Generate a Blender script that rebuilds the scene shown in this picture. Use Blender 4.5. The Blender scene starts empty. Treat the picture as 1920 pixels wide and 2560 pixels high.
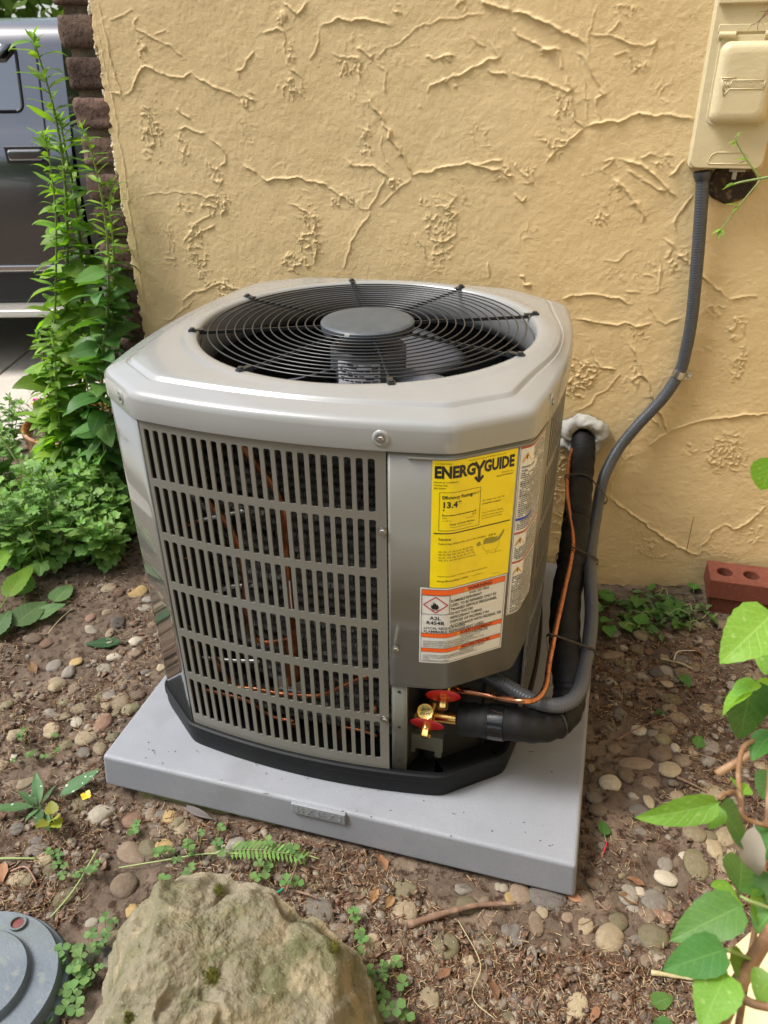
import bpy, bmesh, math, random
import numpy as np
from mathutils import Vector, Matrix

rng = random.Random(7)
npr = np.random.RandomState(7)
scene = bpy.context.scene
COL = scene.collection

# ---------------------------------------------------------------- camera
CAM = np.array([0.833, -0.856, 1.230])
YAW, PITCH, ROLL, FPX = 0.282, 0.526, -0.013, 1921.99     # focal length in pixels of a 1920 x 2560 frame
_cy, _sy = math.cos(YAW), math.sin(YAW)
_fw = np.array([-_sy*math.cos(PITCH), _cy*math.cos(PITCH), -math.sin(PITCH)])
_rt0 = np.array([_cy, _sy, 0.0]); _up0 = np.cross(_rt0, _fw)
_rt = math.cos(ROLL)*_rt0 + math.sin(ROLL)*_up0
_up = -math.sin(ROLL)*_rt0 + math.cos(ROLL)*_up0
cam_d = bpy.data.cameras.new('camera'); cam = bpy.data.objects.new('camera', cam_d); COL.objects.link(cam)
cam.matrix_world = Matrix(((_rt[0], _up[0], -_fw[0], CAM[0]), (_rt[1], _up[1], -_fw[1], CAM[1]),
                           (_rt[2], _up[2], -_fw[2], CAM[2]), (0, 0, 0, 1)))
cam_d.sensor_fit = 'VERTICAL'; cam_d.sensor_height = 34.6; cam_d.lens = FPX/2560*34.6
cam_d.clip_start = 0.02; cam_d.clip_end = 400
cam_d.dof.use_dof = True; cam_d.dof.focus_distance = 1.30; cam_d.dof.aperture_fstop = 9.0
scene.camera = cam

# ---------------------------------------------------------------- daylight: bright overcast, sun behind thin cloud from the upper left
sun_dir = Vector((-0.52, -0.20, 0.83)).normalized()       # direction towards the sun
world = bpy.data.worlds.new('World'); scene.world = world; world.use_nodes = True
nt = world.node_tree; nt.nodes.clear()
wo = nt.nodes.new('ShaderNodeOutputWorld'); bg = nt.nodes.new('ShaderNodeBackground')
sky = nt.nodes.new('ShaderNodeTexSky'); sky.sky_type = 'NISHITA'; sky.sun_disc = False
sky.sun_elevation = math.asin(sun_dir.z); sky.sun_rotation = math.atan2(sun_dir.x, sun_dir.y)
sky.air_density = 1.0; sky.dust_density = 3.5; sky.ozone_density = 1.0; sky.altitude = 100
hs = nt.nodes.new('ShaderNodeHueSaturation'); hs.inputs['Saturation'].default_value = 0.62   # thin cloud takes most of the blue
nt.links.new(sky.outputs[0], hs.inputs['Color']); nt.links.new(hs.outputs[0], bg.inputs['Color'])
bg.inputs['Strength'].default_value = 0.088
nt.links.new(bg.outputs[0], wo.inputs['Surface'])
sun_l = bpy.data.lights.new('sun', 'SUN'); sun_o = bpy.data.objects.new('sun', sun_l); COL.objects.link(sun_o)
sun_l.energy = 1.5; sun_l.angle = math.radians(22); sun_l.color = (1.0, 0.975, 0.94)
sun_o.rotation_euler = sun_dir.to_track_quat('Z', 'Y').to_euler()
scene.view_settings.view_transform = 'Standard'; scene.view_settings.look = 'None'
scene.view_settings.exposure = 1.58; scene.view_settings.gamma = 1.0
try: scene.view_settings.use_curve_mapping = False
except Exception: pass
scene.cycles.max_bounces = 8; scene.cycles.diffuse_bounces = 4; scene.cycles.glossy_bounces = 4
scene.cycles.use_denoising = True

# ---------------------------------------------------------------- survey helpers: photo pixel -> place on a known plane
def ray(p):
    d = _fw*FPX + _rt*(p[0]-960) - _up*(p[1]-1280); return d/np.linalg.norm(d)
def onz(p, z):
    d = ray(p); return CAM + d*(z-CAM[2])/d[2]
def ony(p, y):
    d = ray(p); return CAM + d*(y-CAM[1])/d[1]
def at(p, dist): return CAM + ray(p)*dist
def proj(P): d = np.asarray(P)-CAM; k = d @ _fw; return (960+FPX*(d @ _rt)/k, 1280-FPX*(d @ _up)/k)

# ---------------------------------------------------------------- numpy noise
def _hash(ix, iy, seed):
    h = (ix.astype(np.int64)*374761393 + iy.astype(np.int64)*668265263 + seed*1442695041) & 0xffffffff
    h = ((h ^ (h >> 13))*1274126177) & 0xffffffff
    return ((h ^ (h >> 16)) & 0xffff)/65535.0
def vnoise(x, y, seed=0):
    ix = np.floor(x); iy = np.floor(y); fx = x-ix; fy = y-iy
    fx = fx*fx*fx*(fx*(fx*6-15)+10); fy = fy*fy*fy*(fy*(fy*6-15)+10)
    a = _hash(ix, iy, seed); b = _hash(ix+1, iy, seed); c = _hash(ix, iy+1, seed); d = _hash(ix+1, iy+1, seed)
    return (a*(1-fx)+b*fx)*(1-fy) + (c*(1-fx)+d*fx)*fy
def fbm(x, y, seed=0, oct=4, gain=.5):
    s = 0; a = 1; t = 0
    for o in range(oct):
        s = s + a*vnoise(x*2**o+o*17.3, y*2**o-o*9.1, seed+o); t += a; a *= gain
    return s/t
def ridged(x, y, seed=0, oct=3):
    s = 0; a = 1; t = 0
    for o in range(oct):
        s = s + a*(1-np.abs(2*vnoise(x*2**o+o*11.7, y*2**o+o*5.3, seed+o)-1))**2; t += a; a *= .5
    return s/t
def sstep(a, b, x):
    t = np.clip((x-a)/(b-a), 0, 1); return t*t*(3-2*t)

# ---------------------------------------------------------------- object helpers
def new_mesh(name, V, F, smooth=True, uv=None):
    me = bpy.data.meshes.new(name)
    V = np.asarray(V, dtype=np.float64)
    me.from_pydata(V.tolist() if len(V) < 60000 else [tuple(v) for v in V], [], F if isinstance(F, list) else F.tolist())
    if smooth: me.polygons.foreach_set('use_smooth', np.ones(len(me.polygons), dtype=bool))
    if uv is not None:
        lay = me.uv_layers.new(name='UVMap'); li = np.zeros(len(me.loops), dtype=np.int32)
        me.loops.foreach_get('vertex_index', li); lay.data.foreach_set('uv', np.asarray(uv, dtype=np.float32)[li].ravel())
    me.update(); return me
def link(name, me, m=None, parent=None, loc=None, rot=None, scl=None):
    o = bpy.data.objects.new(name, me); COL.objects.link(o)
    if m is not None and len(me.materials) == 0: me.materials.append(m)
    if parent is not None: o.parent = parent
    if loc is not None: o.location = loc
    if rot is not None: o.rotation_euler = rot
    if scl is not None: o.scale = scl
    return o
def put(name, V, F, m, parent=None, smooth=True, uv=None, **k):
    return link(name, new_mesh(name, V, F, smooth, uv), m, parent, **k)
def thing(name, label, cat, loc=(0, 0, 0), group=None):
    o = bpy.data.objects.new(name, None); COL.objects.link(o); o.location = loc; o.empty_display_size = .05
    return tag(o, label, cat, group)
def tag(o, label, cat, group=None):
    o['label'] = label; o['category'] = cat
    if group: o['group'] = group
    return o
def kind(o, k): o['kind'] = k; return o
def sharp(o, deg=35):
    me = o.data
    me.polygons.foreach_set('use_smooth', np.ones(len(me.polygons), dtype=bool))
    try: me.set_sharp_from_angle(angle=math.radians(deg))
    except Exception: pass
    return o
class MB:
    """collects shapes into one mesh"""
    def __init__(s): s.V = []; s.F = []; s.M = []
    def add(s, V, F, mi=0):
        b = len(s.V); s.V += [tuple(v) for v in V]; s.F += [tuple(i+b for i in f) for f in F]; s.M += [mi]*len(F); return s
    def box(s, lo, hi, T=None, mi=0):
        x0, y0, z0 = lo; x1, y1, z1 = hi
        V = [(x0, y0, z0), (x1, y0, z0), (x1, y1, z0), (x0, y1, z0), (x0, y0, z1), (x1, y0, z1), (x1, y1, z1), (x0, y1, z1)]
        if T is not None: V = [T @ Vector(v) for v in V]
        return s.add(V, [(3, 2, 1, 0), (4, 5, 6, 7), (0, 1, 5, 4), (1, 2, 6, 5), (2, 3, 7, 6), (3, 0, 4, 7)], mi)
    def tube(s, P, r, n=8, caps=True, mi=0):
        P = np.asarray(P, float); m = len(P); rr = np.broadcast_to(np.asarray(r, float), (m,))
        T = np.gradient(P, axis=0); T /= np.linalg.norm(T, axis=1)[:, None]+1e-12
        ref = np.array([0, 0, 1.]) if abs(T[0][2]) < .9 else np.array([1., 0, 0])
        N = np.cross(T[0], ref); N /= np.linalg.norm(N); V = []
        for i in range(m):
            N = N - T[i]*(N @ T[i]); N /= np.linalg.norm(N)+1e-12; B = np.cross(T[i], N)
            for k in range(n):
                a = 2*math.pi*k/n; V.append(P[i]+rr[i]*(math.cos(a)*N+math.sin(a)*B))
        F = [(i*n+k, i*n+(k+1) % n, (i+1)*n+(k+1) % n, (i+1)*n+k) for i in range(m-1) for k in range(n)]
        if caps: F += [tuple(range(n-1, -1, -1)), tuple((m-1)*n+k for k in range(n))]
        return s.add(V, F, mi)
    def lathe(s, prof, n=32, c=(0, 0, 0), T=None, mi=0, closed=False):
        V = []; m = len(prof)
        for (r, z) in prof:
            for k in range(n):
                a = 2*math.pi*k/n; v = Vector((r*math.cos(a), r*math.sin(a), z))
                v = (T @ v) if T is not None else v
                V.append((v[0]+c[0], v[1]+c[1], v[2]+c[2]))
        F = [(i*n+k, i*n+(k+1) % n, (i+1)*n+(k+1) % n, (i+1)*n+k) for i in range(m-1) for k in range(n)]
        return s.add(V, F, mi)
    def poly(s, pts, z0, z1, mi=0, cap=True):
        n = len(pts); V = [(p[0], p[1], z0) for p in pts]+[(p[0], p[1], z1) for p in pts]
        F = [(i, (i+1) % n, n+(i+1) % n, n+i) for i in range(n)]
        if cap: F += [tuple(range(n-1, -1, -1)), tuple(range(n, 2*n))]
        return s.add(V, F, mi)
    def build(s, name, m, parent=None, smooth=True, angle=35, **k):
        me = new_mesh(name, s.V, s.F, smooth)
        ms = m if isinstance(m, (list, tuple)) else [m]
        for q in ms: me.materials.append(q)
        if len(ms) > 1: me.polygons.foreach_set('material_index', np.array(s.M, dtype=np.int32))
        o = link(name, me, None, parent, **k)
        if smooth and angle: sharp(o, angle)
        return o
def bevel(o, w, seg=2, ang=30):
    b = o.modifiers.new('bevel', 'BEVEL'); b.width = w; b.segments = seg; b.limit_method = 'ANGLE'; b.angle_limit = math.radians(ang)
    b.harden_normals = False; return o
def spline(P, n=12):
    """Catmull-Rom through points"""
    P = np.asarray(P, float); Q = np.vstack([2*P[0]-P[1], P, 2*P[-1]-P[-2]]); out = []
    for i in range(1, len(Q)-2):
        for t in np.linspace(0, 1, n, endpoint=False):
            a, b, c, d = Q[i-1], Q[i], Q[i+1], Q[i+2]
            out.append(.5*((2*b)+(-a+c)*t+(2*a-5*b+4*c-d)*t*t+(-a+3*b-3*c+d)*t**3))
    out.append(P[-1]); return np.array(out)
def grid_faces(nx, ny):
    i = np.arange(nx-1)[:, None]; j = np.arange(ny-1)[None, :]; a = i*ny+j
    return np.stack([a, a+ny, a+ny+1, a+1], -1).reshape(-1, 4)
def fast_grid(name, V, nx, ny, flip=False):
    """big regular grid -> mesh (V ordered [ix*ny+iy])"""
    F = grid_faces(nx, ny)
    if flip: F = F[:, ::-1]
    me = bpy.data.meshes.new(name); n = len(F)
    me.vertices.add(len(V)); me.vertices.foreach_set('co', np.asarray(V, np.float32).ravel())
    me.loops.add(n*4); me.loops.foreach_set('vertex_index', np.ascontiguousarray(F).astype(np.int32).ravel())
    me.polygons.add(n); me.polygons.foreach_set('loop_start', np.arange(0, n*4, 4, dtype=np.int32))
    try: me.polygons.foreach_set('loop_total', np.full(n, 4, dtype=np.int32))
    except Exception: pass
    me.update(calc_edges=True); me.validate()
    me.polygons.foreach_set('use_smooth', np.ones(n, dtype=bool)); return me
def fast_tris(name, V, F):
    V = np.asarray(V, np.float32); F = np.asarray(F, np.int32); k = F.shape[1]
    me = bpy.data.meshes.new(name); n = len(F)
    me.vertices.add(len(V)); me.vertices.foreach_set('co', V.ravel())
    me.loops.add(n*k); me.loops.foreach_set('vertex_index', F.ravel())
    me.polygons.add(n); me.polygons.foreach_set('loop_start', np.arange(0, n*k, k, dtype=np.int32))
    try: me.polygons.foreach_set('loop_total', np.full(n, k, dtype=np.int32))
    except Exception: pass
    me.update(calc_edges=True); return me

# ---------------------------------------------------------------- materials
def srgb(r, g, b):
    f = lambda c: (c/255/12.92) if c/255 <= .04045 else ((c/255+.055)/1.055)**2.4
    return (f(r), f(g), f(b))
class MT:
    """small node builder round one Principled BSDF"""
    def __init__(s, name, col=(.5, .5, .5), rough=.5, metal=0., spec=.5):
        s.m = bpy.data.materials.new(name); s.m.use_nodes = True; s.t = s.m.node_tree
        s.b = s.t.nodes['Principled BSDF']; s.out = s.t.nodes['Material Output']
        s.b.inputs['Base Color'].default_value = (*col, 1); s.b.inputs['Roughness'].default_value = rough
        s.b.inputs['Metallic'].default_value = metal; s.b.inputs['Specular IOR Level'].default_value = spec
        s.c = None; s.col = col; s.nrm = None
    def n(s, typ, **k):
        q = s.t.nodes.new(typ)
        for a, v in k.items(): setattr(q, a, v)
        return q
    def coord(s, kind='Object', scale=None):
        tc = s.n('ShaderNodeTexCoord'); o = tc.outputs[kind]
        if scale is not None:
            mp = s.n('ShaderNodeMapping'); mp.inputs['Scale'].default_value = scale; s.t.links.new(o, mp.inputs['Vector']); o = mp.outputs[0]
        return o
    def noise(s, scale, detail=4, rough=.6, vec=None, typ='FBM', dist=0):
        q = s.n('ShaderNodeTexNoise'); q.inputs['Scale'].default_value = scale; q.inputs['Detail'].default_value = detail
        q.inputs['Roughness'].default_value = rough; q.inputs['Distortion'].default_value = dist
        s.t.links.new(vec if vec is not None else s.coord(), q.inputs['Vector']); return q.outputs['Fac']
    def ramp(s, fac, lo, hi, a=0., b=1.):
        q = s.n('ShaderNodeMapRange'); q.interpolation_type = 'SMOOTHSTEP'
        q.inputs['From Min'].default_value = lo; q.inputs['From Max'].default_value = hi
        q.inputs['To Min'].default_value = a; q.inputs['To Max'].default_value = b
        s.t.links.new(fac, q.inputs['Value']); return q.outputs[0]
    def cur(s):
        if s.c is None:
            q = s.n('ShaderNodeRGB'); q.outputs[0].default_value = (*s.col, 1); s.c = q.outputs[0]
        return s.c
    def mix(s, fac, col, mode='MIX'):
        q = s.n('ShaderNodeMix', data_type='RGBA', blend_type=mode); a = s.cur()
        if hasattr(fac, 'links'): s.t.links.new(fac, q.inputs['Factor'])
        else: q.inputs['Factor'].default_value = fac
        s.t.links.new(a, q.inputs['A'])
        if hasattr(col, 'links'): s.t.links.new(col, q.inputs['B'])
        else: q.inputs['B'].default_value = (*col, 1)
        s.c = q.outputs['Result']; s.t.links.new(s.c, s.b.inputs['Base Color']); return s
    def var(s, scale, col, lo=.4, hi=.65, detail=5, rough=.6, vec=None, amt=1.):
        return s.mix(s.ramp(s.noise(scale, detail, rough, vec), lo, hi, 0, amt), col)
    def rnd(s, val=(.8, 1.2), hue=0., sat=0.):
        oi = s.n('ShaderNodeObjectInfo'); h = s.n('ShaderNodeHueSaturation')
        mr = s.ramp(oi.outputs['Random'], 0, 1, val[0], val[1]); s.t.links.new(mr, h.inputs['Value'])
        if hue:
            m2 = s.n('ShaderNodeMath', operation='MULTIPLY'); m2.inputs[1].default_value = 7.31; s.t.links.new(oi.outputs['Random'], m2.inputs[0])
            fr = s.n('ShaderNodeMath', operation='FRACT'); s.t.links.new(m2.outputs[0], fr.inputs[0])
            s.t.links.new(s.ramp(fr.outputs[0], 0, 1, .5-hue, .5+hue), h.inputs['Hue'])
        s.t.links.new(s.cur(), h.inputs['Color']); s.c = h.outputs[0]; s.t.links.new(s.c, s.b.inputs['Base Color']); return s
    def bump(s, h, strength=.3, dist=.002):
        q = s.n('ShaderNodeBump'); q.inputs['Strength'].default_value = strength; q.inputs['Distance'].default_value = dist
        s.t.links.new(h, q.inputs['Height'])
        if s.nrm is not None: s.t.links.new(s.nrm, q.inputs['Normal'])
        s.nrm = q.outputs[0]; s.t.links.new(s.nrm, s.b.inputs['Normal']); return s
    def nb(s, scale, strength=.3, dist=.002, detail=4, vec=None): return s.bump(s.noise(scale, detail, .6, vec), strength, dist)
    def rough(s, scale, lo, hi, detail=4):
        s.t.links.new(s.ramp(s.noise(scale, detail), .3, .7, lo, hi), s.b.inputs['Roughness']); return s
    def coat(s, w=1., r=.05): s.b.inputs['Coat Weight'].default_value = w; s.b.inputs['Coat Roughness'].default_value = r; return s
    def transl(s, fac=.35, tint=(1.25, 1.35, .6)):
        tr = s.n('ShaderNodeBsdfTranslucent'); mx = s.n('ShaderNodeMixShader'); mx.inputs[0].default_value = fac
        g = s.n('ShaderNodeMix', data_type='RGBA', blend_type='MULTIPLY'); g.inputs['Factor'].default_value = 1
        s.t.links.new(s.cur(), g.inputs['A']); g.inputs['B'].default_value = (*tint, 1)
        s.t.links.new(g.outputs['Result'], tr.inputs['Color']); s.t.links.new(s.b.outputs[0], mx.inputs[1]); s.t.links.new(tr.outputs[0], mx.inputs[2])
        s.t.links.new(mx.outputs[0], s.out.inputs['Surface']); return s

# ================================================================ THE SETTING
WALL_Y = 0.96; DRIVE_Z = -0.15
def G(x, y):
    """height of the soil"""
    x = np.asarray(x, float); y = np.asarray(y, float)
    z = -0.004+0.042*sstep(.93, 1.2, x)*sstep(.25, .95, y)-0.022*sstep(.55, .1, x)*sstep(.25, -.15, y)
    z = z-0.165*sstep(-.85, -1.7, x)*sstep(.9, 1.7, y)
    z = z-0.17*sstep(2.2, 4, np.abs(x-.5)+np.abs(y-.3)*.6)*sstep(-.85, -1.7, x)
    z = z+(fbm(x*3.1, y*3.1, 3, 3)-.5)*.022+(fbm(x*17, y*17, 5, 3)-.5)*.016
    inside = sstep(-.06, .0, x)*sstep(.975, .92, x)*sstep(-.05, .01, y)*sstep(1., .93, y)
    z = z*(1-inside)+np.minimum(z, -.012)*inside
    return z
def gz(x, y): return float(G(np.array([x]), np.array([y]))[0])
def on_ground(p, lift=0.):
    z = 0.
    for _ in range(4):
        P = onz(p, z); z = gz(P[0], P[1])
    return np.array([P[0], P[1], z+lift])

m_soil = MT('soil', (.106, .078, .057), .95, spec=.15)
m_soil.var(9, (.175, .130, .094), .45, .65).var(60, (.050, .031, .021), .5, .62).var(140, (.21, .15, .105), .60, .70, amt=.8)
m_soil.var(5, (.055, .036, .024), .55, .72, amt=.7)
m_soil.nb(55, .6, .008, 6).nb(240, .7, .0025, 5)
def axis(a, b, h, lo, hi, g=1.32):
    c = list(np.arange(a, b+h/2, h)); s = h; x = b
    while x < hi: s *= g; x += s; c.append(x)
    s = h; x = a; pre = []
    while x > lo: s *= g; x -= s; pre.append(x)
    return np.array(pre[::-1]+c)
gx = axis(-1.0, 1.5, .0062, -180, 180); gy = axis(-.55, 1.0, .0062, -180, 180)
X, Y = np.meshgrid(gx, gy, indexing='ij')
Zg = G(X, Y); near = sstep(2.2, 1.5, np.hypot(X-.4, Y-.2))
Zg = Zg+near*((fbm(X*48, Y*48, 11, 3)-.5)*.013+(ridged(X*120, Y*120, 15, 2)-.5)*.0055)
me = fast_grid('ground', np.stack([X, Y, Zg], -1).reshape(-1, 3), len(gx), len(gy))
kind(link('ground', me, m_soil.m), 'structure')

# concrete driveway, two slabs with an open joint, parallel to the truck
m_conc = MT('concrete', (.46, .42, .355), .85, spec=.25)
m_conc.var(3, (.53, .49, .42), .4, .65).var(70, (.34, .305, .26), .55, .7, amt=.8).var(1.2, (.40, .365, .31), .55, .7, amt=.6).nb(220, .35, .002)
FH = np.array([-_sy, _cy]); RH = np.array([_cy, _sy])
def uv2w(u, d): q = CAM[:2]+RH*u+FH*d; return (q[0], q[1])
dw = MB()
for (u0, u1, d0, d1) in [(-9, -2.02, 2.9, 3.72), (-9, -2.02, 3.735, 9), (-2.005, -1.55, 3.05, 9.), (-2.005, -1.2, 3.45, 4.6)]:
    dw.poly([uv2w(u0, d0), uv2w(u1, d0), uv2w(u1, d1), uv2w(u0, d1)], DRIVE_Z-.12-(.001 if u1 == -1.2 else 0), DRIVE_Z-(.004 if u1 == -1.2 else 0))
dw = bevel(dw.build('driveway', m_conc.m), .006, 2); kind(dw, 'structure')

# ---------------------------------------------------------------- house wall in trowelled stucco
house = thing('house_wall', 'tan trowelled stucco wall with a ragged brick corner behind the air conditioner', 'wall', (0, WALL_Y, 0))
m_stuc = MT('stucco', (.588, .442, .228), .62, spec=.3)
m_stuc.var(2.2, (.605, .467, .252), .35, .7).var(14, (.55, .414, .213), .5, .75, amt=.6)
m_stuc.nb(120, .30, .0022, 3).nb(330, .45, .0016, 3)
K = 640/1646.
RID = []; PAT = []
def cropset(ox, oy, rid, pat):
    for w, pts in rid: RID.append((w, [(ox+a*K, oy+b*K) for a, b in pts]))
    for cx, cy, rx, ry, s in pat: PAT.append((ox+cx*K, oy+cy*K, rx*K, ry*K, s))
cropset(0, 0, [
 (2, [(860,70),(885,110),(860,150),(880,180),(930,205),(985,245),(1080,300),(1200,380)]), (1.5, [(1000,225),(1060,200),(1085,225)]),
 (2.6, [(790,610),(850,580),(860,530),(880,490),(915,432),(985,445),(1060,470),(1110,500),(1180,500),(1230,480),(1260,505),(1330,540),(1400,580),(1470,600),(1560,650)]),
 (1.6, [(620,0),(700,330),(780,640)]), (1.3, [(600,80),(720,640),(830,1280),(905,1800),(965,2130)]), (1.6, [(700,610),(760,605),(790,640)]),
 (2, [(1550,520),(1535,460),(1570,440),(1590,380),(1640,330)]), (2.5, [(1135,700),(1180,730),(1220,755)]),
 (2.5, [(1145,835),(1190,820),(1240,845),(1300,850),(1320,860)]), (2.5, [(1350,895),(1400,940),(1450,1000),(1455,1050),(1420,1080)]), (2.6, [(1565,1060),(1646,1110)]),
 (1.2, [(910,1260),(1000,1240),(1120,1235),(1240,1250)]), (2.5, [(1240,1250),(1330,1275),(1380,1250)]), (2, [(1320,1330),(1360,1380),(1250,1440),(1220,1500),(1180,1560)]),
 (2.2, [(1380,1450),(1290,1490),(1210,1550),(1220,1600),(1270,1660)]), (2.3, [(1175,1970),(1180,1930),(1240,1880),(1330,1860),(1420,1820),(1550,1860)]),
 (2, [(1040,2040),(1090,2065),(1140,2020),(1180,1990),(1250,1920)]), (1.2, [(700,130),(800,90),(860,70)]), (1.4, [(920,1410),(940,1450),(950,1510)])],
 [(920,310,35,90,1), (985,870,75,190,1.2), (1400,1310,130,80,1), (1200,1330,70,60,.6), (1260,1600,80,180,.9), (1100,1600,45,150,.8), (1420,1850,110,70,1), (1180,950,50,120,.7), (1390,1120,60,110,.8), (1600,640,60,60,1)])
cropset(640, 0, [
 (3.2, [(410,190),(450,150),(540,128),(640,128),(760,140),(860,155)]), (2.8, [(180,20),(220,70),(265,105),(330,20)]),
 (2.2, [(10,220),(130,180),(180,210),(190,330),(200,420),(240,470),(310,510)]), (2, [(410,190),(400,270),(390,310),(340,390)]), (3.2, [(655,315),(700,335),(745,375)]),
 (2.4, [(490,340),(560,380),(640,380),(670,420),(680,530),(700,560)]), (5.2, [(700,560),(740,650),(800,770),(870,880),(940,1000),(1000,1125)]),
 (3.6, [(1000,1130),(1060,1105),(1150,1090),(1250,1070),(1320,1060),(1420,1068),(1500,1090),(1560,1095),(1646,1130)]), (2.2, [(1420,1068),(1500,1045),(1580,1030)]),
 (1.5, [(780,400),(840,310),(920,270),(990,230),(1040,180),(1100,155),(1180,130),(1300,130),(1380,100),(1460,85)]), (5, [(1440,0),(1500,30),(1560,60),(1646,75)]),
 (2, [(785,410),(840,460),(820,530),(840,610)]), (2.6, [(1090,360),(1150,385),(1220,365),(1270,370)]), (2.6, [(1390,250),(1420,290),(1480,300)]),
 (2.8, [(1500,270),(1560,370),(1500,380),(1460,420),(1400,440),(1330,470),(1270,490),(1200,530),(1130,550),(1110,600)]), (2.6, [(1480,450),(1540,460),(1620,485)]),
 (3, [(580,1025),(620,1060),(700,1070),(740,1060),(800,1100),(850,1140)]), (3.2, [(0,1105),(60,1150),(100,1165),(150,1150),(230,1140),(330,1160),(420,1180),(480,1220),(560,1270),(620,1310)]),
 (1.8, [(640,1300),(680,1340),(730,1350),(760,1290),(830,1150)]), (1.8, [(730,1350),(720,1400),(680,1450),(620,1550),(590,1640),(570,1740)]), (1.8, [(1000,1150),(920,1210),(870,1260),(800,1320)]),
 (2.6, [(200,1300),(270,1330),(340,1370),(380,1430),(390,1580),(370,1700)]), (2.4, [(1230,1240),(1290,1270),(1220,1350),(1280,1390),(1250,1430),(1280,1500),(1240,1540),(1180,1560),(1150,1500),(1130,1450)]),
 (2, [(1280,1140),(1320,1210),(1355,1300)]), (1.2, [(820,860),(800,930),(830,1040),(880,1090)]), (2.3, [(1480,1690),(1510,1780)]), (2, [(180,1660),(220,1710),(270,1770)]), (2, [(1020,1510),(1080,1590),(1100,1660)])],
 [(240,560,90,70,1), (230,330,40,90,.9), (600,440,110,60,.9), (1260,520,60,40,1.2), (1200,370,70,30,1), (700,900,45,150,.9), (340,1500,90,220,1.2), (270,1690,120,60,1), (1200,1450,130,180,.8), (1200,1650,65,55,1), (900,1180,50,40,1.2), (1060,1290,40,40,.8), (170,130,40,60,.9), (930,60,40,40,.8), (560,1290,90,50,.9), (1590,1130,60,60,1), (1330,30,40,50,.8)])
cropset(1280, 0, [
 (5, [(0,80),(100,100),(200,140),(300,190),(380,230),(480,290)]), (1.6, [(550,50),(520,150),(490,240),(485,370)]), (2.4, [(0,180),(60,240),(140,270),(200,320),(280,340)]),
 (3.2, [(290,330),(320,430),(360,500),(375,570),(350,590),(290,560),(220,530),(150,500),(60,490),(0,465)]), (2.6, [(410,330),(460,380),(490,420),(520,500),(560,560)]),
 (2.2, [(560,570),(610,600),(540,640),(550,700),(565,770)]), (2.6, [(370,600),(390,700),(410,790),(455,835)]),
 (3.8, [(460,835),(520,800),(600,790),(680,790),(740,760),(830,740),(960,735),(1080,745),(1165,760)]), (2.2, [(210,1050),(300,960),(400,880),(460,835)]), (1.3, [(430,400),(470,560),(490,780)]),
 (1.8, [(600,230),(690,140),(740,240)]), (2.4, [(500,210),(600,235),(720,265),(800,290),(850,310),(920,285),(900,350)]), (2.2, [(660,345),(740,330),(770,380)]),
 (2.4, [(570,1050),(650,1025),(580,1095),(610,1120)]), (4.6, [(650,1140),(700,1190),(750,1250),(800,1310),(840,1400),(840,1440)]),
 (3.6, [(690,1020),(760,1040),(860,1080),(930,1140),(1000,1220),(1060,1280)]), (2.8, [(740,1090),(850,1170),(980,1240)]), (2.6, [(830,1020),(880,1000),(940,1000)]), (2.8, [(1110,1040),(1060,1090),(1020,1120)]),
 (1.8, [(1170,1250),(1100,1340),(1040,1430),(1060,1500)]), (2.8, [(970,1530),(1040,1600),(1130,1680),(1220,1780),(1300,1850),(1400,1920)]), (1.8, [(950,1640),(950,1750),(940,1880),(870,1900)]),
 (2.8, [(330,1925),(420,1900),(520,1893),(620,1905),(700,1930),(770,1960)]), (2.6, [(730,1885),(820,1880)]), (2.4, [(1400,1920),(1480,1910),(1580,1910)]), (2.6, [(410,2055),(500,2070),(600,2085),(720,2090),(850,2100),(900,2080)]),
 (1.6, [(860,1900),(900,1990),(930,2050),(980,2090),(1100,2050)]), (1.3, [(590,1680),(660,1690),(780,1600)]), (2.4, [(0,1050),(60,1100),(130,1170),(50,1180)]), (2.2, [(20,1250),(70,1300),(90,1260)])],
 [(230,330,70,40,1.2), (310,680,80,90,1), (280,900,110,110,1), (800,420,100,60,.9), (740,60,90,45,.9), (980,1040,110,50,1), (570,1390,70,70,1), (660,1250,40,90,1.2), (1050,1680,80,80,.9), (890,1760,45,80,.8), (800,2140,90,35,1), (1310,2000,70,60,.8), (1450,2100,60,100,.9), (70,1100,80,60,1), (1160,110,40,30,1), (100,1800,60,40,1)])
cropset(1280, 860, [
 (4, [(750,0),(800,100),(850,210),(900,340),(950,450),(1005,570)]), (3.2, [(1005,570),(1100,530),(1250,490),(1400,465),(1646,455)]), (2.8, [(500,20),(540,100),(580,160),(670,170)]),
 (1.6, [(700,200),(600,290),(510,380),(400,440)]), (1.8, [(1005,570),(940,620),(880,650)]), (2, [(900,470),(960,540)]), (1.8, [(745,530),(780,500),(750,640),(760,720),(700,790),(640,880),(630,960)]),
 (4.2, [(615,970),(720,1060),(850,1150),(960,1230),(1080,1310),(1200,1355)]), (1.8, [(1210,1355),(1230,1300),(1290,1210),(1350,1160)]), (2.6, [(1350,1160),(1430,1190),(1500,1160),(1646,1040)]), (1.8, [(700,720),(740,750)]), (1.6, [(560,960),(640,1000)])],
 [(430,200,120,130,1.3), (780,230,50,90,.9), (1380,720,150,130,1.2), (1470,120,55,120,1), (900,1320,120,70,.8), (290,1000,60,320,.9), (1150,680,60,60,.6), (1560,1230,80,60,.6), (1180,380,40,30,.7)])

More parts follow.
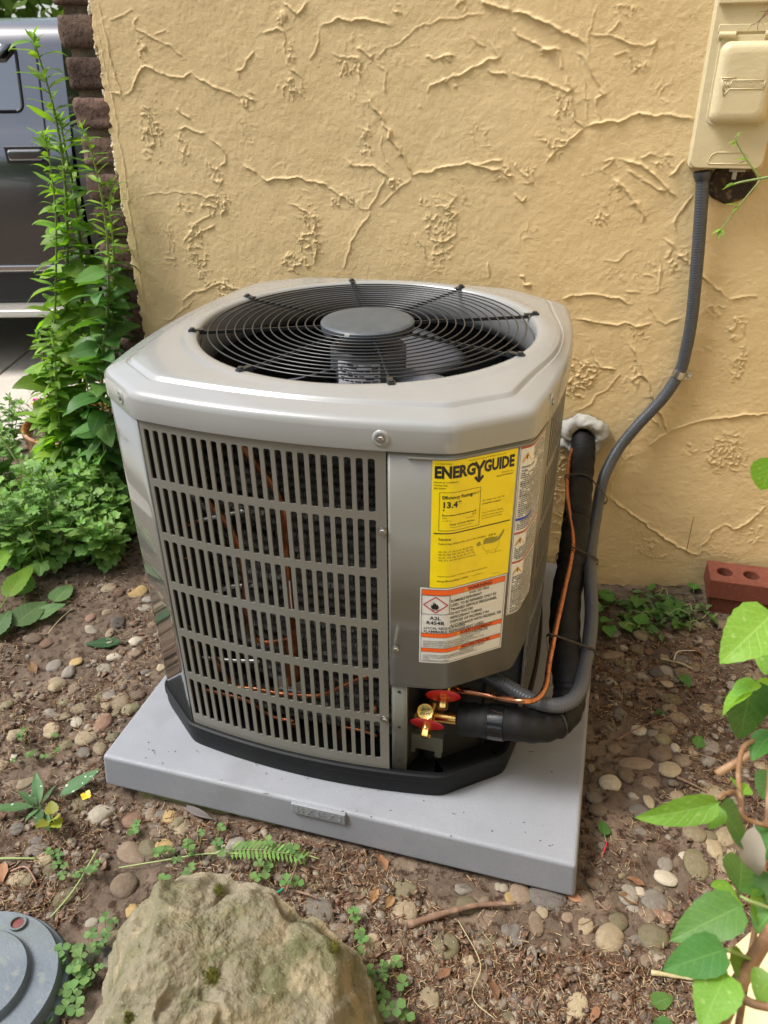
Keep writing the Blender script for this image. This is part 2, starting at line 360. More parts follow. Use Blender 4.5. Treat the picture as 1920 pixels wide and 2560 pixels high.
sx = np.concatenate([np.arange(-.372, 1.40, .0021), np.array([1.42, 1.5, 1.6, 1.8, 2.2, 2.6])]); sz = np.concatenate([np.array([-.25, -.12, -.06]), np.arange(-.03, 1.40, .0021), np.array([1.42, 1.5, 1.7, 2.0, 2.4, 2.75])])
SX, SZ = np.meshgrid(sx, sz, indexing='ij')
wx = SX+(fbm(SX*45, SZ*45, 21, 3)-.5)*.012; wz = SZ+(fbm(SX*45, SZ*45, 31, 3)-.5)*.012      # ragged edges
D = (fbm(SX*2.4, SZ*2.4, 41, 2)-.5)*.006+(fbm(SX*9, SZ*9, 43, 3)-.5)*.0028+(fbm(SX*40, SZ*40, 47, 2)-.5)*.0008+(fbm(SX*125, SZ*125, 49, 2)-.5)*.0007
def w2(p): P = ony(p, WALL_Y); return P[0], P[2]
fx0, fz0 = -.372, -.03
def win(x0, x1, z0, z1):
    i0 = int(np.searchsorted(sx, x0)); i1 = int(np.searchsorted(sx, x1)); j0 = int(np.searchsorted(sz, z0)); j1 = int(np.searchsorted(sz, z1)); return slice(i0, i1), slice(j0, j1)
RD = np.zeros_like(D); STEP = np.zeros_like(D)
for wgt, pts in RID:
    P = np.array([w2(p) for p in pts])
    L = np.r_[0, np.cumsum(np.hypot(*np.diff(P, axis=0).T))]; tot = L[-1]+1e-6
    for k in range(len(P)-1):
        a, b = P[k], P[k+1]; q = .03
        si, sj = win(min(a[0], b[0])-q, max(a[0], b[0])+q, min(a[1], b[1])-q, max(a[1], b[1])+q)
        x, z = wx[si, sj], wz[si, sj]
        if x.size == 0: continue
        e = b-a; l2 = e @ e+1e-12; t = np.clip(((x-a[0])*e[0]+(z-a[1])*e[1])/l2, 0, 1)
        dx, dz = x-a[0]-t*e[0], z-a[1]-t*e[1]; d = np.hypot(dx, dz)
        up = (dz-dx*.5) > 0
        w = np.where(up, .0011+.00048*wgt, .0009+.00022*wgt)
        al = (L[k]+t*(L[k+1]-L[k]))/tot; taper = np.clip(np.minimum(al, 1-al)*7+.25, 0, 1)
        amp = (.0003+wgt*.00078)*taper*(.55+.9*vnoise(x*60, z*60, 51))
        RD[si, sj] = np.maximum(RD[si, sj], amp*np.exp(-(d/w)**2))
        STEP[si, sj] = np.maximum(STEP[si, sj], np.where(up, amp*.34*np.exp(-d/.018), 0))
rough = np.zeros_like(D)
for cx, cy, rx, ry, s in PAT:
    c = np.array(w2((cx, cy))); ax = np.array(w2((cx+rx, cy)))-c; az = np.array(w2((cx, cy+ry)))-c
    ra, rb = np.hypot(*ax)*1.15, np.hypot(*az)*1.15
    si, sj = win(c[0]-1.4*ra, c[0]+1.4*ra, c[1]-1.4*rb, c[1]+1.4*rb)
    x, z = SX[si, sj], SZ[si, sj]
    if x.size == 0: continue
    r = np.hypot((x-c[0])/ra, (z-c[1])/rb)+(fbm(x*30, z*30, 61, 3)-.5)*.9
    rough[si, sj] = np.maximum(rough[si, sj], s*sstep(1.05, .45, r))
# sparse torn flecks everywhere, dense in the patches
fleck = sstep(.70, .84, fbm(SX*11, SZ*11, 71, 3))*.5
tex = ridged(wx*88+(fbm(SX*25, SZ*25, 5, 2)-.5)*3, wz*70, 81, 3)
D = D+RD+STEP+np.maximum(rough, fleck*.7)*(np.clip(tex-.50, 0, 1)**1.0)*.0105+np.clip(vnoise(SX*170, SZ*170, 91)-.87, 0, 1)*.005
edge = sstep(-.355, -.372, SX)
Yw = -D
xj = SX+edge*(fbm(SX*0+3, SZ*70, 95, 4)-.5)*.016
V = np.stack([xj, Yw, SZ], -1)
back = V[:1].copy(); back[..., 1] = .022; back[..., 0] += .004
V = np.concatenate([back, V], 0)
me = fast_grid('stucco', V.reshape(-1, 3), len(sx)+1, len(sz), flip=False)
link('stucco', me, m_stuc.m, house)

m_plas = MT('plaster_edge', (.62, .56, .46), .8); m_plas.var(60, (.52, .40, .22), .5, .6).nb(150, .6, .003)
zq = np.linspace(-.1, 1.6, 1200); pe = MB(); pe.tube(np.stack([-.3745+(fbm(zq*0+7, zq*55, 13, 4)-.5)*.016, .008+(fbm(zq*0+2, zq*60, 14, 3)-.5)*.008, zq], 1), np.maximum(.0008, .0034+(fbm(zq*0+1, zq*150, 15, 4)-.5)*.009), 7); pe.build('plaster_edge', m_plas.m, house, angle=0)
# rough brick corner: every course a brick, recessed mortar between
m_brick = MT('old_brick', (.092, .060, .046), .93, spec=.2)
m_brick.var(25, (.13, .083, .062), .4, .65).var(120, (.05, .034, .028), .5, .66).rnd((.65, 1.25), .006).nb(60, .8, .006, 5).nb(260, .6, .002)
m_mort = MT('mortar', (.20, .165, .115), .95, spec=.2)
m_mort.var(40, (.13, .105, .075), .45, .6).nb(180, .7, .003)
def rough_block(sxyz, seed, amp=.006, n=(7, 5, 5)):
    bm = bmesh.new(); bmesh.ops.create_cube(bm, size=1)
    bmesh.ops.subdivide_edges(bm, edges=bm.edges[:], cuts=7, use_grid_fill=True)
    for v in bm.verts:
        c = v.co*2; k = (abs(c.x)**14+abs(c.y)**14+abs(c.z)**14)**(-1/14.); c = c*k
        p = Vector((c.x*sxyz[0]/2, c.y*sxyz[1]/2, c.z*sxyz[2]/2))
        nx = fbm(np.array([p.x*38+seed*3.1]), np.array([p.z*38+p.y*31+seed]), seed, 3)[0]-.5
        ny = fbm(np.array([p.z*41+seed*1.7+9]), np.array([p.x*37+p.y*29]), seed+5, 3)[0]-.5
        p += Vector((nx*amp*1.6, ny*amp*2.4, nx*amp)); v.co = p
    me = bpy.data.meshes.new('brick'); bm.to_mesh(me); bm.free()
    me.polygons.foreach_set('use_smooth', np.ones(len(me.polygons), dtype=bool)); return me
bm_list = [rough_block((.112, .20, .0705), k, .0055) for k in range(4)]
for b in bm_list: b.materials.append(m_brick.m)
COURSE = .0845
z0 = 1.306-14*COURSE-.047
lefts = {0: -.466, 1: -.470, 2: -.472, 3: -.470, 4: -.466}
for k in range(-3, 20):
    z = 1.328-.022-k*COURSE
    if z < -.2: break
    jx = [.0, .004, .006, .003, -.004, .002][k % 6]
    o = link('brick', bm_list[k % 4], None, house, (-.416+jx, .104-.001*(k % 3), z), (0, rng.uniform(-.015, .015), rng.uniform(-.03, .03)))
    for jy in (1, 2, 3, 4):                                   # the same courses running back along the side of the house
        link('brick', bm_list[(k+jy) % 4], None, house, (-.416+rng.uniform(-.004, .004), .104+jy*.212+(.1 if k % 2 else 0), z), (0, 0, rng.uniform(-.01, .01)))
mo = MB(); mo.box((-.455, .022, -.25), (-.36, 6., 2.75)); mo.build('mortar', m_mort.m, house, smooth=False)
hb = MB(); hb.box((-.359, .03, -.25), (2.6, 6., 2.75)); hb.build('wall_core', m_stuc.m, house, smooth=False)
# unseen wall wing added right of the frame to shade that side
wg = MB(); wg.box((1.60, -1.3, -.2), (2.6, .955, 2.75)); wg.build('wall_return', m_stuc.m, house, smooth=False, loc=(0, -WALL_Y, 0))
# low cream painted step at the right
m_cream = MT('cream_paint', (.66, .55, .33), .6, spec=.3); m_cream.var(12, (.60, .49, .28), .45, .7).var(60, (.48, .40, .25), .62, .75, amt=.7).nb(45, .5, .006, 5).nb(260, .4, .0015)
st = MB()
st.poly([(1.098, -.20), (1.118, -.105), (1.17, -.045), (1.9, -.01), (1.9, -1.6), (1.07, -1.6), (1.08, -.4)], -.15, .10)
st = bevel(st.build('painted_step', m_cream.m), .008, 3)
tag(st, 'low cream painted step poking in at the bottom right behind the vine stem', 'step')

# ================================================================ EQUIPMENT PAD
S_PAD = .9144; H_PAD = .0762
m_pad = MT('grey_plastic', (.222, .234, .257), .55, spec=.4)
m_pad.var(5, (.247, .259, .282), .4, .65).var(420, (.185, .197, .225), .5, .66, detail=2, amt=.7).var(6, (.195, .20, .212), .55, .72, amt=.6).nb(500, .28, .0008, 2).rough(30, .42, .62)
pad = thing('equipment_pad', 'square grey plastic pad under the air conditioner, marked 36 X 36 X 3', 'equipment pad', (0, 0, 0))
bm = bmesh.new(); bmesh.ops.create_cube(bm, size=1)
for v in bm.verts:
    t = .006 if v.co.z > 0 else 0
    v.co = Vector(((v.co.x+.5)*S_PAD+(t if v.co.x < 0 else -t), (v.co.y+.5)*S_PAD+(t if v.co.y < 0 else -t), (v.co.z+.5)*H_PAD))
me = bpy.data.meshes.new('slab'); bm.to_mesh(me); bm.free()
bevel(link('slab', me, m_pad.m, pad), .007, 4)

# ---------------------------------------------------------------- lettering as flat or raised mesh
FONTQ = []
def text_mesh(txt, size=1., bold=0., ext=0., align='LEFT', sx=1., shear=0.):
    cu = bpy.data.curves.new('t', 'FONT'); cu.body = txt; cu.size = size; cu.offset = bold; cu.extrude = ext
    cu.align_x = align; cu.resolution_u = 2; cu.fill_mode = 'FRONT' if ext == 0 else 'BOTH'; cu.shear = shear
    o = bpy.data.objects.new('t', cu); COL.objects.link(o)
    dg = bpy.context.evaluated_depsgraph_get(); dg.update()
    me = bpy.data.meshes.new_from_object(o.evaluated_get(dg))
    V = [(v.co.x*sx, v.co.y, v.co.z) for v in me.vertices]; F = [tuple(p.vertices) for p in me.polygons]
    bpy.data.objects.remove(o); bpy.data.curves.remove(cu); bpy.data.meshes.remove(me)
    return V, F
# moulded size plate on the pad's front face
pl = MB(); zt = H_PAD-.001
Lp = onz((730, 2005), H_PAD)[0]; x0 = ony((731, 2020), 0.003)[0]; x1 = ony((865, 2055), 0.003)[0]
pl.box((x0, -.0010, zt-.025), (x1, .008, zt+.0005))
plate = bevel(pl.build('size_plate', m_pad.m, pad), .0015, 2)
V, F = text_mesh('36 X 36 X 3', .021, .0004, .0008, 'CENTER', .86)
tx = MB(); tx.add([((x0+x1)/2+v[0], -.0011-v[2]*.6, zt-.0185+v[1]) for v in V], F); tx.build('raised_number', m_pad.m, plate, smooth=False)
# specks blown onto the pad
pr0 = np.random.RandomState(4); sp_ = MB()
for _ in range(70):
    x_, y_ = (pr0.uniform(.02, .9), pr0.uniform(.005, .07)) if pr0.rand() < .6 else (pr0.uniform(.79, .9), pr0.uniform(.05, .85)); a_ = pr0.uniform(0, 6.28); l_ = pr0.uniform(.0008, .0035) if pr0.rand() < .8 else pr0.uniform(.006, .016); w_ = .0006 if l_ > .005 else l_*.5
    sp_.box((-l_/2, -w_/2, 0), (l_/2, w_/2, .0008), Matrix.Translation((x_, y_, H_PAD+.0002)) @ Matrix.Rotation(a_, 4, 'Z'))
kind(sp_.build('pad_specks', MT('specks', (.10, .07, .045), .8).m, pad, smooth=False), 'stuff')
# mossy offcut of timber under the pad's left front
m_wood = MT('mossy_timber', (.20, .19, .09), .9); m_wood.var(40, (.12, .14, .04), .4, .65).nb(90, .5, .004)
wb = MB(); wb.box((0, 0, -.045), (.30, .07, -.003)); wb = bevel(wb.build('timber_offcut', m_wood.m, loc=(.06, .012, 0), rot=(0, 0, -.01)), .003, 1)
tag(wb, 'mossy greenish timber offcut wedged under the front left edge of the grey pad', 'timber')

# ================================================================ AIR CONDITIONER
ac = thing('air_conditioner', 'taupe outdoor air conditioner with louvred sides, round fan grille and yellow EnergyGuide sticker', 'air conditioner', (0, 0, 0))
CX, CY = .4125, .452; FCX, FCY = .428, .452
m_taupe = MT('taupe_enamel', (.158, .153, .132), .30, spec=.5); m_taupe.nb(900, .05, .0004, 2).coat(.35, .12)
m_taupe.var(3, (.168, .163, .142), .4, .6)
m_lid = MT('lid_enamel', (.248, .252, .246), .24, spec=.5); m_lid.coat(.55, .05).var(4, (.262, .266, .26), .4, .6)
m_taupe_shaded = MT('post_enamel', (.115, .113, .098), .10, spec=.5); m_taupe_shaded.coat(.8, .03); m_taupe_shaded.nb(14, .06, .004, 2)  # same cabinet paint, glossier, with shade darkened into its colour
m_olive = MT('bracket_enamel', (.105, .105, .085), .4, spec=.45)
m_black = MT('black_plastic', (.0035, .0042, .005), .5, spec=.22); m_black.nb(300, .12, .0006, 2).var(12, (.006, .007, .008), .5, .7)
m_wire = MT('guard_wire', (.020, .023, .026), .30, spec=.5)
m_hub = MT('hub_plastic', (.058, .070, .080), .45, spec=.45); m_hub.var(30, (.075, .086, .095), .45, .7).nb(260, .1, .0008)
m_shroud = MT('shroud', (.10, .102, .105), .55, spec=.35)
m_zinc = MT('zinc', (.45, .45, .43), .35, metal=1.)
m_copper = MT('copper', (.50, .215, .115), .27, metal=1.); m_copper.var(60, (.30, .11, .055), .5, .68, amt=.8).nb(200, .1, .001).rough(40, .2, .45)
m_copin = MT('dull_copper', (.42, .16, .075), .38, metal=1.); m_copin.var(30, (.18, .065, .035), .45, .65)
m_brass = MT('brass', (.78, .52, .17), .25, metal=1.); m_brass.var(150, (.45, .27, .06), .5, .7).nb(160, .3, .0015)
m_red = MT('red_tag', (.55, .012, .015), .32, spec=.5)
m_fin = MT('spine_fin', (.20, .19, .165), .42, metal=.5); m_fin.rnd((.8, 1.2))
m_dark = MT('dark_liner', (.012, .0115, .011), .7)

def raw_outline():
    fx, fy, fb = .2475, .363, .022; rx, ry, rb = .347, .283, .0285; n = 60
    def arc(a, b, bl, nr): return [np.array(a)*(1-t)+np.array(b)*t+np.array(nr)*bl*(1-(2*t-1)**2) for t in np.linspace(0, 1, n+1)]
    def lin(a, b): return [np.array(a)*(1-t)+np.array(b)*t for t in np.linspace(0, 1, 14)[1:-1]]
    P = arc((-fx, -fy), (fx, -fy), fb, (0, -1))+lin((fx, -fy), (rx, -ry))+arc((rx, -ry), (rx, ry), rb, (1, 0))+lin((rx, ry), (fx, fy))
    P += arc((fx, fy), (-fx, fy), fb, (0, 1))+lin((-fx, fy), (-rx, ry))+arc((-rx, ry), (-rx, -ry), rb, (-1, 0))+lin((-rx, -ry), (-fx, -fy))
    return np.array(P)+np.array([CX, CY])
def resample(P, n):
    Q = np.vstack([P, P[:1]]); L = np.r_[0, np.cumsum(np.hypot(*np.diff(Q, axis=0).T))]; s = np.linspace(0, L[-1], n, endpoint=False)
    return np.stack([np.interp(s, L, Q[:, 0]), np.interp(s, L, Q[:, 1])], 1), L[-1]
NO = 1320
_O, PERIM = resample(raw_outline(), NO)
def smooth_loop(P, sig):
    k = np.fft.fftfreq(len(P), PERIM/len(P)); g = np.exp(-2*(math.pi*k*sig)**2)
    return np.stack([np.real(np.fft.ifft(np.fft.fft(P[:, i])*g)) for i in (0, 1)], 1)
def normals(P): T = np.roll(P, -1, 0)-np.roll(P, 1, 0); T /= np.linalg.norm(T, axis=1)[:, None]; return np.stack([T[:, 1], -T[:, 0]], 1)
OUT = smooth_loop(_O, .007); ONRM = normals(OUT)
def S2(s, off=0.):
    """point on the cabinet outline at arc length s (0 = left end of the front face), pushed out by off"""
    f = (s/PERIM*NO) % NO; i = int(f); t = f-i; j = (i+1) % NO
    p = OUT[i]*(1-t)+OUT[j]*t; n = ONRM[i]*(1-t)+ONRM[j]*t; n = n/np.linalg.norm(n); return p+n*off
def SP(s, z, off=0.): p = S2(s, off); return (p[0], p[1], z)
def sheet(s0, s1, z0, z1, off, nz=1, step=.008, mb=None, mi=0):
    ns = max(2, int((s1-s0)/step)+1); mb = mb or MB()
    V = [SP(s, z, off) for s in np.linspace(s0, s1, ns) for z in np.linspace(z0, z1, nz+1)]
    F = [(i*(nz+1)+j, (i+1)*(nz+1)+j, (i+1)*(nz+1)+j+1, i*(nz+1)+j+1) for i in range(ns-1) for j in range(nz)]
    return mb.add(V, F, mi)
def solid(o, th, off=-1.):
    m = o.modifiers.new('solid', 'SOLIDIFY'); m.thickness = th; m.offset = off; m.use_even_offset = False; return o
ZROWS = [(.155, .244), (.260, .346), (.362, .449), (.464, .550), (.564, .652), (.665, .752)]
def louvre(name, sa, sb, sl0, sl1, ncol, zlo=.128, zhi=.768):
    """stamped sheet with rounded slots, edges turned in"""
    pitch = (sl1-sl0)/(ncol-.4); w = pitch*.6; r = .0021
    ss = [sa, sa+.002, sl0-.004]; hole = []
    for k in range(ncol):
        a = sl0+k*pitch; hole.append((a, a+w)); ss += [a, a+r, a+w-r, a+w]
    ss += [sl1+.004, sb-.002, sb]; zs = [zlo]
    for a, b in ZROWS: zs += [a, a+r, b-r, b]
    zs.append(zhi); ss = np.array(ss); zs = np.array(zs); V = []; idx = {}; F = []
    def vid(s, z):
        k = (round(s, 5), round(z, 5))
        if k not in idx: idx[k] = len(V); V.append(SP(s, z, 0))
        return idx[k]
    for i in range(len(ss)-1):
        sm = (ss[i]+ss[i+1])/2; inh = [(a, b) for a, b in hole if a < sm < b]
        for j in range(len(zs)-1):
            zm = (zs[j]+zs[j+1])/2; inr = [(a, b) for a, b in ZROWS if a < zm < b]
            q = [(ss[i], zs[j]), (ss[i+1], zs[j]), (ss[i+1], zs[j+1]), (ss[i], zs[j+1])]
            if inh and inr:
                a, b = inh[0]; c, d = inr[0]; cl = sm < a+r; cr = sm > b-r; cb = zm < c+r; ct = zm > d-r
                if (cl or cr) and (cb or ct):           # corner fillet: keep one triangle
                    drop = {(1, 0, 1, 0): 2, (0, 1, 1, 0): 3, (0, 1, 0, 1): 0, (1, 0, 0, 1): 1}[(int(cl), int(cr), int(cb), int(ct))]
                    F.append(tuple(vid(*q[k]) for k in range(4) if k != drop))
                continue
            F.append(tuple(vid(*p) for p in q))
    me = new_mesh(name, V, F, False); o = link(name, me, m_taupe.m, ac); solid(o, .0030); return o
louvre('louvre_panel', .0035, .4035, .0110, .3875, 22)
louvre('louvre_panel', .722, 1.190, .738, 1.176, 26)
louvre('louvre_panel', 1.330, 1.80, 1.345, 1.79, 24)
louvre('louvre_panel', 1.955, 2.50, 1.975, 2.485, 28)
# corner posts
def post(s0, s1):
    m = sheet(s0, s1, .122, .769, .0012, 1, .004); o = m.build('corner_post', m_taupe_shaded.m, ac, angle=60); solid(o, .003); return o
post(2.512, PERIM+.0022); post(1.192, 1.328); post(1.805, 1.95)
# service panel wrapping the chamfer, bottom edge above the valves
sp = MB()
def svc(z0, z1, off=0., s0=.4058, s1=.720): sheet(s0, s1, z0, z1, off, 1, .004, sp)
svc(.3355, .7695, .0006)
spo = sp.build('service_panel', m_taupe.m, ac, angle=60); solid(spo, .0015)
lp = MB(); sheet(.4058, .720, .3325, .3365, -.0012, 1, .004, lp)                     # turned-in bottom lip
V = []; sv = np.linspace(.4058, .720, 70)
for s in sv: V += [SP(s, .3330, .0004), SP(s, .3330, -.014)]
lp.add(V, [(2*i, 2*i+1, 2*i+3, 2*i+2) for i in range(69)]); lp.build('panel_lip', m_taupe.m, spo, angle=60)
rb = MB()                                                                            # pressed rib under the lid
P = [SP(s, .7585, .0012) for s in np.linspace(.435, .70, 60)]; rb.tube(P, .0026, 6); rb.build('pressed_rib', m_taupe.m, spo)

# ---- base pan
pan = MB(); ss = np.linspace(0, PERIM, 300, endpoint=False)
prof = [(.004, H_PAD+.001), (.0065, .090), (.0065, .112), (.0085, .116), (.0085, .128), (.005, .1305), (-.002, .1305), (-.004, .112), (-.20, .111)]
V = [SP(s, z, o) for (o, z) in prof for s in ss]; n = len(ss)
pan.add(V, [(i*n+k, i*n+(k+1) % n, (i+1)*n+(k+1) % n, (i+1)*n+k) for i in range(len(prof)-1) for k in range(n)])
# second, inset lower step so that the pan sits on feet
pan.build('base_pan', m_black.m, ac, angle=25)
pf = MB(); pf.poly([S2(s, -.19) for s in ss], .104, .1105); pf.build('pan_floor', m_black.m, ac, smooth=False)

# ---- lid: lofted rings from the skirt to the fan opening
NL = 256
def by_angle(P):
    a = np.arctan2(P[:, 1]-FCY, P[:, 0]-FCX); o = np.argsort(a); a = a[o]; P = P[o]
    t = np.linspace(-math.pi, math.pi, NL, endpoint=False); aa = np.r_[a-2*math.pi, a, a+2*math.pi]; PP = np.vstack([P, P, P])
    return np.stack([np.interp(t, aa, PP[:, 0]), np.interp(t, aa, PP[:, 1])], 1)
BASE = smooth_loop(_O, .0085); BN = normals(BASE)
def inset(d, sig=0.):
    P = BASE-BN*d
    if sig: P = smooth_loop(P, sig)
    return by_angle(P)
TH = np.linspace(-math.pi, math.pi, NL, endpoint=False)
def circ(r): return np.stack([FCX+r*np.cos(TH), FCY+r*np.sin(TH)], 1)
FC_ = np.array([FCX, FCY]); OUTR = np.hypot(*(inset(.013)-FC_).T)
def gro(d, sig=0.):
    P = inset(d, sig)-FC_; r = np.hypot(*P.T); want = np.minimum(.3415+(.046-d), OUTR+(.020-d*.43)*.0-(d-.032)*.55); f = np.maximum(r, want)/r; g = np.exp(-.5*(np.arange(-18, 19)/6.)**2); g /= g.sum(); f = np.convolve(np.r_[f[-18:], f, f[:18]], g, 'valid'); return FC_+P*f[:, None]
ED = gro(.046, .003)
rings = [(inset(.003), .7672), (inset(-.0042), .7672), (inset(-.0045), .7695), (inset(-.0035), .798), (inset(-.0015), .8055), (inset(.003), .8100), (inset(.009), .8125),
         (gro(.032, .002), .8185), (gro(.0335, .002), .8172), (gro(.0365, .002), .8172), (gro(.0385, .003), .8188), (gro(.0415, .003), .8230), (gro(.0430, .003), .8238), (ED, .8245)]
def keep_in(C, E, gap): # deck ring never crosses the groove
    d = np.hypot(*(E-np.array([FCX, FCY])).T)-gap; r = np.hypot(*(C-np.array([FCX, FCY])).T); k = np.minimum(1, d/r)[:, None]
    return (C-np.array([FCX, FCY]))*k+np.array([FCX, FCY])
rings += [((ED+keep_in(circ(.334), ED, .004))/2, .8255), (keep_in(circ(.334), ED, .004), .8268), (keep_in(circ(.3285), ED, .007), .8272), (circ(.3225), .8298), (circ(.310), .8300), (circ(.304), .8288), (circ(.3005), .8255), (circ(.2985), .820), (circ(.2975), .800)]
V = [(p[0], p[1], z) for R_, z in rings for p in R_]
F = [(i*NL+k, i*NL+(k+1) % NL, (i+1)*NL+(k+1) % NL, (i+1)*NL+k) for i in range(len(rings)-1) for k in range(NL)]
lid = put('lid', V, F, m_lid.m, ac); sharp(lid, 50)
def screw(parent, s, z, off, r=.0045, dimple=0):
    p = S2(s, off); q = S2(s, off+1); nrm = Vector((q[0]-p[0], q[1]-p[1], 0)); T = Matrix.Translation((p[0], p[1], z)) @ nrm.to_track_quat('Z', 'Y').to_matrix().to_4x4()
    m = MB(); m.lathe([(0, .0018), (r*1.55, .0016), (r*1.6, 0)], 16, T=T); m.lathe([(0, .0042), (r*.8, .0042), (r, .0034), (r, .001)], 6, T=T)
    o = m.build('screw', m_zinc.m, parent, angle=25)
    if dimple:
        d = MB(); d.lathe([(.0062, .0012), (.0085, .0022), (.0115, .0016), (.0130, -.0005)], 24, T=T); d.build('dimple', m_lid.m, parent, angle=0)
    return o
screw(lid, .3975, .786, .0040, .0048, 1); screw(lid, .7035, .793, .0035, .0045, 1); screw(lid, 2.60, .788, .0035, .0045, 1)
for s, z in [(.3972, .635), (.4164, .413), (.3962, .254)]: screw(ac, s, z, .0012)
# shroud under the opening and dark ring added to stop light leaks
sh = MB(); sh.lathe([(.2972, .812), (.296, .775), (.298, .757)], 96, (FCX, FCY, 0)); so = sh.build('fan_shroud', m_shroud.m, ac, angle=60); solid(so, .002, 1)

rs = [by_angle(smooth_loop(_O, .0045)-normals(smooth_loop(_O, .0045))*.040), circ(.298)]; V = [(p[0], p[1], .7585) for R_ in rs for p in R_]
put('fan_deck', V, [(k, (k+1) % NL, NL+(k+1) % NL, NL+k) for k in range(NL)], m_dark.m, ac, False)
# ---- fan guard
guard = thing('fan_guard', '', '', (0, 0, 0)); del guard['label']; del guard['category']; guard.parent = ac
GZ = .8305; ph0 = 3.545
for k in range(13):
    r = .0965+k*.01555; m = MB(); a = np.linspace(0, 2*math.pi, 97); m.tube(np.stack([FCX+r*np.cos(a), FCY+r*np.sin(a), a*0+GZ+.001-.0022*(k/12.)], 1), .00135, 6, caps=False)
    m.build('ring', m_wire.m, guard, angle=0)
for k in range(8):
    a = ph0-k*math.pi/4; d = np.array([math.cos(a), math.sin(a)]); t = np.array([-d[1], d[0]]); c = np.array([FCX, FCY])
    m = MB(); r0, r1 = .075, .2985
    def bar(ra, rb, hw, za, zb):
        A = c+d*ra; B = c+d*rb; V = []
        for zz in (za, zb):
            for q in (A-t*hw, B-t*hw, B+t*hw, A+t*hw): V.append((q[0], q[1], zz))
        m.add(V, [(3, 2, 1, 0), (4, 5, 6, 7), (0, 1, 5, 4), (1, 2, 6, 5), (2, 3, 7, 6), (3, 0, 4, 7)])
    bar(r0, r1, .0011, GZ-.0070, GZ-.0012)
    bar(.290, .317, .0046, GZ-.0002, GZ+.0022)
    for q in range(13):
        rr = .0965+q*.01555; m.box((-.0022, -.0022, -.004), (.0022, .0022, .0006), Matrix.Translation((FCX+d[0]*rr, FCY+d[1]*rr, GZ-.001)))
    e = c+d*.310; m.lathe([(0, .0058), (.0042, .0056), (.0048, .0048), (.0048, .002)], 6, (e[0], e[1], GZ)); m.lathe([(.0048, .0028), (.0068, .0026), (.0068, .001)], 14, (e[0], e[1], GZ))
    m.build('spoke', m_wire.m, guard, angle=25)
hb_ = MB(); hb_.lathe([(0, .0070), (.05, .0068), (.0765, .0060), (.0815, .0050), (.0845, .0022), (.0848, -.003), (.083, -.012), (.0, -.012)], 72, (FCX, FCY, GZ)); hub = hb_.build('hub_cap', m_hub.m, guard, angle=40)
hs_ = MB(); hs_.box((-.006, -.0003, -.0022), (.006, .0003, .0022), Matrix.Translation((FCX-.012+.002, FCY-.0848*.99, GZ+.0005))); hs_.build('hub_sticker', MT('sticker', (.6, .6, .58), .4).m, hub, smooth=False)

# ---- inside: motor, fan blades, coil, pipes
mo_ = MB(); mo_.lathe([(0, .79), (.066, .79), (.070, .785), (.070, .66), (.064, .65), (0, .65)], 40, (FCX, FCY, 0)); motor = mo_.build('fan_motor', MT('motor_paint', (.045, .05, .055), .4).m, ac, angle=40)
m_paper = MT('motor_label', (.50, .50, .54), .5); m_print = MT('print', (.03, .03, .04), .6)
ml = MB(); pr = MB()
A = ony((880, 890), .376); B = ony((982, 965), .376)
a0, a1 = math.atan2(-.07, A[0]-FCX), math.atan2(-.07, B[0]-FCX)
def mcyl(a, z, r): return (FCX+r*math.cos(a), FCY+r*math.sin(a), z)
aa = np.linspace(-2.15, -.98, 16)
ml.add([mcyl(a, z, .0708) for a in aa for z in (.700, .778)], [(2*i, 2*i+2, 2*i+3, 2*i+1) for i in range(15)]); mlo = ml.build('motor_label', m_paper.m, motor, angle=0)
for k in range(15):
    z = .773-k*.0049; a = -2.1+rng.random()*.1
    while a < -1.05:
        w = rng.uniform(.04, .22); b = min(a+w, -1.03)
        if rng.random() < .8: pr.add([mcyl(q, zz, .0712) for q in (a, (a+b)/2, b) for zz in (z-.0013, z+.0012)], [(0, 2, 3, 1), (2, 4, 5, 3)])
        a = b+.04
pr.build('label_print', m_print.m, mlo, smooth=False)
m_blade = MT('fan_blade', (.17, .18, .205), .3, metal=.35); m_blade.nb(150, .15, .001)
for k in range(3):
    m = MB(); V = []; a0 = math.radians(-32+k*120)
    for i in range(9):
        r = .06+i*.0288; w = .36+.10*math.sin(i/8*math.pi)
        for j in range(9):
            t = (j/8-.5); a = a0+t*2*w*.9-.18*(i/8); V.append((FCX+r*math.cos(a), FCY+r*math.sin(a), .716+t*(.055+.03*(1-i/8))+.012*math.cos(t*3.1)))
    m.add(V, [(i*9+j, (i+1)*9+j, (i+1)*9+j+1, i*9+j+1) for i in range(8) for j in range(8)]); o = m.build('fan_blade', m_blade.m, ac, angle=0); solid(o, .0025, 0)
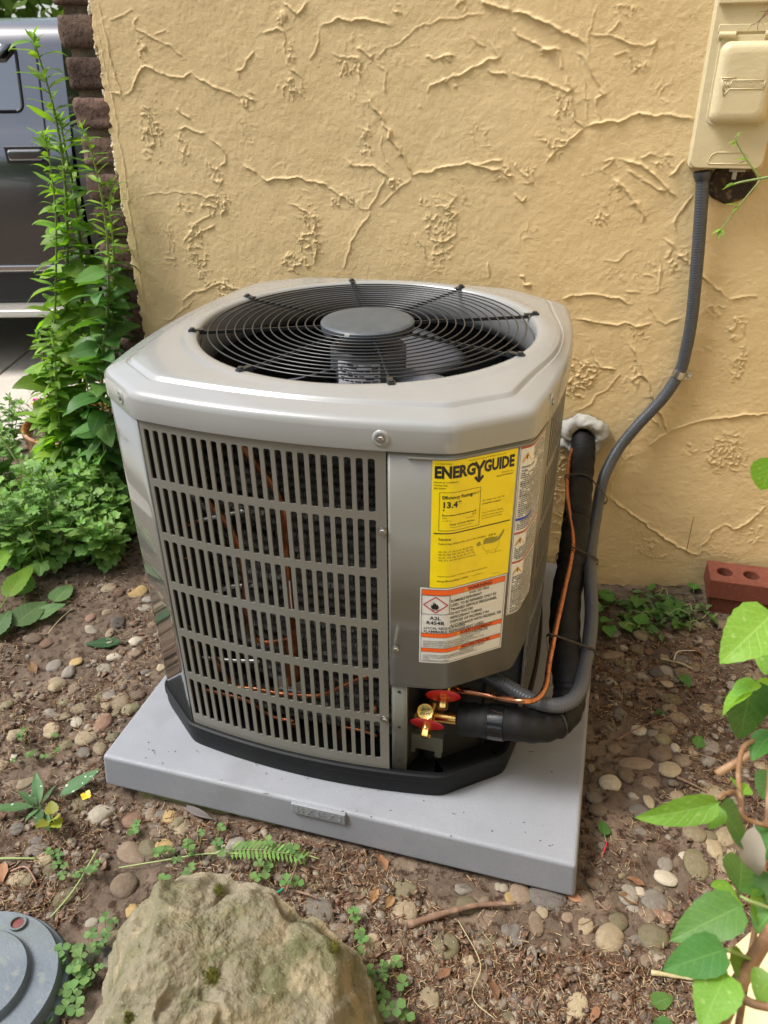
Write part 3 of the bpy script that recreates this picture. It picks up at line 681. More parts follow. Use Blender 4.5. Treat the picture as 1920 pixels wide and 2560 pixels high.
# dark sheet added to block light inside, behind the coil
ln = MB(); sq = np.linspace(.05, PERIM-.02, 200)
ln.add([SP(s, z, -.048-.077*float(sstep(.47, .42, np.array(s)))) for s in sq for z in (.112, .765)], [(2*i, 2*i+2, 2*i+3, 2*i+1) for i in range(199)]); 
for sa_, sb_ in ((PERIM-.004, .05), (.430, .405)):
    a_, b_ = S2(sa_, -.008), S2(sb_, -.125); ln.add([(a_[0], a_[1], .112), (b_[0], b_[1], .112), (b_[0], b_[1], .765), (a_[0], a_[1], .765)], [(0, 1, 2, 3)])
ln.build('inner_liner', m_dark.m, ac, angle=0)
def coil():
    """spiny-fin tubing wound round the cabinet: rows of tube, each a brush of thin spines"""
    V = []; F = []; nb = 0; r0 = np.random.RandomState(3)
    paths = []
    def row(z, s_list, offs): paths.append(np.array([[*S2(s, o), z] for s, o in zip(s_list, offs)]))
    for k in range(24):
        z = .150+k*.0255
        s = np.linspace(.02, .400, 150); off = -.082-.020*sstep(.16, .02, s)-.012*np.sin(k*2.4)*(s < .18)+.010*np.sin(k*1.1)
        row(z, s, off)
        s = np.linspace(.74, 1.17, 60); row(z, s, s*0-.03)
    for P in paths:
        T = np.gradient(P, axis=0); T /= np.linalg.norm(T, axis=1)[:, None]; L = np.r_[0, np.cumsum(np.linalg.norm(np.diff(P, axis=0), axis=1))]
        front = P[0][0] < .5; dens = 1500 if front else 500; n = int(L[-1]*dens*6)
        q = np.sort(r0.rand(n))*L[-1]; c = np.stack([np.interp(q, L, P[:, i]) for i in range(3)], 1); t = np.stack([np.interp(q, L, T[:, i]) for i in range(3)], 1)
        n1 = np.stack([t[:, 1], -t[:, 0], t[:, 2]*0], 1); n2 = np.tile([0, 0, 1.], (n, 1))
        a = r0.rand(n)*math.pi*1.5-math.pi*.75; d = n1*np.cos(a)[:, None]+n2*np.sin(a)[:, None]
        d = d+t*(r0.randn(n)*.16)[:, None]; side = t*np.cos(q*0)[:, None]
        ln_ = .0125+r0.rand(n)*.0025
        p0 = c+d*.0035-t*.00038; p1 = c+d*.0035+t*.00038; p2 = c+d*ln_[:, None]
        V.append(np.stack([p0, p1, p2], 1).reshape(-1, 3))
        # the tube itself
    V = np.concatenate(V); F = np.arange(len(V)).reshape(-1, 3)
    me = fast_tris('fin_coil', V, F); o = link('fin_coil', me, m_fin.m, ac); kind(o, 'stuff')
    tb = MB()
    for P in paths: tb.tube(P[::3], .0042, 6, caps=False)
    kind(tb.build('coil_tube', MT('coil_tube', (.03, .028, .025), .6, metal=.4).m, ac, angle=0), 'stuff')
coil()
# bare copper runs seen through the front slots, placed a hand's breadth behind the panel
def inpipe(px, dep, r, name='copper_pipe', mat=None):
    P = spline([ony(p, d) for p, d in zip(px, dep if hasattr(dep, '__len__') else [dep]*len(px))], 8); m = MB(); m.tube(P, r, 10); return m.build(name, (mat or m_copin).m, ac, angle=0)
inpipe([(605, 1110), (640, 1160), (690, 1225), (712, 1290), (716, 1400), (728, 1520), (738, 1620), (742, 1700)], .118, .0068)
inpipe([(520, 1255), (570, 1310), (598, 1370), (612, 1450), (618, 1530), (632, 1585), (660, 1605), (700, 1602), (722, 1598)], .116, .0062)
inpipe([(720, 1598), (722, 1650), (728, 1710)], .119, .0062)
inpipe([(395, 1200), (408, 1260), (420, 1310), (450, 1318), (500, 1300)], .125, .0030)
m_alu = MT('bright_tube', (.42, .42, .40), .3, metal=1.)
inpipe([(500, 1300), (560, 1288), (612, 1276)], .122, .0042, 'bright_tube', m_alu)
inpipe([(540, 1480), (580, 1466), (640, 1462)], .122, .0048, 'bright_tube', m_alu)
inpipe([(500, 1640), (575, 1650), (650, 1652)], .121, .0046, 'bright_tube', m_alu)
inpipe([(480, 1235), (510, 1265), (540, 1285)], .13, .0078, 'bright_tube', MT('dark_tube', (.12, .12, .125), .35, metal=1.))
inpipe([(530, 1640), (560, 1680), (590, 1715), (640, 1722), (690, 1732), (745, 1738), (800, 1738), (850, 1718), (900, 1696), (920, 1692)], .112, .0052)
inpipe([(500, 1720), (560, 1735), (620, 1752), (680, 1790), (735, 1803)], .114, .0044)
inpipe([(435, 1480), (440, 1560), (455, 1640), (480, 1690), (505, 1715)], .128, .0095)
inpipe([(420, 1380), (424, 1430), (432, 1480)], .130, .0085)
inpipe([(445, 1570), (470, 1565), (492, 1580), (494, 1600), (478, 1622), (472, 1640), (478, 1652)], .110, .0013)
inpipe([(440, 1400), (465, 1395), (478, 1405), (470, 1440), (455, 1480)], .110, .0014)
inpipe([(862, 1818), (900, 1825), (945, 1840)], .105, .0038)
inpipe([(730, 1800), (740, 1840), (790, 1862), (850, 1850), (870, 1800), (890, 1780), (950, 1772)], .15, .013)
br = MB(); A = ony((697, 1690), .125); B = ony((765, 1745), .125); br.box((A[0], .121, B[2]), (B[0], .126, A[2])); br.box((A[0], .119, B[2]+.014), (B[0], .127, B[2]+.017))
br.build('coil_bracket', MT('galvanised', (.42, .43, .44), .45, metal=.7).m, ac, smooth=False)
tg = MB(); A = ony((722, 1452), .108); B = ony((733, 1524), .108); tg.box((A[0], .107, B[2]), (B[0]-.001, .108, A[2])); tgo = tg.build('paper_tag', MT('tag_paper', (.6, .6, .56), .6).m, ac, smooth=False)
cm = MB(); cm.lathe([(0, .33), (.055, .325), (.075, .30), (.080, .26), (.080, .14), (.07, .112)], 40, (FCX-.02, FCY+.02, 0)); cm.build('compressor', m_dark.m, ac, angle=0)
# valve corner: bracket post, dark partition, valves
bp_ = MB(); sheet(.4085, .4345, .1315, .333, -.002, 1, .006, bp_)
s = .4345; a, b = S2(s, -.002), S2(s, -.030); bp_.add([(a[0], a[1], .1315), (b[0], b[1], .1315), (b[0], b[1], .333), (a[0], a[1], .333)], [(0, 1, 2, 3)])
bpo = bp_.build('valve_post', m_olive.m, ac, angle=25); solid(bpo, .0015)
for z in (.318, .236, .153):
    hl = MB()
    p = S2(.4215, -.0014); q = S2(.4215, 1); T = Matrix.Translation((p[0], p[1], z)) @ Vector((q[0]-p[0], q[1]-p[1], 0)).to_track_quat('Z', 'Y').to_matrix().to_4x4()
    hl.lathe([(0, .0003), (.003, .0003)], 12, T=T); hl.build('screw_hole', m_dark.m, bpo, smooth=False)
pt = MB(); A = S2(.4345, -.030); Bq = S2(.70, -.085); Cq = S2(.735, -.006)
pt.add([(A[0], A[1], z) for z in (.112, .34)]+[(A[0]+.04, A[1]+.085, z) for z in (.112, .34)]+[(Bq[0], Bq[1], z) for z in (.112, .34)]+[(Cq[0], Cq[1], z) for z in (.112, .34)], [(0, 2, 3, 1), (2, 4, 5, 3), (4, 6, 7, 5)])
pt.add([(A[0], A[1], .34), (A[0]+.04, A[1]+.085, .34), (Bq[0], Bq[1], .34), (Cq[0], Cq[1], .34)]+[SP(q, .34, -.016) for q in (.70, .62, .52, .45)], [tuple(range(8))])
pt.build('valve_partition', MT('dark_steel', (.022, .023, .022), .4, spec=.4).m, ac, smooth=False)

# ================================================================ STICKERS ON THE CABINET
def sticker(name, s0, s1, zt, zb, off, mat, zr=0.):
    """paper stuck round the cabinet; local u 0..1 to the right, v 0..1 downwards"""
    W, Hh = s1-s0, zt-zb
    def pos(u, v, lift=0.):
        s = s0+u*W; wr = (fbm(np.array([u*9.+v*3]), np.array([v*16.]), hash(name) % 7 if False else 3, 2)[0]-.5)*.0007
        return SP(s, zt-v*Hh+zr*u, off+.0004+wr+lift)
    nu, nv = 40, 30; V = [pos(i/nu, j/nv) for i in range(nu+1) for j in range(nv+1)]
    F = [(i*(nv+1)+j+1, (i+1)*(nv+1)+j+1, (i+1)*(nv+1)+j, i*(nv+1)+j) for i in range(nu) for j in range(nv)]
    o = put(name, V, F, mat, ac)
    return o, pos, W, Hh
class Ink:
    def __init__(s, pos, W, Hh, lift=.0004): s.p = pos; s.W = W; s.H = Hh; s.m = MB(); s.l = lift
    def text(s, t, u, v, cap, bold=0., align='LEFT', sx=1., lift=0., fit=None):
        """baseline at v, capital height in metres"""
        V, F = text_mesh(t, cap/.72, bold*cap, 0, align, sx)
        if fit: f = (fit-u)*s.W/max(a[0] for a in V); V = [(a[0]*f, a[1], a[2]) for a in V]
        s.m.add([s.p(u+a[0]/s.W, v-a[1]/s.H, s.l+lift) for a in V], F); return s
    def quad(s, u0, v0, u1, v1, lift=0., n=None):
        n = n or max(1, int((u1-u0)*s.W/.006)); us = np.linspace(u0, u1, n+1)
        V = [s.p(u, v, s.l+lift) for u in us for v in (v0, v1)]; s.m.add(V, [(2*i+1, 2*i+3, 2*i+2, 2*i) for i in range(n)]); return s
    def poly(s, pts, lift=0.): s.m.add([s.p(u, v, s.l+lift) for u, v in pts], [tuple(range(len(pts)))]); return s
    def line(s, u0, v0, u1, v1, t):
        du, dv = (u1-u0)*s.W, (v1-v0)*s.H; L = math.hypot(du, dv); nu, nv = -dv/L*t/2/s.W, du/L*t/2/s.H
        n = max(1, int(L/.006))
        V = []
        for k in range(n+1): u = u0+(u1-u0)*k/n; v = v0+(v1-v0)*k/n; V += [s.p(u+nu, v+nv, s.l), s.p(u-nu, v-nv, s.l)]
        s.m.add(V, [(2*i, 2*i+2, 2*i+3, 2*i+1) for i in range(n)]); return s
    def frame(s, u0, v0, u1, v1, t):
        return s.line(u0, v0, u1, v0, t).line(u1, v0, u1, v1, t).line(u1, v1, u0, v1, t).line(u0, v1, u0, v0, t)
    def dashes(s, u0, u1, v, h, fill=.85):
        u = u0
        while u < u1:
            w = rng.uniform(.012, .05); b = min(u+w, u1)
            if rng.random() < fill: s.quad(u, v-h/2, b, v+h/2, n=1)
            u = b+.010
        return s
    def done(s, name, mat, parent): return s.m.build(name, mat, parent, smooth=False)
m_yel = MT('yellow_paper', (.86, .68, .006), .34, spec=.4); m_yel.nb(45, .22, .003, 3).var(20, (.80, .62, .005), .5, .7)
m_wht = MT('white_paper', (.66, .66, .65), .35, spec=.4); m_wht.nb(45, .10, .003, 2)
m_blk = MT('black_ink', (.010, .010, .010), .5); m_org = MT('orange_ink', (.80, .12, .012), .4); m_drd = MT('red_ink', (.45, .012, .02), .4); m_brk = MT('brick_ink', (.38, .065, .03), .4)
m_amb = MT('amber_ink', (.65, .33, .02), .4); m_gryk = MT('olive_ink', (.28, .25, .02), .5); m_blu = MT('blue_ink', (.02, .05, .42), .45); m_lgk = MT('dark_print', (.045, .045, .05), .55)

o, pos, W, Hh = sticker('energy_label', .469, .6012, .757, .5395, .0006, m_yel.m)
k = Ink(pos, W, Hh)
cap = .0182
k.text('ENERG', .022, .130, cap, .065, fit=.487); k.text('GUIDE', .590, .130, cap, .065, fit=.968)
# the tall Y that runs down into an arrow
yc = .535
k.line(yc-.058, .045, yc, .105, .0048).line(yc+.058, .045, yc, .105, .0048).line(yc, .095, yc, .185, .0046)
k.line(yc-.050, .155, yc+.004, .196, .0042).line(yc+.050, .155, yc-.004, .196, .0042)
k.text('U.S. Government', .028, .034, .0024); k.text('Federal law prohibits removal of this label before consumer purchase', .40, .030, .0019, sx=.82)
for i, t in enumerate(['Central Air Conditioner', 'Cooling Only', 'Split System']): k.text(t, .018, .168+.022*i, .0026, .012)
k.text('Trane U.S. Inc.', .965, .168, .0024, .01, 'RIGHT'); k.text('Model 5A7A3030A1', .965, .190, .0024, .01, 'RIGHT')
k.frame(.085, .238, .565, .530, .0006)
k.text('Efficiency Rating', .112, .287, .0054, .03, sx=.95); k.text('(SEER2)**', .430, .283, .0036, sx=.9)
k.text('13.4*', .112, .352, .0098, .045)
k.poly([(.118, .365), (.146, .365), (.132, .379)]); k.line(.125, .412, .515, .412, .0011)
for q in (.125, .222, .32, .418, .515): k.line(q, .398 if q in (.125, .515) else .406, q, .416, .0010)
k.text('13.4', .118, .438, .0028, .01); k.text('27.0', .47, .438, .0028, .01); k.text('Least Efficient', .118, .456, .0018); k.text('Most Efficient', .40, .456, .0018)
k.text('Range of Similar Models', .205, .488, .0031, .004, sx=.95); k.text('**Seasonal Energy Efficiency Ratio 2', .205, .508, .0018)
k.text('For  energy  cost  info,  visit', .595, .352, .0026, sx=.9); k.text('productinfo.energy.gov', .595, .378, .0027, .015, sx=.9)
for i, t in enumerate(["*Your air conditioner's efficiency", 'rating may be better depending on', 'the coil your contractor installs.']): k.text(t, .595, .448+.022*i, .0022, sx=.88)
k.quad(.030, .548, .972, .556)
k.text('Notice', .085, .608, .0048, .02); k.text('Federal law allows this unit to be installed', .085, .642, .0036, sx=.90); k.text('only in:', .70, .642, .0036, .02, sx=.90)
for i, t in enumerate(['AK, CO, CT, ID, IL, IA, IN, KS, MA,', 'ME, MI, MN, MO, MT, NC, NE, NH,', 'NJ, NY, OH, OR, PA, RI, SD, UT, VT,', 'WA, WV, WI, WY and U.S. territories.']): k.text(t, .088, .705+.0235*i, .0030, sx=.92)
k.text('Federal law prohibits installation of this unit in other states.', .085, .908, .0027, sx=.92); k.text('Energy Efficiency Ratio 2 (EER2):', .085, .948, .0030, .015, sx=.92); k.text("The unit's EER2 is 11.2.", .50, .946, .0018)
k.text('115166804-P443', .78, .975, .0014)
k.text('installation allowed', .76, .792, .0016)
k.done('lettering', m_blk.m, o)
k = Ink(pos, W, Hh)       # small map of the states where it may be installed
k.poly([(.640, .672), (.655, .655), (.745, .652), (.750, .660), (.770, .655), (.790, .664), (.815, .655), (.820, .700), (.760, .706), (.700, .702), (.640, .700)])
k.poly([(.545, .690), (.575, .668), (.600, .676), (.605, .694), (.625, .702), (.600, .700), (.580, .706), (.560, .712), (.565, .700)])
k.poly([(.820, .672), (.850, .655), (.880, .630), (.895, .612), (.908, .618), (.900, .640), (.870, .672), (.850, .690), (.822, .700)])
k.done('map_print', m_gryk.m, o)
k = Ink(pos, W, Hh); out = [(.640, .702), (.632, .730), (.660, .748), (.690, .770), (.715, .758), (.735, .790), (.760, .764), (.800, .760), (.812, .786), (.818, .760), (.850, .735), (.846, .700)]
for a, b in zip(out, out[1:]): k.line(*a, *b, .0005)
k.poly([(.69, .780), (.702, .780), (.702, .788), (.69, .788)])
k.done('map_outline', m_gryk.m, o)

o, pos, W, Hh = sticker('warning_label', .4545, .6000, .5385, .3895, .0008, m_wht.m)
k = Ink(pos, W, Hh)
[Ink(pos, W, Hh).quad(*q_).done('orange_band', m_org.m, o) for q_ in ((.022, .022, .978, .088), (.022, .588, .978, .642), (.022, .790, .978, .842))]
k = Ink(pos, W, Hh, .0007)
k.frame(.018, .018, .982, .978, .0006).frame(.020, .092, .318, .335, .0008)
for v in (.090, .588, .644, .790, .844): k.line(.02, v, .98, v, .0005)
k.text('WARNING', .53, .078, .0068, .025, sx=.92); k.text('AVERTISSEMENT', .46, .636, .0062, .02, sx=.92); k.text('ADVERTENCIA', .48, .836, .0062, .02, sx=.92)
k.text('RISK OF FIRE', .545, .132, .0047, .006, sx=.95)
for i, t in enumerate(['FLAMMABLE REFRIGERANT', 'USED. TO BE REPAIRED ONLY BY', 'TRAINED SERVICE PERSONNEL.', 'DO NOT PUNCTURE', 'REFRIGERANT TUBING.', 'DISPOSE OF PROPERLY IN', 'ACCORDANCE WITH FEDERAL OR']): k.text(t, .330, .185+.0535*i, .0052, .018, fit=[.70,.885,.90,.60,.72,.80,.965][i])
k.text('LOCAL REGULATIONS.', .045, .535, .0050, .018, fit=.52); k.text('FLAMMABLE REFRIGERANT USED.', .045, .580, .0050, .018, fit=.755)
k.text('A2L', .168, .405, .0066, .03, 'CENTER', sx=1.15); k.text('R454B', .168, .468, .0066, .03, 'CENTER', sx=1.15)
k.text("RISQUE D'INCENDIE", .46, .678, .0042, .004, sx=.95); k.text('RIESGO DE FUEGO', .46, .874, .0042, .004, sx=.95)
for i, t in enumerate(['REFRIGERANT INFLAMMABLE UTILISE. A FAIRE REPARER UNIQUEMENT PAR UN', 'PROFESSIONNEL QUALIFIE. NE PAS PERCER LES TUBES REFRIGERANTS.', 'ELIMINER CORRECTEMENT LE PRODUIT CONFORMEMENT AUX REGLEMENTATIONS', 'FEDERALES OU LOCALES. REFRIGERANT INFLAMMABLE UTILISE.']): k.text(t, .040, .705+.0235*i, .0023, .01, sx=.86)
for i, t in enumerate(['CONTIENE REFRIGERANTE INFLAMABLE. PARA SER REPARADO UNICAMENTE POR', 'PERSONAL DE SERVICIO CALIFICADO. NO PERFORE LA TUBERIA DE REFRIGERANTE.', 'ELIMINELO CORRECTAMENTE, DE ACUERDO CON LAS REGLAMENTACIONES FEDERALES', 'O LOCALES.', 'CONTIENE REFRIGERANTE INFLAMABLE.']): k.text(t, .040, .895+.0185*i, .0020, .01, sx=.84)
# flame pictogram
fl = [(.125, .262), (.118, .235), (.128, .205), (.136, .222), (.142, .195), (.152, .170), (.158, .205), (.166, .185), (.180, .215), (.186, .200), (.202, .235), (.196, .262), (.180, .268), (.140, .268)]
k.poly(fl); k.quad(.128, .276, .196, .281); k.done('lettering', m_blk.m, o)
k = Ink(pos, W, Hh, .0007); c = (.168, .212); a, b = .128, .102
for p, q in [((c[0], c[1]-b), (c[0]+a, c[1])), ((c[0]+a, c[1]), (c[0], c[1]+b)), ((c[0], c[1]+b), (c[0]-a, c[1])), ((c[0]-a, c[1]), (c[0], c[1]-b))]: k.line(*p, *q, .0018)
k.done('red_diamond', m_drd.m, o)
for u, v in [(.500, .078), (.428, .636), (.448, .836)]: Ink(pos, W, Hh, .0008).poly([(u-.024, v), (u+.024, v), (u, v-.05)]).done('hazard_triangle', m_amb.m, o)

o, pos, W, Hh = sticker('service_label', .6045, .6940, .7605, .4545, .0010, m_wht.m)
[Ink(pos, W, Hh).quad(*q_).done('red_band', m_brk.m, o) for q_ in ((.03, .006, .97, .026), (.03, .488, .97, .500), (.03, .662, .97, .674))]
k = Ink(pos, W, Hh); k.quad(.03, .405, .52, .420).quad(.52, .409, .97, .413); k.done('blue_band', m_blu.m, o)
k = Ink(pos, W, Hh, .0006)
for v in (.075, .545, .722): Ink(pos, W, Hh, .0006).poly([(.05, v+.022), (.27, v+.022), (.16, v-.026)]).done('hazard_triangle', m_amb.m, o)
k = Ink(pos, W, Hh, .0009); k.frame(.015, .004, .985, .994, .0006)
for v in (.075, .545, .722): k.poly([(.150, v-.012), (.175, v-.012), (.155, v+.002), (.178, v+.002), (.148, v+.016), (.158, v+.004), (.140, v+.004)])
k.text('POWER SUPPLY', .06, .130, .0034, .03); k.text('TORS', .06, .150, .0034, .03)
v = .035
while v < .985:
    if .395 < v < .425 or .48 < v < .505 or .655 < v < .68: v += .0105; continue
    left = .33 if any(abs(v-q) < .038 for q in (.07, .54, .718)) else .06
    if .105 < v < .155: left = .55
    k.dashes(left, .95, v, .0048 if (int(v*100) % 7) else .0066, .93); v += .0112
k.done('small_print', m_lgk.m, o)

# ================================================================ VALVES AND PIPES
def frame_to(p, d): return Matrix.Translation(tuple(p)) @ Vector(tuple(d)).to_track_quat('Z', 'Y').to_matrix().to_4x4()
A = ony((985, 1776), .135); B = ony((1168, 1800), .135)
sv = MB(); sv.tube([A, A*.7+B*.3, B], .0118, 16); suction = sv.build('brass_valve', m_brass.m, ac, angle=50)
c = ony((1063, 1779), .105); d = Vector(tuple(CAM-c)).normalized(); T = frame_to(c, (d.x*.6, d.y, d.z*.9))
h = MB(); h.lathe([(.0145, -.016), (.0158, -.014), (.0158, -.003), (.0148, 0)], 6, T=T); h.lathe([(.0150, -.0005), (.0135, .0012), (.0128, .0008), (0, .0008)], 28, T=T); h.build('hex_cap', m_brass.m, ac, angle=30)
t2 = MB()
for i, t in enumerate(['250\u00b0F', '633 PSI']):
    V, F = text_mesh(t, .0058, .0001, 0, 'CENTER'); t2.add([T @ Vector((v[0], v[1]+(.0012 if i == 0 else -.0056), .0013)) for v in V], F)
t2.build('cap_stamp', m_blk.m, ac, smooth=False)
def valve(pxd, pxh, y, tiltx):
    c = ony(pxd, y); ax = Vector((.10*tiltx, -.88, -.47)).normalized(); T = frame_to(c, ax)
    m = MB(); m.lathe([(0, .0012), (.018, .0010), (.0285, .0), (.030, -.0006), (.029, -.0014), (0, -.0004)], 40, T=T); o = m.build('red_tag', m_red.m, ac, angle=40)
    h = MB(); h.lathe([(.0075, -.004), (.0085, .006), (.0085, .008)], 16, T=T); h.lathe([(.0088, .006), (.0096, .0075), (.0096, .020), (.0088, .0222), (0, .0222)], 6, T=T); h.build('valve_stem', m_brass.m, ac, angle=30)
    s = MB(); s.tube([c, c+np.array([0, .06, .02])], .011, 12); s.build('valve_body', m_brass.m, ac, angle=40)
valve((1108, 1741), 0, .112, 1.4); valve((1067, 1812), 0, .098, .4)
A = ony((1022, 1832), .118); B = ony((1106, 1884), .118); vb = MB(); vb.box((A[0], .117, B[2]+.002), (B[0], .119, A[2])); vb.box((A[0], .117, A[2]), (B[0], .145, A[2]+.0015)); vb.box((A[0], .116, B[2]-.008), (A[0]+.012, .1185, B[2]+.004)); vb.box((B[0]-.014, .116, B[2]-.010), (B[0]-.002, .1185, B[2]+.004))
vb.build('valve_bracket', m_olive.m, ac, smooth=False)
c = ony((1020, 1828), .118); m = MB(); m.lathe([(0, .006), (.004, .006), (.0045, .004), (.0045, -.004)], 6, T=frame_to(c, (-.2, -.9, .3))); m.build('bolt', m_zinc.m, ac, angle=30)

m_foam = MT('foam_sleeve', (.0042, .0044, .0048), .62, spec=.3); m_foam.nb(420, .35, .0012, 3).var(15, (.007, .0073, .0078), .45, .7)
m_tape = MT('black_tape', (.008, .008, .009), .16, spec=.6); m_tape.nb(60, .2, .003)
m_ztie = MT('zip_tie', (.009, .009, .01), .35)
ins_px = [((1150, 1797), .133), ((1210, 1802), .130), ((1290, 1810), .132), ((1360, 1812), .150), ((1408, 1785), .185), ((1424, 1735), .230), ((1420, 1680), .268), ((1412, 1600), .335), ((1415, 1500), .43), ((1430, 1400), .53), ((1440, 1310), .64), ((1448, 1230), .76), ((1456, 1150), .885), ((1458, 1105), .935), ((1456, 1090), .985)]
IP = spline([ony(p, y) for p, y in ins_px], 26); IL = np.r_[0, np.cumsum(np.linalg.norm(np.diff(IP, axis=0), axis=1))]; tot = IL[-1]
line = thing('insulated_refrigerant_line', 'black foam insulated pipe rising from the valves to the hole in the wall', 'pipe', (0, 0, 0))
joints = [.0, .17, .33, .52, .66, .83]                       # butt joints between foam sleeves, as fractions of the run
edges = [0]+[int(np.searchsorted(IL, f*tot)) for f in joints[1:]]+[len(IP)-1]
for a, b in zip(edges, edges[1:]):
    P = IP[a:b+1]; n = len(P); rr = np.full(n, .0295); e = np.minimum(np.arange(n), np.arange(n)[::-1])
    rr -= .0030*np.exp(-(e/1.6)**2)-.0007*np.sin(np.arange(n)*.5); m = MB(); m.tube(P, rr, 28); m.build('foam_sleeve', m_foam.m, line, angle=60)
def band(P, i, w, r, name, mat, parent, n=24, head=False):
    q = P[max(0, i-1):i+2]; d = (q[-1]-q[0])/np.linalg.norm(q[-1]-q[0]); T = frame_to(P[i], d); m = MB(); m.lathe([(r-.003, -w), (r, -w), (r+.0004, 0), (r, w), (r-.003, w)], n, T=T)
    if head: m.box((r-.001, -.003, -.004), (r+.004, .003, .004), T @ Matrix.Rotation(head, 4, 'Z'))
    return m.build(name, mat, parent, angle=30)
band(IP, int(np.searchsorted(IL, .065)), .013, .0316, 'tape_band', m_tape.m, line)
band(IP, int(np.searchsorted(IL, .172)), .0022, .0318, 'zip_tie', m_ztie.m, line, head=1.5)
# liquid line
cp = [((1128, 1719), .150), ((1160, 1726), .142), ((1230, 1740), .138), ((1300, 1752), .142), ((1340, 1748), .160), ((1364, 1715), .195), ((1374, 1650), .255), ((1392, 1560), .34), ((1412, 1470), .44), ((1428, 1395), .53), ((1432, 1345), .59), ((1424, 1280), .68), ((1418, 1220), .77), ((1424, 1150), .875), ((1436, 1110), .925), ((1438, 1090), .975)]
CPt = spline([ony(p, y)-ray(p)*(.036*sstep(1235, 1310, np.array(p[0]))*(1-sstep(.80, .93, np.array(y)))) for p, y in cp], 12); n = len(CPt); r = np.full(n, .0052); r[:16] = .0064; r[16:20] = .0058
q = np.arange(n); r += np.where(q > n*.86, .0010*np.maximum(0, np.sin(q*.9)), 0)
m = MB(); m.tube(CPt, r, 14); cl = m.build('copper_line', m_copper.m, angle=60)
tag(cl, 'bare copper tube bent beside the black foam pipe up to the wall', 'pipe')
# flexible conduit
cd = [((1757, 428), .925), ((1754, 500), .926), ((1744, 640), .930), ((1730, 790), .936), ((1714, 880), .940), ((1697, 935), .942), ((1655, 998), .938), ((1590, 1068), .93), ((1540, 1132), .91), ((1508, 1200), .86), ((1490, 1290), .73), ((1476, 1380), .585), ((1475, 1450), .50), ((1479, 1530), .425), ((1472, 1610), .350), ((1460, 1670), .292), ((1452, 1718), .240), ((1428, 1752), .200), ((1385, 1764), .180), ((1325, 1748), .180), ((1262, 1712), .195), ((1205, 1684), .21)]
CT = spline([ony(p, y)-ray(p)*float(.032*sstep(.75, .5, np.array(y))) for p, y in cd], 14); L = np.r_[0, np.cumsum(np.linalg.norm(np.diff(CT, axis=0), axis=1))]
s = np.arange(0, L[-1], .00135); CTf = np.stack([np.interp(s, L, CT[:, i]) for i in range(3)], 1)
m_cond = MT('grey_conduit', (.055, .061, .071), .34, spec=.5); m_cond.nb(200, .06, .001)
m_condh = MT('conduit_hub', (.035, .04, .046), .45)
con = thing('flexible_conduit', 'ribbed grey flexible conduit curving from the wall box down to the air conditioner', 'conduit', (0, 0, 0))
m = MB(); m.tube(CTf, .0128+.00075*np.abs(np.sin(s*math.pi/.0054)), 14); m.build('ribbed_tube', m_cond.m, con, angle=0)
m = MB(); m.tube(CT[:6], [.0175, .0175, .0172, .0165, .0150, .0140], 20); m.build('connector', m_condh.m, con, angle=30)
i = int(np.argmin(np.linalg.norm(CTf-ony((1697, 935), .942), axis=1)))
ck = thing('pipe_clamp', 'zinc one-hole strap screwed to the stucco halfway down the grey conduit', 'clamp', (0, 0, 0))
band(CTf, i, .0085, .0146, 'strap', m_zinc.m, ck)
P = ony((1697, 935), .942); Q = ony((1718, 938), .955); m = MB(); m.box((P[0]+.004, .9515, Q[2]-.009), (Q[0]+.004, .9535, Q[2]+.009)); m.lathe([(0, .0018), (.009, .0018), (.0095, 0)], 20, T=frame_to((Q[0]+.002, .9535, Q[2]), (0, -1, 0))); m.build('tab', m_zinc.m, ck, angle=30)
m = MB(); m.lathe([(0, .005), (.004, .0046), (.0052, .003), (.0052, 0)], 14, T=frame_to((Q[0]+.002, .952, Q[2]), (0, -1, 0))); m.build('screw', m_zinc.m, ck, angle=30)
# ties that bundle tube, foam and conduit together
def bundle(px1, y1, px2, y2, px3, y3, label):
    a, b, c_ = [np.array(Z_[np.argmin(((np.array([proj(q) for q in Z_])-np.array(p))**2).sum(1))]) for Z_, p in ((CPt, px1), (IP, px2), (CT, px3))]; d = IP[np.argmin(np.linalg.norm(IP-b, axis=1))]-IP[max(0, np.argmin(np.linalg.norm(IP-b, axis=1))-3)]; d = d/np.linalg.norm(d)
    pts = []
    for C_, R_ in ((a, .0068), (b, .0322), (c_, .0152)):
        u = np.cross(d, [0, 0, 1.]); u /= np.linalg.norm(u); v = np.cross(u, d)
        for t in np.linspace(0, 2*math.pi, 24, endpoint=False): w = C_+R_*(u*math.cos(t)+v*math.sin(t)); rel = w-b; pts.append((rel @ u, rel @ v))
    pts = np.array(pts); ang = np.linspace(0, 2*math.pi, 60, endpoint=False); hull = []
    o_ = pts.mean(0); import_pts = sorted(map(tuple, pts))
    def half(ps):
        h = []
        for p in ps:
            while len(h) >= 2 and (h[-1][0]-h[-2][0])*(p[1]-h[-2][1])-(h[-1][1]-h[-2][1])*(p[0]-h[-2][0]) <= 0: h.pop()
            h.append(p)
        return h
    hl = half(import_pts)[:-1]+half(import_pts[::-1])[:-1]; n = len(hl); V = []
    for p in hl:
        for (dr, dz) in ((0, -.0024), (.0013, -.0024), (.0013, .0024), (0, .0024)):
            q = np.array(p)*(1+dr/max(1e-6, np.hypot(*p))); V.append(b+u*q[0]+v*q[1]+d*dz)
    F = [(i*4+k, ((i+1) % n)*4+k, ((i+1) % n)*4+(k+1) % 4, i*4+(k+1) % 4) for i in range(n) for k in range(4)]
    tag(put('zip_tie', V, F, m_ztie.m, None, False), label, 'cable tie', 'cable ties round the pipe bundle')
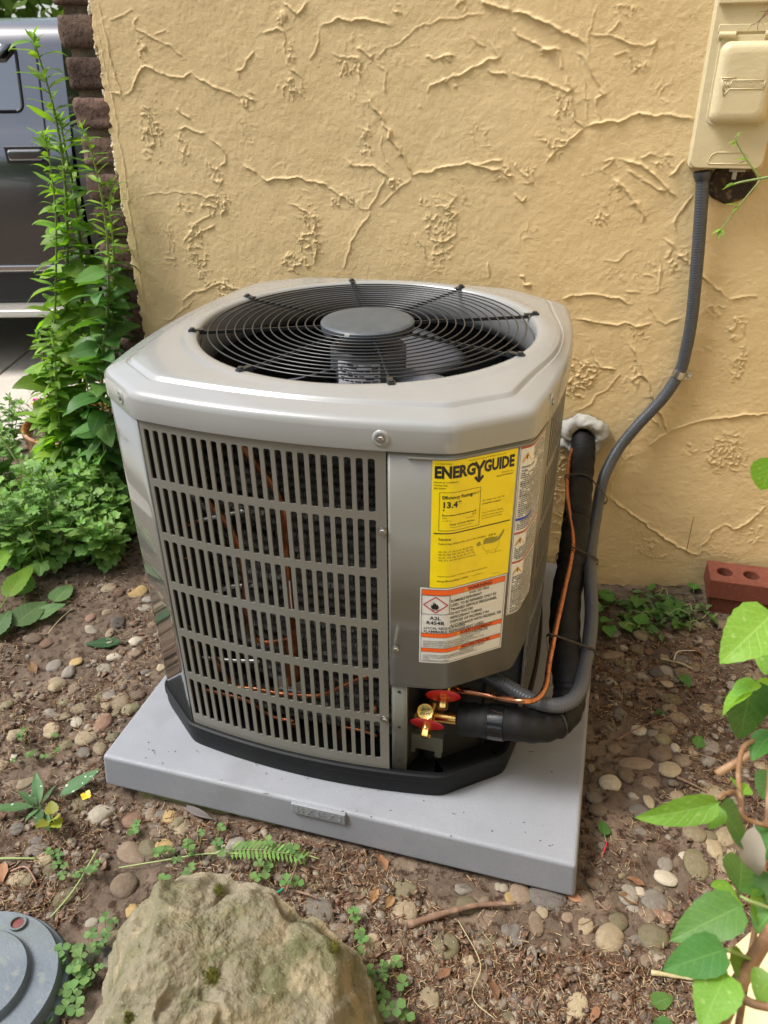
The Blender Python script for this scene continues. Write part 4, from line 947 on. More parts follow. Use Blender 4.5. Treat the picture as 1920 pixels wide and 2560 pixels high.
bundle((1421, 1200), .80, (1450, 1213), .785, (1503, 1216), .84, 'upper black cable tie round the pipes just below the putty')
bundle((1428, 1395), .53, (1430, 1400), .53, (1474, 1410), .55, 'middle black cable tie round the pipes above the back edge of the pad')
bundle((1380, 1625), .28, (1414, 1640), .30, (1468, 1640), .325, 'lowest black cable tie round foam pipe and conduit above the pad')
# putty round the hole
m_put = MT('putty', (.37, .37, .34), .7, spec=.35); m_put.nb(45, .4, .006, 4).var(30, (.22, .22, .20), .5, .7)
c = ony((1458, 1088), .955); V = []; nu, nv = 56, 14
for i in range(nu):
    a = 2*math.pi*i/nu; ca, sa = math.cos(a), math.sin(a)
    for j in range(nv):
        t = math.pi*j/(nv-1); nz = fbm(np.array([ca*2.1+5+t*.6]), np.array([sa*2.1+3+t*.5]), 4, 3)[0]-.5
        R_ = .0350+.0185*math.cos(t)*(1+.6*nz)+.020*nz+(.006 if sa > 0 else 0); hgt = .030*math.sin(t)*(1+.9*nz)
        V.append((c[0]+R_*ca*1.0, c[1]-hgt, c[2]+R_*sa*.98))
F = [(i*nv+j, i*nv+j+1, ((i+1) % nu)*nv+j+1, ((i+1) % nu)*nv+j) for i in range(nu) for j in range(nv-1)]
tag(put('sealing_putty', V, F, m_put.m), 'lumpy grey putty collar sealing the pipe hole in the stucco', 'putty')

# ================================================================ WALL BOX
m_box = MT('tan_box_paint', (.555, .475, .29), .48, spec=.45); m_box.nb(70, .28, .003, 4).nb(260, .25, .001).var(9, (.59, .51, .325), .4, .7)
box = thing('disconnect_box', 'tan painted metal electrical box with a domed hinged cover at top right of the wall', 'electrical box', (0, 0, 0))
BD = .905
def bx(p, y=BD): q = ony(p, y); return q[0], q[2]
xl, zb = bx((1722, 420)); xr = bx((1906, 416))[0]; ztop = 1.52
def rrect(x0, x1, z0, z1, r, n=6, top=True):
    P = []
    for (cx, cz, a0) in ((x1-r, z0+r, -90), (x1-r, z1-r, 0), (x0+r, z1-r, 90), (x0+r, z0+r, 180)):
        for k in range(n+1): a = math.radians(a0+90*k/n); P.append((cx+r*math.cos(a), cz+r*math.sin(a)))
    return P
def slab(mb, P, y0, y1):
    n = len(P); V = [(x, y0, z) for x, z in P]+[(x, y1, z) for x, z in P]
    return mb.add(V, [tuple(range(n)), tuple(range(2*n-1, n-1, -1))]+[(i, n+i, n+(i+1) % n, (i+1) % n) for i in range(n)])
m = MB(); slab(m, rrect(xl-.001, xr+.001, zb-.001, ztop, .006), BD+.010, WALL_Y+.004); bevel(m.build('back_box', m_box.m, box, angle=40), .0015, 2)
m = MB(); slab(m, rrect(xl, xr, zb, ztop-.004, .016), BD, BD+.0085); cov = bevel(m.build('cover', m_box.m, box, angle=40), .0018, 2)
zh = bx((1784, 11))[1]; m = MB(); m.box((xl+.003, BD-.010, zh), (xr-.003, BD+.004, ztop-.01)); bevel(m.build('hood', m_box.m, cov, angle=40), .002, 2)
x1_, z1_ = bx((1797, 68)); m = MB(); m.box((x1_, BD-.0035, z1_-.008), (xr-.004, BD+.001, z1_+.004)); bevel(m.build('hinge_leaf', m_box.m, cov, angle=40), .001, 2)
# domed flap
dx0, dz0 = bx((1768, 308)); dx1 = bx((1910, 300))[0]; dz1 = bx((1790, 104))[1]
m = MB(); V = []; lev = [(0, 0), (.0, .010), (.0015, .017), (.005, .022), (.011, .0245), (.018, .0252)]
n = None
for ins, h in lev:
    P = rrect(dx0+ins, dx1-ins, dz0+ins, dz1-ins, max(.004, .017-ins*.4), 8); n = len(P); V += [(x, BD-h, z) for x, z in P]
m.add(V, [(i*n+k, (i+1)*n+k, (i+1)*n+(k+1) % n, i*n+(k+1) % n) for i in range(len(lev)-1) for k in range(n)]+[tuple((len(lev)-1)*n+k for k in range(n))]); flap = m.build('domed_flap', m_box.m, box, angle=70)
m = MB(); slab(m, rrect(dx0-.004, dx1+.004, dz0-.003, dz1+.010, .015), BD-.0028, BD+.001); bevel(m.build('flap_rim', m_box.m, flap, angle=40), .001, 2)
zk = bx((1800, 88))[1]
for a, b in ((1796, 1838), (1911, 1950)):
    xa, xb = bx((a, 90))[0], bx((b, 90))[0]; m = MB(); m.tube([(xa, BD-.004, zk), (xb, BD-.004, zk)], .0055, 12); m.build('hinge_knuckle', m_box.m, box, angle=40)
# embossed maker's mark: W in a triangle with a bar of letters
lx0, lz1 = bx((1803, 196), BD-.0255); lx1, lz0 = bx((1909, 222), BD-.0255); lw = lx1-lx0; lh = lz1-lz0; ym = BD-.0252
m = MB()
def stroke(a, b, t=.0011, h=.0011):
    a = np.array([a[0], ym, a[1]]); b = np.array([b[0], ym, b[1]]); m.tube([a, b], t, 6)
X = lambda u: lx0+u*lw; Z = lambda v: lz1-v*lh
for a, b in [((.0, -.05), (.34, -.05)), ((.0, -.05), (.125, 1.65)), ((.125, 1.65), (.225, 1.0)), ((.04, .12), (.17, .12)), ((.04, .12), (.125, 1.25)), ((.26, .18), (1., .18)), ((1., .18), (1., 1.0)), ((1., 1.0), (.215, 1.0))]: stroke((X(a[0]), Z(a[1])), (X(b[0]), Z(b[1])))
for a, b in [((.10, .3), (.145, .85)), ((.145, .85), (.18, .4)), ((.18, .4), (.21, .85)), ((.21, .85), (.27, .2))]: stroke((X(a[0]), Z(a[1])), (X(b[0]), Z(b[1])))
m.build('emblem', m_box.m, flap, angle=0)
V, F = text_mesh('ADSWORTH', lh*.66/.72, .0002, .0008, 'LEFT', .90); wv = max(v[0] for v in V); f_ = lw*.70/wv
m = MB(); m.add([(X(.275)+v[0]*f_, ym-v[2]*.9, Z(.84)+v[1]) for v in V], F); m.build('raised_letters', m_box.m, flap, smooth=False)
# thumb recess at the bottom of the cover
ax0, az0 = bx((1770, 409)); ax1, az1 = bx((1878, 382)); m = MB(); P = []
for k in range(9): a = math.radians(180-90*k/8); P.append((ax0+.016+.016*math.cos(a), az1-.016+.016*math.sin(a)))
for k in range(9): a = math.radians(90-90*k/8); P.append((ax1-.016+.016*math.cos(a), az1-.016+.016*math.sin(a)))
P += [(ax1, az0), (ax0, az0)]
for a, b in zip(P, P[1:]+P[:1]): m.tube([(a[0], BD-.0002, a[1]), (b[0], BD-.0002, b[1])], .0011, 6)
m.build('finger_recess', m_box.m, cov, angle=0)
m_hole = MT('old_hole', (.035, .022, .014), .9); m_hole.var(45, (.16, .11, .06), .48, .62).nb(80, .6, .004)
c = ony((1828, 456), .958); V = []; n = 40
V = []
for (rr_, dy_) in [(0, .0008), (.012, .0006), (.024, .0008), (.029, .0020), (.0325, .0042), (.036, .0035), (.040, -.002)]:
    for k in range(n):
        a = 2*math.pi*k/n; w_ = 1+.22*(fbm(np.array([math.cos(a)*1.6+4]), np.array([math.sin(a)*1.6+rr_*20]), 8, 3)[0]-.5); V.append((c[0]+rr_*w_*1.12*math.cos(a), .9535-dy_-WALL_Y-.002, c[2]+rr_*w_*.95*math.sin(a)))
put('patched_hole', V, [(i*n+k, i*n+(k+1) % n, (i+1)*n+(k+1) % n, (i+1)*n+k) for i in range(6) for k in range(n)], m_hole.m, house)
m = MB(); m.tube([(c[0]-.012, .925, zb-.004), (c[0]+.018, .925, zb-.004)], .004, 8); m.box((c[0]-.004, .93, zb-.022), (c[0]+.004, .936, zb)); m.build('bushing', m_zinc.m, box, angle=30)

# ================================================================ TWO CORED BRICKS
m_cb = MT('red_brick', (.135, .044, .028), .85, spec=.25); m_cb.var(30, (.125, .036, .022), .45, .7).var(90, (.22, .08, .05), .56, .68, amt=.7).nb(120, .5, .002).rnd((.75, 1.1))
def cored_brick():
    bm = bmesh.new(); hx, hy, hz = .0985, .0455, .0265; ed = []
    def loop(pts):
        vs = [bm.verts.new((x, y, hz)) for x, y in pts]; return [bm.edges.new((vs[i], vs[(i+1) % len(vs)])) for i in range(len(vs))]
    ed += loop([(-hx, -hy), (hx, -hy), (hx, hy), (-hx, hy)])
    for cx in (-.061, 0, .061): ed += loop([(cx+.0185*math.cos(a), .0185*math.sin(a)) for a in np.linspace(0, 2*math.pi, 24, endpoint=False)])
    bmesh.ops.triangle_fill(bm, use_beauty=True, edges=ed)
    for f in list(bm.faces):
        c = f.calc_center_median()
        if any((c.x-q)**2+c.y**2 < .0180**2 for q in (-.061, 0, .061)): bm.faces.remove(f)
    r = bmesh.ops.extrude_face_region(bm, geom=bm.faces[:]); bmesh.ops.translate(bm, verts=[g for g in r['geom'] if isinstance(g, bmesh.types.BMVert)], vec=(0, 0, -2*hz))
    bmesh.ops.recalc_face_normals(bm, faces=bm.faces[:]); me = bpy.data.meshes.new('brick'); bm.to_mesh(me); bm.free(); me.materials.append(m_cb.m); return me
cb = cored_brick()
for i, (x, y, z, rz, lab) in enumerate([(1.268, .888, .108, .01, 'upper red brick with round core holes, leaning stack at the foot of the wall'), (1.282, .892, .055, -.02, 'lower red brick carrying the holed brick at the foot of the wall')]):
    o = link('brick', cb, None, None, (x, y, z), (0, 0, rz)); bevel(o, .0022, 2); tag(o, lab, 'brick', 'red cored bricks stacked against the wall')

# ================================================================ LEAVES AND PLANTS
def leaf_mat(name, col, col2, vein, tr=.35, rough=.42, spots=None, vn=9, tint=(1.25, 1.4, .45)):
    M = MT(name, col, rough+.06, spec=.38); M.var(25, col2, .35, .7)
    uvn = M.n('ShaderNodeTexCoord').outputs['UV']; sep = M.n('ShaderNodeSeparateXYZ'); M.t.links.new(uvn, sep.inputs[0])
    def mth(op, a, b=None):
        q = M.n('ShaderNodeMath', operation=op)
        for i, v in enumerate((a, b)):
            if v is None: continue
            if hasattr(v, 'links'): M.t.links.new(v, q.inputs[i])
            else: q.inputs[i].default_value = v
        return q.outputs[0]
    ax = mth('ABSOLUTE', mth('SUBTRACT', sep.outputs[0], .5))
    mid = M.ramp(ax, .012, .035, 1, 0); M.mix(mth('MULTIPLY', mid, .7), vein)
    w = mth('SINE', mth('MULTIPLY', mth('SUBTRACT', sep.outputs[1], mth('MULTIPLY', ax, .55)), vn*6.283))
    sv = M.ramp(w, .80, .97, 0, 1); M.mix(mth('MULTIPLY', sv, .38), vein); M.bump(mth('ADD', sv, mid), .35, -.0012)
    if spots: M.mix(M.ramp(M.noise(spots[0], 1, .4), spots[1], spots[1]+.03), spots[2])
    M.rnd((.72, 1.28), .012); M.transl(tr, tint); return M.m
def leaf_mesh(L, W, prof, fold=.25, curl=.25, nx=4, ny=8, wav=0., serr=0., stalk=0., seed=0, name='leaf'):
    """blade along +Y from the origin, upper side +Z; prof(t) = half width 0..1"""
    r = np.random.RandomState(seed); V = []; U = []
    for j in range(ny+1):
        t = j/ny; hw = prof(t)*W/2
        if serr and 0 < j < ny: hw *= 1+serr*(1 if j % 2 else -1)
        ang = curl*t*t*2; y = L*(t-.16*curl*t*t*t*2); zc = -L*.5*curl*t*t
        for i in range(nx+1):
            u = i/nx*2-1; x = u*hw
            V.append((x, stalk+y-abs(u)**2*hw*.10, zc+abs(x)*fold*(1-.35*t)+wav*L*math.sin(t*9+seed)*abs(u)*.5)); U.append((i/nx, t))
    F = [(j*(nx+1)+i, j*(nx+1)+i+1, (j+1)*(nx+1)+i+1, (j+1)*(nx+1)+i) for j in range(ny) for i in range(nx)]
    if stalk:
        b = len(V); w = W*.022+.0004
        V += [(-w, 0, 0), (w, 0, 0), (w, stalk+L*.05, 0), (-w, stalk+L*.05, 0), (0, 0, -w*1.6), (0, stalk+L*.05, -w*1.6)]; U += [(.5, .5)]*6
        F += [(b, b+1, b+2, b+3), (b+1, b+4, b+5, b+2), (b+4, b, b+3, b+5)]
    return new_mesh(name, V, F, True, U)
lance = lambda t: math.sin(math.pi*min(1, t**.85))**.9*(1-.25*t) if 0 < t < 1 else .0
ovate = lambda t: (math.sin(math.pi*t**.62))**.8 if 0 < t < 1 else .0
ellip = lambda t: math.sin(math.pi*t)**.75 if 0 < t < 1 else .0
obov = lambda t: math.sin(math.pi*t**1.35)**.8 if 0 < t < 1 else .0
def lobed_mesh(L, seed, name='leaf', lobes=5, depth=.42, fold=.15, curl=.2, stalk=.012):
    """chrysanthemum-like lobed blade"""
    r = np.random.RandomState(seed); n = 26; rim = []
    for k in range(n+1):
        a = math.radians(-150+300*k/n); q = abs(math.cos((a/math.radians(150))*lobes*math.pi/2)); R_ = (1-depth*(1-q**.6))*(.52+.48*math.cos(a/2)**1.5)
        rim.append((math.sin(a)*R_*.62*L, (.36+math.cos(a)*R_*.64)*L))
    V = [(0, 0, 0)]; U = [(.5, 0)]; c = (0, .34*L)
    def h(x, y): return abs(x)*fold-curl*(y/L)**2*L*.5
    for s_ in (.5, 1.):
        for x, y in rim: X_ = x*s_; Y_ = c[1]+(y-c[1])*s_; V.append((X_, Y_+stalk, h(X_, Y_)+r.uniform(-.03, .03)*L*s_)); U.append((.5+X_/L/1.3, Y_/L))
    V.append((c[0], c[1]+stalk, h(0, c[1]))); U.append((.5, .4)); ci = len(V)-1; m = n+1; F = []
    for k in range(n): F += [(ci, 1+k+1, 1+k), (1+k, 1+k+1, 1+m+k+1, 1+m+k)]
    b = len(V); w = .0006; V += [(-w, 0, 0), (w, 0, 0), (w, stalk+.1*L, 0), (-w, stalk+.1*L, 0)]; U += [(.5, .5)]*4; F.append((b, b+1, b+2, b+3))
    return new_mesh(name, V, F, True, U)
def aim(p, d, roll=0., s=1.):
    """matrix: leaf +Y along d, upper side as near to +Z as possible"""
    y = Vector(d).normalized(); up = Vector((0, 0, 1))
    if abs(y.z) > .97: up = Vector((0.3, -1, .2))
    x = y.cross(up).normalized(); z = x.cross(y); R_ = Matrix((x, y, z)).transposed().to_4x4()
    return Matrix.Translation(tuple(p)) @ R_ @ Matrix.Rotation(roll, 4, 'Y') @ Matrix.Scale(s, 4)
def place(me, M, parent, name='leaf'):
    o = bpy.data.objects.new(name, me); COL.objects.link(o); o.parent = parent; o.matrix_local = M; return o
def with_mat(meshes, m):
    for me in meshes: me.materials.append(m)
    return meshes
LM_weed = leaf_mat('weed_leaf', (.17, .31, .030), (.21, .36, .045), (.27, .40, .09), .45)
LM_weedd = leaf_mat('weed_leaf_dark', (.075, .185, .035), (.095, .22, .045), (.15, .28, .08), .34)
LM_mum = leaf_mat('mum_leaf', (.165, .305, .070), (.21, .36, .095), (.22, .36, .11), .36)
LM_gray = leaf_mat('dull_leaf', (.085, .150, .052), (.105, .18, .062), (.17, .25, .09), .25, .5)
LM_big = leaf_mat('shed_leaf', (.040, .098, .040), (.05, .115, .048), (.12, .20, .07), .15, .35, vn=8)
LM_spot = leaf_mat('spotted_leaf', (.055, .125, .045), (.07, .15, .055), (.10, .19, .07), .2, .5, spots=(120, .66, (.42, .52, .38)))
LM_vine = leaf_mat('vine_leaf', (.16, .33, .045), (.20, .38, .06), (.25, .43, .10), .50, .38, spots=(9, .66, (.27, .42, .12)), vn=7, tint=(1.5, 1.5, .3))
LM_clov = leaf_mat('clover_leaf', (.11, .21, .055), (.14, .25, .07), (.17, .30, .09), .35, .5, vn=3)
LM_dry = leaf_mat('dry_leaf', (.22, .115, .055), (.30, .17, .085), (.15, .075, .035), .15, .7, tint=(1.2, .9, .5))
LM_yel = leaf_mat('yellow_leaf', (.30, .31, .03), (.18, .26, .03), (.35, .36, .10), .35)
m_stem = MT('green_stem', (.16, .24, .05), .5); m_stem.var(40, (.20, .25, .08), .45, .65)
m_stemd = MT('brown_stem', (.20, .105, .05), .65); m_stemd.var(50, (.28, .17, .09), .45, .65)
WEED = with_mat([leaf_mesh(.062, .017, lance, .35, .25+.2*k, 4, 8, .03, 0, .004, k) for k in range(3)], LM_weed)
WEEDW = with_mat([leaf_mesh(.070, .036, ovate, .28, .3+.15*k, 4, 10, .04, .05, .006, k) for k in range(3)], LM_weed)
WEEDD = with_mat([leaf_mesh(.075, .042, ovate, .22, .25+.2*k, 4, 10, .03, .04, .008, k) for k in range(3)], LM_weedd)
MUM = with_mat([lobed_mesh(.044, k, curl=.2+.2*k) for k in range(4)], LM_mum)
MUMS = with_mat([leaf_mesh(.026, .010, obov, .3, .15, 2, 4, 0, 0, .002, k) for k in range(2)], LM_mum)

def stem_tube(P, r0, r1, parent, m=None, name='stem', n=7):
    P = np.asarray(P); mb = MB(); mb.tube(P, np.linspace(r0, r1, len(P)), n); o = mb.build(name, (m or m_stem).m, parent, angle=0); return o
def stalk_plant(name, label, cat, base, pts, r0, leafset, spacing, size, topset=None, group=None, seed=0, droop=.1, top_n=7, widen=None):
    """tall leafy stalk through world points pts (bottom to top)"""
    r = random.Random(seed); root = thing(name, label, cat, tuple(base), group); P = spline(pts, 10)-np.array(base)
    stem_tube(P, r0, r0*.3, root); L = np.r_[0, np.cumsum(np.linalg.norm(np.diff(P, axis=0), axis=1))]; tot = L[-1]; d = .04*tot; a = r.random()*6
    while d < tot:
        i = min(len(P)-2, int(np.searchsorted(L, d))); p = P[i]; f = d/tot; sz = size*(1.75-.95*f)*(r.uniform(.75, 1.2)); a += 2.4
        if widen: sz *= widen(f)
        el = .45*f+.1-droop+r.uniform(-.45, .35); dirv = (math.cos(a)*math.cos(el), math.sin(a)*math.cos(el), math.sin(el))
        use = topset if (topset and f > .72) else leafset
        place(r.choice(use), aim(p, dirv, r.uniform(-.7, .7), sz), root); d += spacing*(.66-.30*f)*r.uniform(.7, 1.3)
    for q in range(top_n):
        a = q*2.4; el = 1.0-.06*q; place(r.choice(topset or leafset), aim(P[-1]-np.array([0, 0, .004*q]), (math.cos(a)*math.cos(el), math.sin(a)*math.cos(el), math.sin(el)), 0, size*.5), root)
    return root
def wp(L, y): return [ony(p, y) for p in L]
def gbase(p): return np.array([p[0], p[1], gz(p[0], p[1])])
# tall light-green weed in front of the truck
y = 1.02
w1 = wp([(140, 1180), (150, 1000), (163, 800), (168, 600), (160, 430), (140, 300), (112, 190), (82, 95)], y); w1[0] = gbase(w1[0])
stalk_plant('tall_weed', 'tallest pale green weed, its tip reaching up across the truck window', 'weed', w1[0], w1, .0062, WEEDW, .023, 1.25, WEED, 'tall weeds by the brick corner', 1)
w2_ = wp([(185, 1180), (200, 960), (205, 760), (200, 600), (185, 480), (165, 380), (150, 300)], y+.03); w2_[0] = gbase(w2_[0])
stalk_plant('tall_weed', 'broad leaved tall weed right behind the tallest one, in front of the driveway', 'weed', w2_[0], w2_, .0068, WEEDW, .024, 1.3, WEED, 'tall weeds by the brick corner', 2)
w3 = wp([(118, 1180), (128, 980), (138, 760), (140, 560), (128, 430), (112, 340)], y-.06); w3[0] = gbase(w3[0])
stalk_plant('tall_weed', 'thin left weed stalk leaning beside the tallest weed', 'weed', w3[0], w3, .0042, WEED, .026, 1.0, WEED, 'tall weeds by the brick corner', 3)
y = .90
w4 = wp([(238, 1150), (255, 960), (270, 760), (268, 600), (252, 480), (228, 380), (205, 320)], y); w4[0] = gbase(w4[0])
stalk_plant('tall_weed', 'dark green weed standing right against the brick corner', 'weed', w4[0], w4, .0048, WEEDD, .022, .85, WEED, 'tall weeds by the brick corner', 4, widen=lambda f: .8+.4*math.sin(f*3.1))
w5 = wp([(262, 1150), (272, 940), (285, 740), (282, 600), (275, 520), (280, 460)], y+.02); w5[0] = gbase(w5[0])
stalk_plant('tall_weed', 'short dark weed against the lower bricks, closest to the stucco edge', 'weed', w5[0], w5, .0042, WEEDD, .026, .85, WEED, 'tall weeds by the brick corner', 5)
for i, (pp, yy, lab) in enumerate([([(125, 1180), (132, 1060), (122, 960), (105, 880), (92, 835)], .98, 'small bright weed shoot at the left of the tall weeds, over the driveway edge'),
                      ([(150, 1200), (152, 1080), (140, 960), (138, 880), (128, 830)], .93, 'leafy weed shoot between the tall stalks, above the flower pot'),
                      ([(215, 1200), (222, 1080), (220, 980), (205, 880), (212, 845)], .95, 'leafy dark weed shoot low in front of the brick corner')]):
    q = wp(pp, yy); q[0] = gbase(q[0]); stalk_plant('weed_shoot', lab, 'weed', q[0], q, .0036, WEEDW if i < 2 else WEEDD, .016, .85, WEED, 'weed shoots under the tall weeds', 20+i)
# chrysanthemum bank on the left
def mum(base, h, spread, n, seed, label):
    h *= 1.25; n = int(n*1.35)
    r = random.Random(seed); root = thing('chrysanthemum', label, 'plant', tuple(base), 'chrysanthemums left of the air conditioner')
    for k in range(n):
        a = r.uniform(0, 6.28); q = spread*math.sqrt(r.random()); hh = h*(1-.35*(q/spread)**2)*r.uniform(.75, 1.1); tip = np.array([q*math.cos(a), q*math.sin(a), hh]); P = spline([(tip[0]*.25, tip[1]*.25, -.01), (tip[0]*.6, tip[1]*.6, hh*.5), tip], 5)
        stem_tube(P, .0021, .0010, root, m_stem, n=5)
        for j in range(1, 13):
            f = .22+.78*j/12; p = P[min(len(P)-1, int(f*(len(P)-1)))]; b = j*2.4+k; el = -.15+.75*f*f+r.uniform(-.2, .2)
            place(r.choice(MUM), aim(p, (math.cos(b)*math.cos(el), math.sin(b)*math.cos(el), math.sin(el)), r.uniform(-.3, .3), r.uniform(.8, 1.25)*(1.05-.35*f)), root)
        for j in range(4):
            b = j*1.6; place(r.choice(MUMS), aim(P[-1], (math.cos(b)*.5, math.sin(b)*.5, .8), 0, r.uniform(.7, 1.)), root)
MP = [((330, 1330), .20, .12, 10, 'chrysanthemum clump closest to the left corner post of the unit'), ((260, 1400), .17, .11, 9, 'low chrysanthemum clump at the front edge of the bank, above the bare soil'),
      ((190, 1340), .24, .13, 11, 'dense chrysanthemum clump in the middle of the bank, below the pot'), ((120, 1420), .22, .13, 11, 'chrysanthemum clump at the front left, above the big grey-green leaves'),
      ((50, 1400), .26, .14, 11, 'chrysanthemum clump cut by the left edge of the photo, front row'), ((305, 1230), .20, .12, 10, 'chrysanthemum clump behind the front row, touching the cabinet in view'),
      ((230, 1230), .12, .11, 9, 'chrysanthemum clump right in front of the amber flower pot'), ((115, 1310), .09, .10, 8, 'chrysanthemum clump left of the amber pot, under the bent grass blade'),
      ((10, 1260), .22, .10, 9, 'chrysanthemum clump at the left picture edge, behind the front row'), ((10, 1130), .26, .11, 9, 'tall pale leaf clump at the left picture edge, before the driveway')]
for i, (p, h, sp_, n, lab) in enumerate(MP): mum(on_ground(p), h, sp_, n, 40+i, lab)
# the same bank carries on past the left edge of the frame (mirrored in the corner post)
_src = [o for o in COL.objects if o.name.startswith('chrysanthemum') and o.parent is None]
for i, (x_, y_) in enumerate([(-.86, .58), (-1.08, .72), (-1.0, .42), (-1.28, .92), (-1.32, .60), (-1.55, 1.05), (-1.5, .78), (-1.75, .95)]):
    a_ = _src[i % 5]; c_ = a_.copy(); COL.objects.link(c_); c_.location = (x_, y_, gz(x_, y_)); c_.rotation_euler = (0, 0, i*1.1); c_['label'] = 'chrysanthemum clump outside the left picture edge, '+['first', 'second', 'third', 'fourth', 'fifth', 'sixth', 'seventh', 'eighth'][i]+' nearest to the unit'
    for ch in a_.children: d_ = ch.copy(); COL.objects.link(d_); d_.parent = c_
# amber glazed pot with portulaca
potc = np.array([-.905, 1.30]); pz = .135
m_pot = MT('amber_glaze', (.30, .115, .022), .14, spec=.6); m_pot.var(9, (.15, .05, .012), .45, .7).coat(.8, .04)
pot = thing('flower_pot', 'amber glazed round pot half hidden by leaves, left of the brick corner', 'flower pot', (potc[0], potc[1], pz-.24))
m = MB(); m.lathe([(0, 0), (.12, 0), (.15, .03), (.19, .12), (.205, .20), (.205, .225), (.212, .235), (.212, .248), (.203, .252), (.192, .245), (.188, .215), (.0, .212)], 56); m.build('pot_body', m_pot.m, pot, angle=50)
m = MB(); m.lathe([(0, .222), (.10, .220), (.189, .214)], 32); m.build('potting_soil', m_soil.m, pot)
port = thing('portulaca', 'portulaca with small pink, red, orange and yellow flowers in the amber pot', 'flower', (potc[0], potc[1], pz-.02))
PL = with_mat([leaf_mesh(.016, .0035, ellip, .1, .1, 2, 3, 0, 0, 0, 0)], leaf_mat('succulent_leaf', (.18, .26, .06), (.22, .30, .09), (.25, .32, .12), .3))
r = random.Random(5)
for k in range(46):
    a = r.uniform(0, 6.28); q = .195*math.sqrt(r.random()); x, y_ = q*math.cos(a), q*math.sin(a); tip = np.array([x*1.25, y_*1.25, .05+.10*r.random()]); P = spline([(x*.7, y_*.7, .0), (x, y_, tip[2]*.6), tip], 4)
    if k % 3 == 0: stem_tube(P, .0016, .001, port, n=4)
    for j in range(13):
        p = P[int((.2+.8*j/12)*(len(P)-1))]; b = j*2.4; el = .3+.05*j; place(PL[0], aim(p, (math.cos(b)*math.cos(el), math.sin(b)*math.cos(el), math.sin(el)), 0, r.uniform(.8, 1.5)), port)
FC = {'pink': (.62, .03, .20), 'magenta': (.55, .05, .45), 'orange': (.80, .14, .01), 'red': (.60, .03, .02), 'yellow': (.75, .48, .03)}
FM = {}
for kx, c_ in FC.items(): FM[kx] = with_mat([leaf_mesh(.012, .011, obov, .2, .1, 2, 3, 0, 0, 0, 0, 'petal')], MT(kx+'_petal', c_, .5).m)[0]
for p, c_, s_ in [((90, 1003), 'pink', 1.2), ((83, 1012), 'yellow', 1.0), ((90, 1030), 'red', 1.2), ((127, 1028), 'yellow', 1.1), ((247, 1025), 'magenta', 1.5), ((250, 992), 'yellow', 1.3), ((270, 948), 'orange', 1.7), ((253, 955), 'red', 1.1), ((216, 917), 'pink', 1.0), ((160, 1010), 'yellow', 1.0)]:
    P = ony(p, 1.24 if p[0] < 150 else 1.27)-np.array(port.location); fo = bpy.data.objects.new('flower', None); COL.objects.link(fo); fo.parent = port; fo.location = tuple(P)
    for q in range(5): a = q*1.257; place(FM[c_], aim((0, 0, 0), (math.cos(a)*.8, math.sin(a)*.8-.3, .55), 0, s_), fo, 'petal')
# bent pale grass blade across the bank
m_straw = MT('straw', (.42, .36, .19), .6); m_straw.var(30, (.30, .24, .12), .45, .65)
m = MB(); m.tube(spline(wp([(0, 1090), (40, 1150), (75, 1210), (92, 1250), (88, 1275)], .80), 8), .0028, 6); o = m.build('long_grass', MT('pale_grass', (.30, .36, .12), .5).m); tag(o, 'long pale grass stem arching over the chrysanthemums at the left edge', 'grass stem')
# large basal leaves at the left edge
HOST = with_mat([leaf_mesh(.13, .075, ovate, .18, .2, 6, 16, .03, .045, .04, 2)], LM_gray)+with_mat([leaf_mesh(.15, .060, ovate, .25, .15, 6, 16, .03, .05, .05, 4)], LM_weed)
bl = thing('broad_leaf_plant', 'low plant with large serrated grey-green leaves at the left edge', 'plant', tuple(on_ground((10, 1600))), None); b0 = np.array(bl.location)
for p, q, me_, s_, zz in [((8, 1605), (95, 1540), 0, 1.0, .03), ((70, 1530), (62, 1480), 0, .9, .04), ((5, 1560), (85, 1470), 1, 1.0, .07), ((-40, 1530), (50, 1435), 1, 1.1, .10), ((-30, 1640), (10, 1575), 0, .9, .03), ((60, 1570), (100, 1555), 0, .7, .02), ((120, 1530), (170, 1480), 0, .75, .015)]:
    A_ = on_ground(p, zz*.6); B_ = on_ground(q, zz); place(HOST[me_], aim(A_-b0, B_-A_, rng.uniform(-.2, .2), s_), bl)
# fallen dark leaf
BIG = with_mat([leaf_mesh(.088, .046, lambda t: math.sin(math.pi*t**.8)**.8 if 0 < t < 1 else 0, .06, .08, 6, 16, .015, .015, .022, 1)], LM_big)[0]
A_ = on_ground((325, 1609), .006); B_ = on_ground((165, 1618), .012)
o = bpy.data.objects.new('fallen_leaf', BIG); COL.objects.link(o); o.matrix_world = aim(A_, B_-A_, .12, 1.0); tag(o, 'large dark green veined leaf lying flat on the soil left of the pad', 'leaf')
# plants: clover, lungwort, fern
CLV = with_mat([leaf_mesh(.013, .013, obov, .25, .1, 2, 4, 0, 0, 0, 0)], LM_clov)[0]
def clover(p, n, spread, h, seed, label, big=1.):
    r = random.Random(seed); b = on_ground(p); root = thing('clover', label, 'plant', tuple(b), 'clover seedlings round the boulder')
    for k in range(n):
        a = r.uniform(0, 6.28); q = spread*1.25*r.random()**.8; x, y_ = q*math.cos(a), q*math.sin(a); zt_ = gz(b[0]+x, b[1]+y_)-b[2]+h*r.uniform(.5, 1.2); tip = np.array([x, y_, zt_])
        stem_tube(spline([(x*.6, y_*.6, 0), (x*.85, y_*.85, zt_*.6), tip], 3), .0008, .0006, root, n=4)
        for j in range(3): c_ = j*2.094+k; place(CLV, aim(tip, (math.cos(c_), math.sin(c_), r.uniform(-.1, .25)), 0, big*r.uniform(.5, 1.1)), root)
